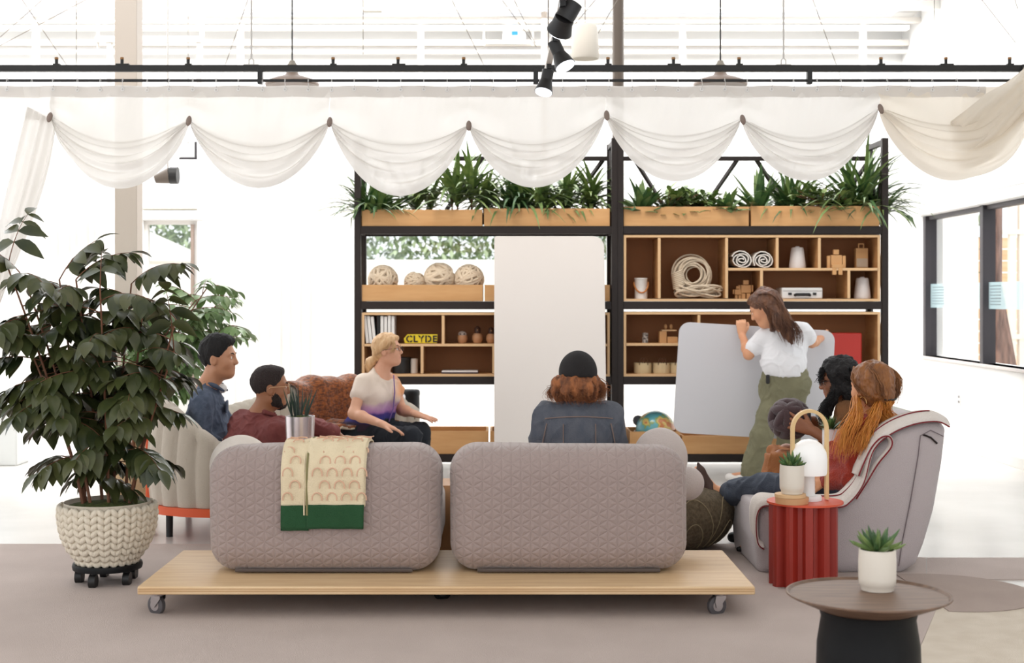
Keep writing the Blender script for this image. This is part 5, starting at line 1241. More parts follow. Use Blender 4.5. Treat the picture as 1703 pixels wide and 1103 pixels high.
# ================================================================ PEOPLE
def skin(name, c, c2=None): return mat(name, c, .5, var=(6, c2 or c), bump=(90, .08))
M_eye = mat('eye_white', (232, 228, 222), .3); M_iris = mat('eye_dark', (40, 26, 20), .2)
V3 = lambda *a: Vector(a)
class Head:
    """x forward, y to the person's left, z up, metres (head about .235 tall)"""
    def __init__(s, c, yaw, pitch=0, roll=0, sc=1.0):
        s.c = Vector(c); s.s = sc
        s.R = Matrix.Rotation(math.radians(yaw), 3, 'Z') @ Matrix.Rotation(math.radians(-pitch), 3, 'Y') @ Matrix.Rotation(math.radians(roll), 3, 'X')
    def P(s, x, y, z): return s.c+s.R @ (Vector((x, y, z))*s.s)
    def sdf(s, S, fem=0, jaw=1.0):
        e = lambda p, r, k=.03, op='u': S.ell(s.P(*p), [q*s.s for q in r], rot=s.R, k=k*s.s, op=op)
        c = lambda a, b, ra, rb=None, k=.02: S.cone(s.P(*a), s.P(*b), ra*s.s, (rb if rb is not None else ra)*s.s, k=k*s.s)
        e((-.012, 0, .032), (.098, .076, .086)); e((.028, 0, -.035), (.064, .058*jaw, .078), .04)
        e((.057, 0, -.087), (.029, .029*jaw, .023), .03); c((.0, .042*jaw, -.062), (.055, .018*jaw, -.090), .020, .016, .03); c((.0, -.042*jaw, -.062), (.055, -.018*jaw, -.090), .020, .016, .03)
        for y in (-1, 1):
            e((.055, y*.040, -.028), (.026, .020, .024), .025)
            c((.082, y*.012, .026), (.070, y*.044, .024), .011, .009, .015)
            e((.088, y*.031, .004), (.016, .017, .011), .014, 's')
            e((.074, y*.031, .003), (.014, .0145, .0125), .003)
            e((-.008, y*.079, -.010), (.020, .011, .031), .006); e((-.002, y*.088, -.008), (.009, .006, .017), .006, 's')
            e((.098, y*.011, -.030), (.009, .007, .007), .006)
        c((.088, 0, .016), (.1045, 0, -.024), .0068, .0105, .012)
        c((.082, -.016, -.0555), (.082, .016, -.0555), .0075, None, .006); c((.080, -.013, -.067), (.080, .013, -.067), .0085, None, .006)
        c((.088, 0, -.0535), (.088, 0, -.0535), .007, None, .008)
    def face(s, root, brow=(50, 34, 26), lip=(170, 100, 88), tag_='a', eyes=True):
        for y in (-1, 1):
            if eyes:
                MB().ball(s.P(.0772, y*.031, .003), .0112*s.s, 12).build('eye', M_eye, root)
                MB().ball(s.P(.0846, y*.0312, .003), .0047*s.s, 8).build('iris', M_iris, root)
            MB().tube([s.P(.093, y*.014, .0235), s.P(.091, y*.030, .030), s.P(.074, y*.047, .026)], [.0028, .0038, .0018], 6).build('eyebrow', mat('brow_%s%d' % (tag_, y), brow, .9), root)
        M_ = mat('lip_%s' % tag_, lip, .45)
        MB().tube([s.P(.078, -.022, -.060), s.P(.0895, -.010, -.0575), s.P(.0915, 0, -.0585), s.P(.0895, .010, -.0575), s.P(.078, .022, -.060)], [.001, .0042, .004, .0042, .001], 6).build('lip', M_, root)
        MB().tube([s.P(.077, -.020, -.062), s.P(.0885, -.008, -.0685), s.P(.0885, .008, -.0685), s.P(.077, .020, -.062)], [.001, .0048, .0048, .001], 6).build('lip', M_, root)
    def glasses(s, root, col, name, metal=0):
        m = MB()
        for y in (-1, 1):
            m.tube([s.P(.103-.018*abs(math.cos(a))*0, y*.033+.022*math.cos(a), .004+.017*math.sin(a)) for a in [2*PI*k/20 for k in range(20)]], .0018*s.s, 6, closed=True)
            m.tube([s.P(.103, y*.055, .010), s.P(.05, y*.078, .009), s.P(-.005, y*.086, .006), s.P(-.02, y*.086, -.006)], .0017*s.s, 6)
        m.tube([s.P(.103, -.012, .008), s.P(.110, 0, .012), s.P(.103, .012, .008)], .0016*s.s, 6)
        m.build('glasses', mat(name, col, .35, metal=metal), root)
def hand(S, w, d, n, side, curl=(.3, .3, .35, .4), thumb=.7, s=1.0, spread=.10, k=.007, tfwd=.5):
    """w wrist, d toward fingers, n palm normal, side=+1 when the thumb lies toward d x n"""
    w = Vector(w); d = Vector(d).normalized(); n = Vector(n); n = (n-d*n.dot(d)).normalized(); a = d.cross(n)*side
    kn = w+d*.085*s
    S.cone(w-d*.02*s, w+d*.02*s, .025*s, .024*s, k=.02, flat=(n, 1.35))
    for q in (-1.5, -.5, .5, 1.5): S.cone(w+d*.02*s-a*q*-.012*s, kn+a*q*.0195*s-d*abs(q)*.003, .0155*s, .0125*s, k=.014)
    lens = (.070, .080, .086, .076)
    for i, q in enumerate((-1.5, -.5, .5, 1.5)):
        p = kn+a*q*.0195*s; dd = (d+a*q*spread).normalized(); L = lens[i]*s; c = curl[i]; ang = c*.6
        for j, (f, r) in enumerate(((.45, .0098), (.30, .0088), (.25, .0078))):
            dv = (dd*math.cos(ang)+n*math.sin(ang)); e = p+dv*L*f; S.cone(p, e, r*s, (r-.0009)*s, k=.004 if j else .006); p = e; ang += c
    t0 = w+d*.022*s+a*.018*s+n*.006; t1 = t0+(a*.75+d*.6+n*.25)*.036*s; t2 = t1+(a*(.8-thumb*.6)+d*(.3+tfwd)+n*thumb*.6).normalized()*.032*s; t3 = t2+(a*(.5-thumb*.7)+d*(.5+tfwd)+n*thumb*.8).normalized()*.026*s
    S.cone(t0, t1, .017*s, .0125*s, k=.014); S.cone(t1, t2, .0115*s, .0105*s, k=.005); S.cone(t2, t3, .0105*s, .0085*s, k=.005)
def V(j, *k): return [j[q] for q in k]
def torso(S, j, g=0.0, fem=0, hips=True):
    f = j['f']; sl, sr = j['sl'], j['sr']; c = (sl+sr)/2; w = (sl-sr).length; wd = j.get('w', 1.0)
    up = (j['neck']-j['pelvis']).normalized(); side = (sl-sr).normalized()
    S.cone(sl-side*.03, sr+side*.03, .056*wd+g, .056*wd+g, k=.05)
    ch = c-up*.11; wa = j['waist']
    S.cone(ch+side*w*.17, wa+side*w*.12, .118*wd+g, (.105-.015*fem)*wd+g, k=.07, flat=(f, 1.18)); S.cone(ch-side*w*.17, wa-side*w*.12, .118*wd+g, (.105-.015*fem)*wd+g, k=.07, flat=(f, 1.18))
    S.cone(c-up*.02, j['neck']-up*.015, .075*wd+g, .062*wd+g*.5, k=.06)
    if fem:
        for q in (-1, 1): S.ell(ch+side*q*.075+f*(.075*wd+g)-up*.01, (.062+g, .062+g, .062+g), k=.05)
    if hips:
        for q in (-1, 1): S.cone(wa+side*q*.05, j['pelvis']+side*q*.08, .11*wd+g, (.122+.012*fem)*wd+g, k=.08, flat=(f, 1.1))
def limb(S, a, b, c, ra, rb, rc, k=.035, g=0.0):
    S.cone(a, b, ra+g, rb+g, k=k); m = b.lerp(c, .28); S.cone(b, m, rb+g, rb*1.03+g, k=.03); S.cone(m, c, rb*1.03+g, rc+g, k=.03)
def bodyS(j, head, fem=0, jaw=1.0, s=1.0, legs=True):
    S = Sdf(); torso(S, j, 0, fem)
    for q in 'lr': limb(S, j['s'+q], j['e'+q], j['w'+q], .050*s, .038*s, .026*s)
    if legs:
        for q in 'lr':
            limb(S, j['h'+q], j['k'+q], j['a'+q], .066*s, .046*s, .032*s, .04)
            d = (j['t'+q]-j['a'+q]); S.cone(j['a'+q], j['a'+q]+Vector((0, 0, -.03)), .036, .034, k=.03); S.cone(j['a'+q]+Vector((0, 0, -.035)), j['t'+q], .034, .024, k=.03)
    nb = j['neck']; S.cone(nb-Vector((0, 0, .03)), head.P(-.025, 0, -.055), .060*s-.006*fem, .052*s-.006*fem, k=.035); S.cone(nb, head.P(.0, 0, -.07), .050*s-.005*fem, .046*s-.005*fem, k=.03)
    head.sdf(S, fem, jaw); return S
def person(label, j): return thing('person', label, 'person', (j['pelvis'].x, j['pelvis'].y, 0))
def shoe(root, a, t, col_m, r=.042, sole=None):
    d = (t-a); d2 = d.normalized(); S = Sdf(); S.cone(a+Vector((0, 0, -.03)), a+d*.45+Vector((0, 0, -.03)), r, r*.92, k=.03); S.cone(a+d*.45+Vector((0, 0, -.03)), t+d2*.03, r*.92, r*.72, k=.03); S.cone(a, a+Vector((0, 0, -.03)), r*.95, r, k=.02)
    return S
def strands(root, guides, n, col_m, r=.0022, jit=.012, seed=1, name='hair_strands', curl=0, cf=30):
    R = random.Random(seed); m = MB()
    for i in range(n):
        g = guides[R.randrange(len(guides))]; g2 = guides[R.randrange(len(guides))] if False else g
        o = Vector((R.gauss(0, jit), R.gauss(0, jit), R.gauss(0, jit*.6))); q = catmull(g, 5); pts = []; ph = R.uniform(0, 6); ln = R.uniform(.8, 1)
        for k, p in enumerate(q[:max(4, int(len(q)*ln))]):
            u = k/len(q); c = Vector((math.cos(ph+u*cf), math.sin(ph+u*cf), math.sin(ph+u*cf*.7)))*curl*min(1, u*4); pts.append(p+o*(.35+.9*u)+c)
        K = len(pts); m.tube(pts, [r*(1-.75*(k/(K-1))**2) for k in range(K)], 4)
    return m.build(name, col_m, root, angle=180)
HN = lambda a, f=60: (lambda V_, N: a*vnoise(V_*np.array([f, f, f*.35]))+a*.6*vnoise(V_*f*2.1+9))
# ---------------------------------------------------------------- 1 man in denim shirt
SK1 = skin('skin_tan', (196, 142, 108), (188, 132, 98))
Y0 = 8.35; hc = at(364, 596, Y0); hd = Head(hc, -6, 0, 0, 1.06); up = V3(0, 0, 1)
j = dict(f=V3(.97, .1, .1).normalized(), neck=at(346, 640, Y0), sl=at(352, 668, Y0+.19), sr=at(336, 668, Y0-.19), waist=at(350, 735, Y0), pelvis=at(345, 775, Y0), w=1.0,
         el=at(385, 725, Y0+.22), wl=at(430, 745, Y0+.12), er=at(337, 733, Y0-.24), wr=at(384, 742, Y0-.16))
j['hl'] = j['pelvis']+V3(.03, .10, -.02); j['hr'] = j['pelvis']+V3(.03, -.09, -.02); j['kl'] = V3(-1.12, 8.62, .50); j['kr'] = V3(-1.12, 8.30, .50); j['al'] = V3(-.98, 8.66, .10); j['ar'] = V3(-.98, 8.26, .10); j['tl'] = V3(-.80, 8.68, .035); j['tr'] = V3(-.80, 8.25, .035)
r = person('person in a blue denim shirt with short black hair, looking right, seated farthest left', j)
S = bodyS(j, hd, jaw=1.05); hand(S, j['wl'], (1, .1, -.15), (0, 0, -1), 1); hand(S, j['wr'], (1, .25, -.1), (0, .2, -1), -1); S.build('body', SK1, r, h=.0062)
M_denim = mat('denim_shirt', (76, 86, 104), .9, var=(30, (90, 100, 120)), bump=(260, .5))
S = Sdf(); torso(S, j, .012)
for q in 'lr': S.cone(j['s'+q], j['e'+q], .064, .054, k=.03); S.cone(j['e'+q], j['e'+q].lerp(j['w'+q], .38), .054, .050, k=.03)
S.plane(j['neck']+V3(-.0, 0, .018), (.35, 0, 1)); S.build('shirt', M_denim, r, h=.0075, disp=folds(.007))
m = MB(); m.tube([hd.P(-.075, .0, -.125), hd.P(-.06, -.055, -.135), hd.P(.0, -.06, -.155), hd.P(.04, -.03, -.185)], [.014, .015, .014, .006], 10); m.tube([hd.P(-.075, .0, -.125), hd.P(-.06, .055, -.135), hd.P(.0, .06, -.155), hd.P(.04, .03, -.185)], [.014, .015, .014, .006], 10); m.build('collar', M_denim, r)
S = Sdf(); S.ell(hd.P(.012, 0, -.172), (.038, .03, .03)); S.build('undershirt', white, r, h=.006)
S = Sdf(); S.box(at(369, 676, Y0-.03)+V3(.03, 0, 0), (.012, .10, .075), .005, rot=Matrix.Rotation(.1, 3, 'Z')); S.build('pocket', M_denim, r, h=.006)
def hair_cap(hd, top_h=.02, front=.075, side=.012, k=.02):
    S = Sdf(); E = lambda p, rr, kk=.02, op='u': S.ell(hd.P(*p), [q*hd.s for q in rr], rot=hd.R, k=kk, op=op)
    E((-.014, 0, .036), (.101+side, .080+side*.6, .088+top_h*.6)); E((.02, 0, .080), (.075, .066, .035+top_h*.5), .02)
    # keep only the scalp region : cut face and nape
    S.plane(hd.P(.066, 0, .072), hd.R @ V3(1, 0, -.35), .012); S.plane(hd.P(-.0, 0, -.055), hd.R @ V3(.25, 0, -1), .015)
    S.plane(hd.P(.032, 0, .01), hd.R @ V3(1, 0, -.9), .01)
    for y in (-1, 1): E((.012, y*.092, -.02), (.034, .026, .036), .006, 's')
    return S
M_blk = mat('hair_black', (14, 10, 10), .8, bump=(70, 1, (1, 1, .3)))
S = hair_cap(hd, .026, side=.006); S.ell(hd.P(.058, 0, .098), (.040, .052, .026), rot=hd.R, k=.02); S.ell(hd.P(0, 0, .115), (.07, .058, .028), rot=hd.R, k=.02)
S.build('hair', M_blk, r, h=.006, disp=HN(.004)); hd.face(r, (26, 20, 18), (176, 112, 96), 'a')
S = Sdf(); 
M_jean = mat('dark_jeans', (46, 54, 70), .9, bump=(200, .4))
def trousers(r, j, m, g=.012, hem=.94, fem=0, disp=.010, rl=(.080, .060, .050), name='trousers', hip=1.0):
    S = Sdf(); side = (j['sl']-j['sr']).normalized()
    for q in (-1, 1): S.cone(j['waist']+side*q*.05-up*.02, j['pelvis']+side*q*.08, .112*hip+g, .128*hip+g, k=.08, flat=(j['f'], 1.08))
    for q in 'lr':
        e = j['k'+q].lerp(j['a'+q], hem); S.cone(j['h'+q], j['k'+q], rl[0]+g, rl[1]+g, k=.04); S.cone(j['k'+q], e, rl[1]+g, rl[2]+g*.8, k=.025)
    S.plane(j['waist']-V3(0, 0, .02), (0, 0, 1))
    return S.build(name, m, r, h=.008, disp=folds(disp, (12, 12, 8)))
trousers(r, j, M_jean)
for q in 'lr': shoe(r, j['a'+q]+V3(0, 0, -.02), j['t'+q], None).build('shoe', M_blackm, r, h=.007)
# ---------------------------------------------------------------- 2 man in maroon shirt (three-quarter back view)
SK2 = skin('skin_brown', (160, 106, 74), (150, 98, 66))
Y0 = 7.98; hc = at(450, 645, Y0); hd = Head(hc, 12, 0, 0, 1.02)
j = dict(f=V3(.80, .45, .25).normalized(), neck=at(432, 690, Y0), sl=at(402, 706, Y0+.20), sr=at(462, 720, Y0-.16), waist=at(402, 775, Y0), pelvis=at(395, 800, Y0+.02), w=1.06,
         el=V3(-1.12, 8.38, .62), wl=V3(-.98, 8.30, .58), er=at(484, 775, Y0-.14), wr=at(512, 792, 7.95))
j['hl'] = j['pelvis']+V3(.03, .12, -.02); j['hr'] = j['pelvis']+V3(.08, -.06, -.02); j['kl'] = V3(-1.05, 8.35, .49); j['kr'] = V3(-.98, 8.02, .49); j['al'] = V3(-.92, 8.42, .1); j['ar'] = V3(-.84, 8.06, .1); j['tl'] = V3(-.74, 8.44, .035); j['tr'] = V3(-.66, 8.08, .035)
r = person('person in a maroon shirt with a dark beard and clear glasses, leaning forward', j)
S = bodyS(j, hd, jaw=1.08); hand(S, j['wl'], (.6, .3, -.4), (0, 0, -1), 1); hand(S, j['wr'], (.6, .5, -.3), (0, .2, -1), -1); S.build('body', SK2, r, h=.0062)
M_maroon = mat('maroon_shirt', (128, 66, 62), .9, bump=(260, .5), var=(20, (118, 58, 56)))
S = Sdf(); torso(S, j, .016)
for q in 'lr': S.cone(j['s'+q], j['e'+q], .066, .060, k=.05); S.cone(j['e'+q], j['e'+q].lerp(j['w'+q], .9), .060, .045, k=.03)
S.plane(j['neck']+V3(0, 0, .026), (.3, 0, 1)); S.build('shirt', M_maroon, r, h=.0075, disp=folds(.010, (10, 10, 16), 5))
MB().tube([hd.P(.03, .055, -.155), hd.P(-.03, .062, -.135), hd.P(-.075, 0, -.118), hd.P(-.03, -.062, -.135), hd.P(.03, -.055, -.155)], [.010, .015, .016, .015, .010], 10).build('collar', M_maroon, r)
M_hb = mat('hair_short_brown', (44, 32, 30), .8, bump=(160, 1))
S = hair_cap(hd, .010, side=.001); S.ell(hd.P(.040, 0, .086), (.036, .056, .026), rot=hd.R, k=.015); S.build('hair', M_hb, r, h=.0058, disp=HN(.0022, 120))
S = Sdf(); Q = lambda p, rr, kk=.015, op='u': S.ell(hd.P(*p), [q*hd.s for q in rr], rot=hd.R, k=kk, op=op)
Q((.050, 0, -.092), (.044, .044, .034)); Q((.022, .052, -.058), (.036, .022, .046), .03); Q((.022, -.052, -.058), (.036, .022, .046), .03); Q((.078, 0, -.048), (.016, .028, .008), .01); Q((.097, 0, -.062), (.018, .020, .010), .008, 's'); Q((.085, 0, -.022), (.03, .05, .022), .01, 's')
S.build('beard', mat('beard_dark', (36, 24, 20), .85, bump=(150, 1)), r, h=.0052, disp=HN(.003, 110)); hd.face(r, (36, 24, 20), (150, 88, 76), 'b'); hd.glasses(r, (206, 168, 128), 'glasses_clear')
trousers(r, j, M_jean)
for q in 'lr': shoe(r, j['a'+q]+V3(0, 0, -.02), j['t'+q], None).build('shoe', M_blackm, r, h=.007)
# ---------------------------------------------------------------- 3 blonde woman
SK3 = skin('skin_fair', (226, 172, 142), (218, 160, 130))
Y0 = 10.0; hc = at(645, 583, Y0); hd = Head(hc, -14, 6, 0, .98)
j = dict(f=V3(.86, -.42, .1).normalized(), neck=at(634, 617, Y0+.02), sl=at(652, 634, Y0+.13), sr=at(603, 636, Y0-.14), waist=at(622, 690, Y0+.0), pelvis=at(606, 722, Y0+.02), w=.93,
         el=at(668, 682, Y0+.12), wl=at(692, 689, Y0-.1), er=at(588, 688, Y0-.24), wr=at(637, 706, Y0-.42))
j['hl'] = j['pelvis']+V3(.05, .05, .0); j['hr'] = j['pelvis']+V3(.03, -.08, -.01); j['kl'] = at(700, 720, Y0-.10); j['kr'] = at(684, 727, Y0-.36); j['al'] = at(700, 800, Y0-.16); j['ar'] = at(690, 808, Y0-.4); j['al'].z = j['ar'].z = .10
j['tl'] = j['al']+V3(.17, -.03, -.07); j['tr'] = j['ar']+V3(.17, -.05, -.07)
r = person('blonde person with glasses in a cream and purple dip-dyed blouse, hands out', j)
S = bodyS(j, hd, fem=1, jaw=.95, s=.95)
hand(S, j['wl'], (1, -.25, -.28), (0, .15, -1), 1, (.12, .08, .06, .05), .3, .95, .13); hand(S, j['wr'], (1, -.15, -.35), (-.2, -.1, -1), -1, (.3, .2, .15, .15), .3, .98, .13)
S.build('body', SK3, r, h=.0062)
M_bl = mat('blouse_cream', (228, 208, 190), .8, bump=(200, .3))
nt = M_bl.node_tree; b = nt.nodes['Principled BSDF']; tc = nt.nodes.new('ShaderNodeTexCoord'); sp = nt.nodes.new('ShaderNodeSeparateXYZ'); nt.links.new(tc.outputs['Object'], sp.inputs[0])
nz = nt.nodes.new('ShaderNodeTexNoise'); nz.inputs['Scale'].default_value = 7; nt.links.new(tc.outputs['Object'], nz.inputs['Vector'])
ad = nt.nodes.new('ShaderNodeMath'); ad.operation = 'MULTIPLY_ADD'; ad.inputs[1].default_value = .10; nt.links.new(nz.outputs['Fac'], ad.inputs[0]); nt.links.new(sp.outputs[2], ad.inputs[2])
mr = nt.nodes.new('ShaderNodeMapRange'); zz0 = at(0, 712, Y0).z; zz1 = at(0, 615, Y0).z; mr.inputs['From Min'].default_value = zz0+.05; mr.inputs['From Max'].default_value = zz1+.05; nt.links.new(ad.outputs[0], mr.inputs['Value'])
cr = nt.nodes.new('ShaderNodeValToRGB'); el = cr.color_ramp.elements; el[0].position = 0; el[0].color = lin((44, 24, 40)); el[1].position = 1; el[1].color = lin((232, 214, 196))
for p_, c_ in ((.12, (50, 28, 50)), (.18, (52, 52, 128)), (.25, (70, 50, 130)), (.30, (176, 122, 178)), (.40, (206, 164, 196)), (.47, (228, 208, 196))): e = el.new(p_); e.color = lin(c_)
nt.links.new(mr.outputs[0], cr.inputs[0])
# orange tint toward the front placket
mx = nt.nodes.new('ShaderNodeMixRGB'); mx.inputs[2].default_value = lin((236, 160, 104)); nt.links.new(cr.outputs[0], mx.inputs[1])
px_ = nt.nodes.new('ShaderNodeMapRange'); px_.inputs['From Min'].default_value = .20; px_.inputs['From Max'].default_value = .26; nt.links.new(sp.outputs[0], px_.inputs['Value'])
pz_ = nt.nodes.new('ShaderNodeMapRange'); pz_.inputs['From Min'].default_value = at(0, 668, Y0).z; pz_.inputs['From Max'].default_value = at(0, 655, Y0).z; nt.links.new(sp.outputs[2], pz_.inputs['Value'])
mm = nt.nodes.new('ShaderNodeMath'); mm.operation = 'MULTIPLY'; nt.links.new(px_.outputs[0], mm.inputs[0]); nt.links.new(pz_.outputs[0], mm.inputs[1])
m8 = nt.nodes.new('ShaderNodeMath'); m8.operation = 'MULTIPLY'; m8.inputs[1].default_value = .85; nt.links.new(mm.outputs[0], m8.inputs[0]); nt.links.new(m8.outputs[0], mx.inputs[0]); nt.links.new(mx.outputs[0], b.inputs['Base Color'])
S = Sdf(); torso(S, j, .014, 1)
for q in 'lr': S.cone(j['s'+q], j['s'+q].lerp(j['e'+q], .36), .060, .066, k=.03)
S.plane(j['neck']+V3(0.0, 0, -.008), (.75, -.3, 1)); S.plane(at(0, 716, Y0), (0, 0, -1), .02)
S.build('blouse', M_bl, r, h=.007, disp=folds(.008, (9, 9, 5), 3))
m = MB(); c0 = j['neck']+j['f']*.105+V3(0, 0, -.04); pts = [c0, c0+V3(.01, -.03, -.12), c0+V3(-.0, -.045, -.24), c0+V3(-.03, -.05, -.33)]; m.tube(pts, [.004, .005, .005, .004], 6); m.build('neck_tie', mat('tie_violet', (120, 90, 150), .7), r)
M_bd = mat('hair_blonde', (206, 160, 112), .5, var=(40, (226, 186, 140), (1, 1, .3)), bump=(60, 1, (1, 1, .25)))
S = Sdf(); Q = lambda p, rr, kk=.02, op='u': S.ell(hd.P(*p), [q*hd.s for q in rr], rot=hd.R, k=kk, op=op)
Q((-.016, 0, .036), (.106, .087, .098)); Q((.03, 0, .07), (.07, .07, .05)); Q((-.07, 0, -.02), (.045, .05, .05)); S.plane(hd.P(.080, 0, .060), hd.R @ V3(1, 0, -.5), .01); S.plane(hd.P(.02, 0, -.0), hd.R @ V3(1, 0, -.9), .015); S.plane(hd.P(0, 0, -.085), hd.R @ V3(.0, 0, -1), .015)
for y in (-1, 1): Q((.006, y*.098, -.02), (.030, .026, .030), .006, 's')
S.cone(hd.P(-.10, 0, -.045), hd.P(-.145, 0, -.075), .028, .034, k=.02); S.cone(hd.P(-.145, 0, -.075), hd.P(-.165, .0, -.135), .034, .012, k=.02)
S.build('hair', M_bd, r, h=.006, disp=HN(.005, 50))
g = [[hd.P(.06, y*.05, .075), hd.P(.02, y*.085, .03), hd.P(-.05, y*.08, -.01), hd.P(-.11, y*.01, -.045)] for y in (-1, -.6, .6, 1)]+[[hd.P(-.10, 0, -.04), hd.P(-.15, 0, -.06), hd.P(-.175, 0, -.10), hd.P(-.17, 0, -.16)]]*3+[[hd.P(.07, y*.05, .07), hd.P(.075, y*.068, .02), hd.P(.05, y*.078, -.03)] for y in (-1,)]
strands(r, g, 150, M_bd, .0022, .009, 2, curl=.002); hd.face(r, (150, 110, 78), (196, 110, 104), 'c')
MB().tube([hd.P(.0865, -.012, -.0622), hd.P(.0915, 0, -.0632), hd.P(.0865, .012, -.0622)], [.0012, .0026, .0012], 6).build('teeth', white, r)
hd.glasses(r, (70, 44, 34), 'glasses_brown')
M_jn2 = mat('navy_jeans', (22, 27, 36), .85, bump=(200, .4)); trousers(r, j, M_jn2, .012, fem=1, disp=.009)
for q in 'lr': shoe(r, j['a'+q]+V3(0, 0, -.02), j['t'+q], None).build('shoe', M_blackm, r, h=.007)
MB().tube([at(690, 690, Y0-.09)+V3(.0, .0, .03)+V3(0, .03*math.cos(a), .03*math.sin(a)-.03) for a in [2*PI*k/14 for k in range(14)]], .003, 6, closed=True).build('bracelet', mat('bracelet_tan', (180, 130, 80), .4), r)
# ---------------------------------------------------------------- 4 person with beanie, back view
SK4 = skin('skin_mid', (176, 122, 88))
Y0 = 6.90; hc = at(961, 634, Y0); hd = Head(hc, 90, 0, 0, 1.0)
j = dict(f=V3(0, 1, -.08).normalized(), neck=at(961, 660, Y0), sl=at(908, 691, Y0), sr=at(1016, 691, Y0), waist=at(961, 790, Y0-.04), pelvis=at(961, 828, Y0-.02), w=.98,
         el=at(892, 785, Y0+.02), wl=at(910, 812, Y0+.28), er=at(1032, 785, Y0+.02), wr=at(1012, 812, Y0+.28))
pz = .50; j['pelvis'].z = max(j['pelvis'].z, pz)
j['hl'] = j['pelvis']+V3(-.09, .06, -.0); j['hr'] = j['pelvis']+V3(.09, .06, -.0); j['kl'] = V3(.16, 7.36, .53); j['kr'] = V3(.60, 7.36, .53); j['al'] = V3(.18, 7.42, .10); j['ar'] = V3(.58, 7.42, .10); j['tl'] = V3(.16, 7.58, .035); j['tr'] = V3(.6, 7.58, .035)
r = person('person seen from behind in a black beanie and faded denim jacket', j)
S = bodyS(j, hd); hand(S, j['wl'], (.1, 1, -.1), (0, 0, -1), 1); hand(S, j['wr'], (-.1, 1, -.1), (0, 0, -1), -1); S.build('body', SK4, r, h=.0065)
M_dj = mat('faded_denim', (96, 98, 106), .9, var=(26, (82, 86, 96), (1, 1, .5)), bump=(240, .5))
S = Sdf(); torso(S, j, .014)
for q in 'lr': S.cone(j['s'+q], j['e'+q], .066, .056, k=.022); S.cone(j['e'+q], j['e'+q].lerp(j['w'+q], .9), .058, .042, k=.03)
S.plane(j['neck']+V3(0, 0, .02), (0, .15, 1)); S.build('jacket', M_dj, r, h=.0075, disp=folds(.009, (9, 9, 6), 9))
# yoke seams
dj2 = mat('jacket_seam', (132, 112, 104), .9); bk = lambda px, row, o: at(px, row, Y0-.145+o)
def surf_tube(S, pts, d, rr, name, m, root):      # lay a seam on the generated surface by nearest vertex
    Vv = S.V; out = []
    for p in pts:
        q = Vv[:, [0, 2]]-np.array([p.x, p.z]); dd = (q*q).sum(1); near = np.where(dd < .012**2)[0]
        if len(near) == 0: continue
        k = near[np.argmin(Vv[near, 1])]; out.append(Vector((p.x, Vv[k, 1]-.0015, p.z)))
    return MB().tube(out, rr, 5).build(name, m, root)
surf_tube(S, [at(905+i*4, 694-4*math.sin(i/28*PI), Y0) for i in range(29)], 0, .003, 'seam', dj2, r)
surf_tube(S, [at(908-i*.6, 702+i*3, Y0) for i in range(0, 14)], 0, .003, 'seam', dj2, r); surf_tube(S, [at(1014+i*.6, 702+i*3, Y0) for i in range(0, 14)], 0, .003, 'seam', dj2, r)
surf_tube(S, [at(935, 702+i*3, Y0) for i in range(0, 14)], 0, .0028, 'seam', dj2, r); surf_tube(S, [at(988, 702+i*3, Y0) for i in range(0, 14)], 0, .0028, 'seam', dj2, r)
MB().tube([hd.P(.04, .062, -.125), hd.P(-.03, .072, -.115), hd.P(-.075, 0, -.108), hd.P(-.03, -.072, -.115), hd.P(.04, -.062, -.125)], [.014, .018, .020, .018, .014], 10).build('collar', M_dj, r)
S = Sdf(); Q = lambda p, rr, kk=.02, op='u': S.ell(hd.P(*p), [q*hd.s for q in rr], rot=hd.R, k=kk, op=op)
Q((-.014, 0, .045), (.113, .096, .108)); S.plane(hd.P(-.10, 0, .022), hd.R @ V3(-.12, 0, -1), .01); S.build('beanie', mat('beanie_black', (34, 30, 30), .95, bump=(120, .8, (3, 3, 1))), r, h=.006)
M_au = mat('hair_auburn', (164, 100, 56), .75, var=(22, (96, 56, 34), (1.6, 1.6, .5)), bump=(60, 1, (1, 1, .4)))
S = Sdf(); R = random.Random(5)
for i in range(26): a = R.uniform(-1.25, 1.25); S.ell(hd.P(-.085*math.cos(a)-.012, .088*math.sin(a)+.01, -.005-R.uniform(-.02, .052)), R.uniform(.034, .044), k=.02)
S.plane(hd.P(0, 0, .032), hd.R @ V3(0, 0, 1), .02); S.build('hair', M_au, r, h=.007, disp=HN(.010, 45))
g = []
for i in range(40): a = R.uniform(-1.4, 1.4); q = R.uniform(.86, 1.04); g.append([hd.P(-.095*math.cos(a), .095*math.sin(a), .015), hd.P(-.115*math.cos(a)*q, .125*math.sin(a)*q, -.02), hd.P(-.13*math.cos(a)*q, .138*math.sin(a)*q+.008, -.06), hd.P(-.12*math.cos(a)*q, .120*math.sin(a)*q+.006, -.105)])
strands(r, g, 900, M_au, .0014, .012, 3, curl=.007, cf=30); hd.face(r, (60, 40, 30), (160, 100, 86), 'd')
trousers(r, j, M_jean)
for q in 'lr': shoe(r, j['a'+q]+V3(0, 0, -.02), j['t'+q], None).build('shoe', M_blackm, r, h=.008)
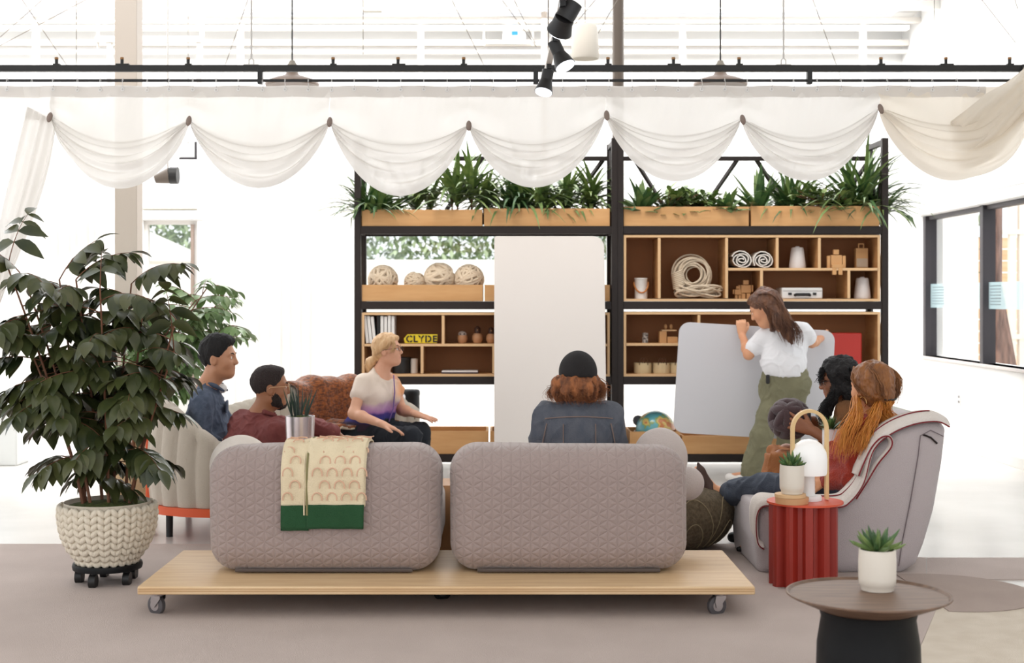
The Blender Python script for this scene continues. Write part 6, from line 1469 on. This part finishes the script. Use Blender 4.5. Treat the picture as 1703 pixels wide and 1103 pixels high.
# ---------------------------------------------------------------- 5 standing woman carrying the white board
M_brd = mat('whiteboard_grey', (212, 210, 214), .35)
def rrect(w_, h_, rd, th):
    pts = []
    for (cx_, cz_, a0) in ((w_/2-rd, h_/2-rd, 0), (-w_/2+rd, h_/2-rd, PI/2), (-w_/2+rd, -h_/2+rd, PI), (w_/2-rd, -h_/2+rd, 1.5*PI)):
        for k in range(9): a = a0+PI/2*k/8; pts.append((cx_+rd*math.cos(a), cz_+rd*math.sin(a)))
    return pts
YBd = 10.78; bc = at(1254, 635, YBd); rt2 = math.radians(3.4); pts = rrect(1.215, .865, .085, 0)
m = MB(); m.prism([(a, b) for a, b in pts], -.012, .012); Rb = Matrix.Rotation(rt2, 3, 'Y')
m.v = [tuple(bc+Rb @ Vector(v)) for v in m.v]
t = thing('carried_board', 'white rounded board being carried by the standing woman', 'board', bc); m.build('panel', M_brd, t, smooth=False, bevel=.003)
# tall board leaning on the shelves
yb0, yb1 = 10.80, 11.10; xa_ = at(822, 0, 10.95).x; xb_ = at(1007, 0, 10.95).x; hh = at(0, 394, 11.08).z
m = MB(); th_ = math.atan2(yb1-yb0, hh); w_ = xb_-xa_; Lh = hh/math.cos(th_)
p2 = [(w_/2, -Lh/2), (w_/2, Lh/2-.09)]+[(w_/2-.09+.09*math.cos(a), Lh/2-.09+.09*math.sin(a)) for a in [PI/2*k/6 for k in range(1, 7)]]+[(-w_/2+.012, Lh/2), (-w_/2, Lh/2-.012), (-w_/2, -Lh/2)]
m.prism(p2, -.012, .012); Rq = Matrix.Rotation(-th_, 3, 'X'); cc = V3((xa_+xb_)/2, (yb0+yb1)/2, hh/2+.004); m.v = [tuple(cc+Rq @ Vector(v)) for v in m.v]
t = thing('tall_whiteboard', 'tall plain off-white board leaning against the left shelving', 'board', (cc.x, yb0, 0)); m.build('panel', mat('board_offwhite', (226, 218, 212), .45), t, smooth=False, bevel=.003)
SK5 = skin('skin_light', (222, 164, 126), (214, 150, 112))
Y0 = 10.42; hc = at(1272, 513, Y0); hd = Head(hc, 160, -28, 0, 1.12)
j = dict(f=V3(-.55, .82, -.1).normalized(), neck=at(1296, 541, Y0+.0), sl=at(1270, 560, Y0+.06), sr=at(1336, 549, Y0+.02), waist=at(1304, 606, Y0), pelvis=at(1306, 642, Y0+.02), w=.86,
         el=at(1245, 590, Y0+.06), wl=at(1234, 556, Y0+.26), er=at(1350, 570, Y0+.10), wr=at(1368, 562, Y0+.40))
j['sl'], j['sr'] = j['sl'], j['sr']
j['hl'] = at(1292, 650, Y0+.02); j['hr'] = at(1322, 652, Y0+.04); j['kl'] = at(1268, 722, Y0-.02); j['kr'] = at(1312, 724, Y0+.22); j['al'] = at(1250, 787, Y0+.05); j['ar'] = at(1300, 778, Y0+.5); j['al'].z = .095; j['ar'].z = .095
j['tl'] = j['al']+V3(-.13, .08, -.06); j['tr'] = j['ar']+V3(-.14, .08, -.06)
r = person('standing person in a white T-shirt and olive trousers gripping the carried board', j)
S = bodyS(j, hd, fem=0, jaw=.93, s=.93)
hand(S, j['wl'], (-.05, .12, 1), (.15, 1, -.1), -1, (1.5, 1.5, 1.5, 1.4), .9, 1.0, .02); hand(S, j['wr'], (.8, .5, -.05), (-.4, .8, 0), 1, (.9, .9, .9, .9), .6, .95)
S.build('body', SK5, r, h=.0062)
M_tee = mat('tee_white', (240, 238, 240), .9, bump=(220, .3))
S = Sdf(); torso(S, j, .020, 0, hips=False); S.cone(j['waist']+V3(-.05, 0, 0), j['waist']+V3(.05, 0, 0), .112, .112, k=.08, flat=(j['f'], 1.05)); S.cone(j['waist']+V3(0, 0, -.0), j['waist']+V3(0, 0, -.06), .128, .122, k=.06)
for q in 'lr': S.cone(j['s'+q], j['s'+q].lerp(j['e'+q], .60), .058, .064, k=.03)
S.plane(j['neck']+V3(0, 0, .012), (-.1, 0, 1)); S.plane(at(0, 626, Y0), (0, 0, -1), .015)
for q in 'lr': d_ = (j['e'+q]-j['s'+q]).normalized()
S.build('t_shirt', M_tee, r, h=.007, disp=folds(.008, (10, 10, 8), 12))
M_olv = mat('olive_trousers', (136, 132, 104), .9, bump=(200, .4), var=(8, (126, 122, 96)))
trousers(r, j, M_olv, .004, .97, 0, .012, (.088, .074, .076), hip=.9)
S = shoe(r, j['al']+V3(0, 0, -.03), j['tl'], None, .040); S.build('sneaker', mat('sneaker_white', (236, 230, 224), .6), r, h=.007); S = shoe(r, j['ar']+V3(0, 0, -.03), j['tr'], None, .040); S.build('sneaker', MATS['sneaker_white'], r, h=.007)
S = Sdf(); S.box(at(1277, 631, Y0-.10), (.03, .02, .07), .008); S.build('belt_clip', M_black, r, h=.006)
M_br = mat('hair_brown', (84, 54, 40), .5, var=(30, (122, 80, 54), (1, 1, .25)), bump=(60, 1, (1, 1, .25)))
S = Sdf(); Q = lambda p, rr, kk=.02, op='u': S.ell(hd.P(*p), [q*hd.s for q in rr], rot=hd.R, k=kk, op=op)
Q((-.018, 0, .036), (.106, .086, .094)); Q((.02, 0, .08), (.07, .066, .04)); Q((-.04, 0, .118), (.028, .028, .022), .02)
S.plane(hd.P(.082, 0, .060), hd.R @ V3(1, 0, -.35), .01); S.plane(hd.P(.03, 0, .0), hd.R @ V3(1, 0, -.8), .012)
n0 = j['neck']; tip = at(1317, 572, Y0-.13)
S.cone(hd.P(-.06, 0, .02), at(1300, 532, Y0-.10), .072, .062, k=.05); S.cone(at(1300, 532, Y0-.10), at(1312, 556, Y0-.135), .062, .038, k=.04); S.cone(at(1288, 530, Y0-.06), at(1284, 548, Y0-.06), .045, .02, k=.04); S.cone(at(1312, 556, Y0-.135), tip, .035, .008, k=.03)
S.ell(hd.P(.0, .092, -.012), (.03, .03, .03), k=.006, op='s')
S.build('hair', M_br, r, h=.0065, disp=HN(.007, 40))
g = []; R = random.Random(11)
for i in range(26):
    q = R.uniform(-1, 1); g.append([hd.P(-.02, q*.08, .10), hd.P(-.10, q*.07, .05), at(1300+q*12, 528, Y0-.16), at(1314+q*16, 552, Y0-.17), at(1318+q*10, 575+R.uniform(-8, 6), Y0-.15)])
g += [[hd.P(.03, .085, .06), hd.P(-.01, .10, .0), at(1284, 540, Y0-.10), at(1284, 556, Y0-.10)]]*3
strands(r, g, 260, M_br, .0024, .010, 4, curl=.003); hd.face(r, (90, 60, 44), (190, 100, 92), 'e')
MB().ball(hd.P(-.045, .0, .132), .014, 10).build('hair_tie', M_black, r)
# ---------------------------------------------------------------- 6 woman in brown with black curly hair
SK6 = skin('skin_warm_brown', (150, 96, 66))
Y0 = 8.05; hc = at(1393, 632, Y0); hd = Head(hc, 172, -12, 0, 1.0)
j = dict(f=V3(-.95, -.1, 0).normalized(), neck=at(1412, 668, Y0), sl=at(1408, 688, Y0-.15), sr=at(1425, 690, Y0+.17), waist=at(1430, 745, Y0), pelvis=at(1432, 775, Y0), w=.95,
         el=at(1398, 745, Y0-.24), wl=at(1350, 716, Y0-.18), er=at(1385, 735, Y0+.2), wr=at(1348, 700, Y0+.06))
j['hl'] = j['pelvis']+V3(-.05, -.09, 0); j['hr'] = j['pelvis']+V3(-.05, .09, 0); j['kl'] = at(1300, 762, Y0-.12); j['kr'] = at(1308, 752, Y0+.14); j['al'] = V3(1.52, Y0-.14, .11); j['ar'] = V3(1.62, Y0+.2, .11); j['tl'] = V3(1.36, Y0-.16, .04); j['tr'] = V3(1.46, Y0+.2, .04)
r = person('person with long black curly hair and glasses in a brown top, holding the knot cushion', j)
S = bodyS(j, hd, fem=1, s=.95); hand(S, j['wl'], (-1, .25, .42), (-.1, 1, .2), -1, (.28, .28, .28, .3), .3, 1.05, .12); hand(S, j['wr'], (-1, -.35, -.1), (.1, -1, 0), -1, (.3, .3, .3, .3), .4, 1.0); S.build('body', SK6, r, h=.0065)
M_brn = mat('brown_knit', (126, 84, 50), .95, bump=(160, .6), var=(14, (112, 74, 42)))
S = Sdf(); torso(S, j, .016, 1)
for q in 'lr': S.cone(j['s'+q], j['e'+q], .062, .056, k=.04); S.cone(j['e'+q], j['e'+q].lerp(j['w'+q], .35), .058, .05, k=.03)
S.plane(j['neck']+V3(0, 0, .015), (0, 0, 1)); S.build('sweater', M_brn, r, h=.0075, disp=folds(.008, (9, 9, 7), 4))
M_skt = mat('rust_trousers', (158, 100, 58), .9, bump=(160, .4)); trousers(r, j, M_skt, .012, .84, 1, .016, (.09, .078, .090))
for q in 'lr': shoe(r, j['a'+q]+V3(0, 0, -.03), j['t'+q], None).build('shoe', M_blackm, r, h=.008)
M_bk = mat('hair_curly_black', (15, 11, 12), .75, bump=(60, 1))
S = Sdf(); Q = lambda p, rr, kk=.02, op='u': S.ell(hd.P(*p), [q*hd.s for q in rr], rot=hd.R, k=kk, op=op)
Q((-.02, 0, .036), (.118, .105, .104)); S.plane(hd.P(.072, 0, .06), hd.R @ V3(1, 0, -.4), .012); S.plane(hd.P(.028, 0, .0), hd.R @ V3(1, 0, -.6), .014)
R = random.Random(6)
for i in range(44):
    q = R.random(); a = R.uniform(-1, 1); S.ell(hd.P(-.065+.03*R.uniform(-1, 1)+.0*q, a*.10, -.02-.19*q), R.uniform(.030, .042), k=.022)
S.cone(hd.P(.02, .085, -.04), at(1372, 700, Y0-.13), .032, .020, k=.03); S.build('hair', M_bk, r, h=.007, disp=HN(.010, 40))
g = []
for i in range(40):
    a = R.uniform(-1, 1); x_ = R.uniform(-.13, .0); g.append([hd.P(x_+.05, a*.09, .06), hd.P(x_-.01, a*.115, -.01), hd.P(x_-.02, a*.125, -.10), hd.P(x_-.01, a*.12, -.20-R.uniform(0, .05))])
g += [[hd.P(.05, .07, .05), hd.P(.03, .092, -.03), at(1372, 676, Y0-.14), at(1362, 712, Y0-.16)]]*9+[[hd.P(.07, .04, .09), hd.P(.095, .055, .04), hd.P(.08, .07, .0)]]*2
strands(r, g, 520, M_bk, .0026, .013, 6, curl=.016, cf=30); hd.face(r, (24, 18, 16), (176, 84, 88), 'f'); hd.glasses(r, (40, 28, 24), 'glasses_dark')
# knot cushion
kc = at(1313, 697, Y0-.03); m = MB(); R = random.Random(9); rr = .031
for i, (ax, off) in enumerate(((V3(1, .2, .1), .035), (V3(1, .2, .1), -.045), (V3(.1, 1, .2), 0.0), (V3(.1, .9, .3), .07), (V3(.1, .2, 1), .04), (V3(.2, -.1, 1), -.045), (V3(.7, .7, .2), .0), (V3(-.6, .6, .5), .0))):
    u, v = perp(ax); n_ = ax.normalized(); s_ = math.sqrt(.095**2-off**2)
    m.tube([kc+n_*off+(u*math.cos(a)+v*math.sin(a))*s_ for a in [2*PI*k/22 for k in range(22)]], rr, 12, closed=True)
single('knot_cushion', m, mat('knot_plum', (74, 54, 56), .9, bump=(200, .5), sheen=.3), 'dark plum knotted ball cushion held in front of the standing legs', 'cushion')
# ---------------------------------------------------------------- 7 woman in red sweater, back three-quarter
SK7 = skin('skin_peach', (218, 154, 112))
Y0 = 7.30; hc = at(1447, 645, Y0); hd = Head(hc, 128, -4, 0, 1.04)
j = dict(f=V3(-.92, .30, .1).normalized(), neck=at(1450, 692, Y0+.02), sl=at(1432, 716, Y0-.16), sr=at(1474, 712, Y0+.17), waist=at(1434, 790, Y0), pelvis=at(1425, 822, Y0+.02), w=.92,
         el=at(1418, 792, Y0-.16), wl=at(1372, 802, Y0-.05), er=at(1440, 780, Y0+.26), wr=at(1385, 775, Y0+.18))
j['pelvis'].z = .48; j['hl'] = j['pelvis']+V3(-.06, -.07, -.0); j['hr'] = j['pelvis']+V3(-.06, .10, -.0); j['kl'] = at(1318, 802, Y0+.06); j['kr'] = V3(1.62, Y0+.25, .44); j['al'] = at(1200, 822, Y0+.36); j['ar'] = V3(1.50, Y0+.22, .115); j['tl'] = j['al']+V3(-.13, .02, .13); j['tr'] = V3(1.33, Y0+.2, .045)
r = person('person with long orange-tipped hair in a red sweater, legs stretched onto the pouf', j)
S = bodyS(j, hd, fem=1, s=.95); hand(S, j['wl'], (-1, .1, -.1), (0, .2, -1), 1); hand(S, j['wr'], (-1, -.1, -.1), (0, 0, -1), -1); S.build('body', SK7, r, h=.0065)
M_rsw = mat('red_sweater', (172, 56, 34), .95, bump=(140, .8), var=(18, (146, 42, 28)), sheen=.2)
S = Sdf(); torso(S, j, .022, 1)
for q in 'lr': S.cone(j['s'+q], j['e'+q], .064, .070, k=.04); S.cone(j['e'+q], j['e'+q].lerp(j['w'+q], .9), .068, .050, k=.03)
S.plane(j['neck']+V3(0, 0, .02), (0, 0, 1)); S.build('sweater', M_rsw, r, h=.0075, disp=folds(.014, (8, 8, 14), 6))
M_bj = mat('blue_jeans', (64, 70, 82), .9, var=(12, (78, 85, 98)), bump=(200, .4)); trousers(r, j, M_bj, .014, .86, 1, .011, (.088, .064, .056))
M_suede = mat('shoe_brown', (74, 52, 44), .6)
for q in 'lr':
    a = j['a'+q]; tt = j['t'+q]; S = Sdf(); d = tt-a
    if q == 'l':
        hl = a+V3(-.035, 0, -.035); S.cone(hl, hl+V3(-.02, 0, .05), .034, .034, k=.02); S.cone(hl+V3(-.02, 0, .05), a+V3(-.115, 0, .13), .032, .022, k=.03); S.cone(a+V3(-.115, 0, .13), a+V3(-.13, 0, .17), .020, .008, k=.02)
        S.ell(a+V3(-.01, 0, .03), (.045, .06, .045), k=.01, op='s')
    else: S.cone(a+V3(.0, 0, -.06), tt+V3(.06, 0, 0), .038, .032, k=.02); S.cone(tt+V3(.06, 0, 0), tt+V3(-.03, 0, -.01), .032, .014, k=.02)
    S.build('shoe', M_suede if q == 'l' else M_blackm, r, h=.006)
M_auo = mat('hair_dark_roots', (112, 68, 36), .5, var=(24, (150, 94, 44), (1, 1, .3)), bump=(60, 1, (1, 1, .25)))
M_org = mat('hair_orange_ends', (228, 152, 66), .5, var=(30, (204, 122, 46), (1, 1, .3)), bump=(60, 1, (1, 1, .25)))
S = Sdf(); Q = lambda p, rr, kk=.02, op='u': S.ell(hd.P(*p), [q*hd.s for q in rr], rot=hd.R, k=kk, op=op)
Q((-.020, 0, .036), (.116, .100, .104)); Q((-.05, 0, -.04), (.080, .086, .06), .04); S.plane(hd.P(.075, 0, .06), hd.R @ V3(1, 0, -.4), .012); S.plane(hd.P(.036, 0, .0), hd.R @ V3(1, 0, -.5), .014); S.plane(hd.P(0, 0, -.105), hd.R @ V3(0, 0, -1), .02)
S.build('hair', M_auo, r, h=.0065, disp=HN(.007, 40))
g = []; R = random.Random(12)
for i in range(20):
    a = R.uniform(-1, 1); g.append([hd.P(-.02, a*.06, .128), hd.P(-.10, a*.10, .06), hd.P(-.115, a*.085, -.02), hd.P(-.10, a*.05, -.085)])
for i in range(10): s1 = R.choice((-1, 1)); g.append([hd.P(.05, s1*.05, .11), hd.P(.03, s1*.088, .03), hd.P(-.05, s1*.082, -.04), hd.P(-.11, s1*.02, -.085)])
strands(r, g, 240, M_auo, .0026, .008, 8, curl=.003)
g = []; Yn = Y0-.24
for i in range(30): q = R.uniform(-1, 1); g.append([hd.P(-.11, q*.03, -.07), at(1464+q*12, 686, Y0-.06), at(1470+q*22, 700, Y0-.08), at(1478+q*28, 716+R.uniform(-8, 8), Yn+.10)])
for i in range(6): q = R.uniform(0, 1); g.append([hd.P(.03, .075, -.04), at(1428-6*q, 690, Y0-.20), at(1412-8*q, 722, Y0-.25), at(1402-10*q, 770+R.uniform(-14, 6), Y0-.28)])
for i in range(8): q = R.uniform(0, 1); g.append([hd.P(-.09, .05, -.07), at(1450, 700, Y0-.20), at(1440-8*q, 730, Y0-.27), at(1424, 758, Y0-.29)])
strands(r, g, 1300, M_org, .0019, .020, 9, 'hair_ends', curl=.008, cf=9); hd.face(r, (96, 60, 40), (190, 100, 90), 'g')
MB().tube([hd.P(-.02+.0*a, .096, -.07)+hd.R @ V3(.026*math.cos(a), 0, .028*math.sin(a)) for a in [2*PI*k/24 for k in range(24)]], .0016, 6, closed=True).build('hoop_earring', mat('earring_gold', (220, 180, 120), .25, metal=1), r)
MB().tube([hd.P(-.115, .045, -.060), hd.P(-.130, .0, -.064), hd.P(-.12, -.045, -.060)], .005, 6).build('hair_tie', M_black, r)
# ================================================================ PLANTS ON THE LEFT
def compound(m, base, d, L, pairs, leafL, leafW, R, mi_n=2, droop=.5, stem_mi=2):
    d = d.normalized(); side = d.cross(Vector((0, 0, 1)))
    if side.length < .01: side = Vector((1, 0, 0))
    side.normalize(); pts = []; p = base.copy(); dd = d.copy(); N = pairs+2
    for i in range(N+1):
        pts.append(p.copy()); p = p+dd*L/N; dd = (dd+Vector((0, 0, -droop/N))).normalized()
    m.tube(pts, [.0032-.0018*i/N for i in range(N+1)], 4, stem_mi)
    for i in range(2, N+1):
        t_ = (pts[i]-pts[i-1]).normalized(); upn = side.cross(t_).normalized(); sc = .75+.5*math.sin(PI*i/N)
        for s_ in (-1, 1):
            dl = (side*s_*R.uniform(.55, .9)+t_*R.uniform(.35, .7)+upn*R.uniform(-.2, .1)+Vector((0, 0, -R.uniform(.2, .8)))).normalized()
            m.leaf(pts[i], dl, upn, leafL*sc*R.uniform(.85, 1.15), leafW*sc, .75*R.uniform(.5, 1.3), R.randrange(mi_n), 5, 'oval', .12)
    m.leaf(pts[-1], (pts[-1]-pts[-2]), (0, 0, 1), leafL, leafW, .7, 0, 5)
Y = 6.78; c = at(179, 0, Y); hpz = at(0, 838, Y).z; pb = .105
t = thing('large_potted_plant', 'tall leafy indoor tree in a chunky cream knit pot at the far left', 'plant', (c.x, Y, 0))
rp = [(0, .135), (.03, .150), (.09, .195), (.16, .222), (.24, .232), (.31, .226), (hpz-pb, .215)]
def prad(z):
    for (a, ra), (b, rb) in zip(rp, rp[1:]):
        if z <= b: return ra+(rb-ra)*(z-a)/(b-a)
    return rp[-1][1]
hp = hpz-pb
MB().lathe([(.001, pb)]+[(r_-.02, pb+z_-.012*(z_ > .3)) for z_, r_ in rp]+[(rp[-1][1]-.035, hpz-.012), (rp[-1][1]-.035, hpz-.03), (.001, hpz-.03)], (c.x, Y, 0), 40).build('pot', mat('pot_liner', (206, 194, 176), .9), t)
m = MB(); rows = 9; NA = 23
for i in range(rows):
    z = hp*(i+.5)/rows; r_ = prad(z)
    for k in range(NA):
        for s_ in (-1, 1):
            a = 2*PI*(k+.5*0)/NA+s_*.068; P = Vector((c.x+r_*.985*math.cos(a), Y+r_*.985*math.sin(a), pb+z))
            tn = Vector((-math.sin(a), math.cos(a), 0)); nr = Vector((math.cos(a), math.sin(a), 0)); ax = (Vector((0, 0, 1))+tn*s_*.75).normalized(); b_ = nr.cross(ax)
            Rm = Matrix((ax, b_, nr)).transposed()
            m.ball(P, (.030, .0165, .017), 8, rot=Rm)
kn = m.build('knit_cover', mat('knit_wool', (228, 216, 196), .95, bump=(200, .4)), t, angle=180); kn['kind'] = 'stuff'
MB().lathe([(.001, hpz-.03), (rp[-1][1]-.035, hpz-.03), (rp[-1][1]-.03, hpz-.004), (.06, hpz+.014), (.001, hpz+.016)], (c.x, Y, 0), 30).build('moss', M_moss, t)
MB().lathe([(.001, .075), (.165, .075), (.168, .09), (.165, .103), (.001, .103)], (c.x, Y, 0), 40).build('dolly', M_blackm, t)
for k in range(5):
    a = .7+2*PI*k/5; x = c.x+.135*math.cos(a); y = Y+.135*math.sin(a); MB().cyl((x-.016, y, .035), (x+.016, y, .035), .0345, None, 18).cyl((x, y, .05), (x, y, .076), .012).build('dolly_castor', M_black, t)
R = random.Random(21); top0 = Vector((c.x, Y, hpz)); m = MB()
stems = [((-.11, 0), (-.36, -.05), 1.15), ((-.04, .05), (-.18, .08), 1.50), ((.02, -.05), (-.02, -.06), 1.45), ((.08, .02), (.16, .05), 1.35), ((-.07, -.04), (-.42, .04), 1.50), ((.11, -.02), (.33, -.02), 1.15), ((.0, .09), (.05, .25), 1.48), ((-.12, .04), (-.30, .20), 1.50), ((-.11, -.03), (-.48, -.03), 1.56), ((.10, .06), (.30, .15), 1.30)]
def mpt(st, u): (a, b, h) = st; return Vector((top0.x+a[0]+(b[0]-a[0])*(u**1.2), Y+a[1]+(b[1]-a[1])*(u**1.2), hpz-.01+(h-hpz)*u))
for si_, st in enumerate(stems):
    MB().tube([mpt(st, u/10) for u in range(11)], [.0085-.0045*u/10 for u in range(11)], 8).build('stem', M_stem, t)
    nf = 14
    for k in range(nf):
        u = .22+.78*(k/(nf-1))**.9; a = k*2.4+si_; e = .05+.55*u*R.random()+(.5 if k == nf-1 else 0)
        if a % (2*PI) > 99: continue
        d = Vector((math.cos(a)*math.cos(e), math.sin(a)*math.cos(e)*.85, math.sin(e))); p = mpt(st, u)
        
        L_ = (.28 if u < .9 else .34)*R.uniform(.8, 1.15); 
        if p.z < .80 and R.random() < .55: continue
        tipx = CX+F*(p.x+d.x*L_)/(p.y)
        if tipx > 318 or (p.x+d.x*L_ < -2.55): continue
        compound(m, p, d, L_, R.choice((3, 4, 4, 5)), .125, .062, R, 2, .9)
m.build('foliage', [M_bigleaf, mat('glossy_leaf_two', (44, 54, 30), .35, var=(7, (72, 78, 40)), coat=.12), M_stem], t, angle=180)
# second tree behind the denim shirt
Y = 9.55; c = at(296, 0, Y); t = thing('potted_tree', 'lighter green potted tree standing behind the curved sofa', 'plant', (c.x-.32, Y, 0)); cx = c.x-.32
MB().lathe([(.001, 0), (.15, 0), (.17, .03), (.19, .38), (.175, .38), (.17, .34), (.001, .34)], (cx, Y, 0), 36).build('pot', mat('basket_pot', (206, 176, 138), .9, bump=(60, 1, (1, 1, 4))), t)
m = MB(); R = random.Random(31)
for si_, (px, row) in enumerate(((325, 500), (345, 478), (300, 520), (362, 505), (318, 560), (285, 540), (372, 545))):
    tp = at(px, row, Y+R.uniform(-.12, .15)); b0 = Vector((cx+R.uniform(-.06, .06), Y+R.uniform(-.05, .05), .34))
    pt = lambda u: b0.lerp(tp, u)+Vector((-.10*math.sin(PI*u), 0, 0)); MB().tube([pt(u/8) for u in range(9)], [.009-.005*u/8 for u in range(9)], 8).build('stem', M_stem, t)
    for k in range(14):
        u = .4+.6*k/13; a = k*2.4+si_*1.3; e = .1+.6*R.random(); compound(m, pt(u), Vector((math.cos(a)*math.cos(e), math.sin(a)*math.cos(e)*.7, math.sin(e))), .30*R.uniform(.8, 1.2), 4, .10, .048, R, 2, .8)
m.build('foliage', [M_midleaf, mat('light_green_leaf_two', (160, 178, 132), .45, var=(9, (98, 126, 78))), M_stem], t, angle=180)
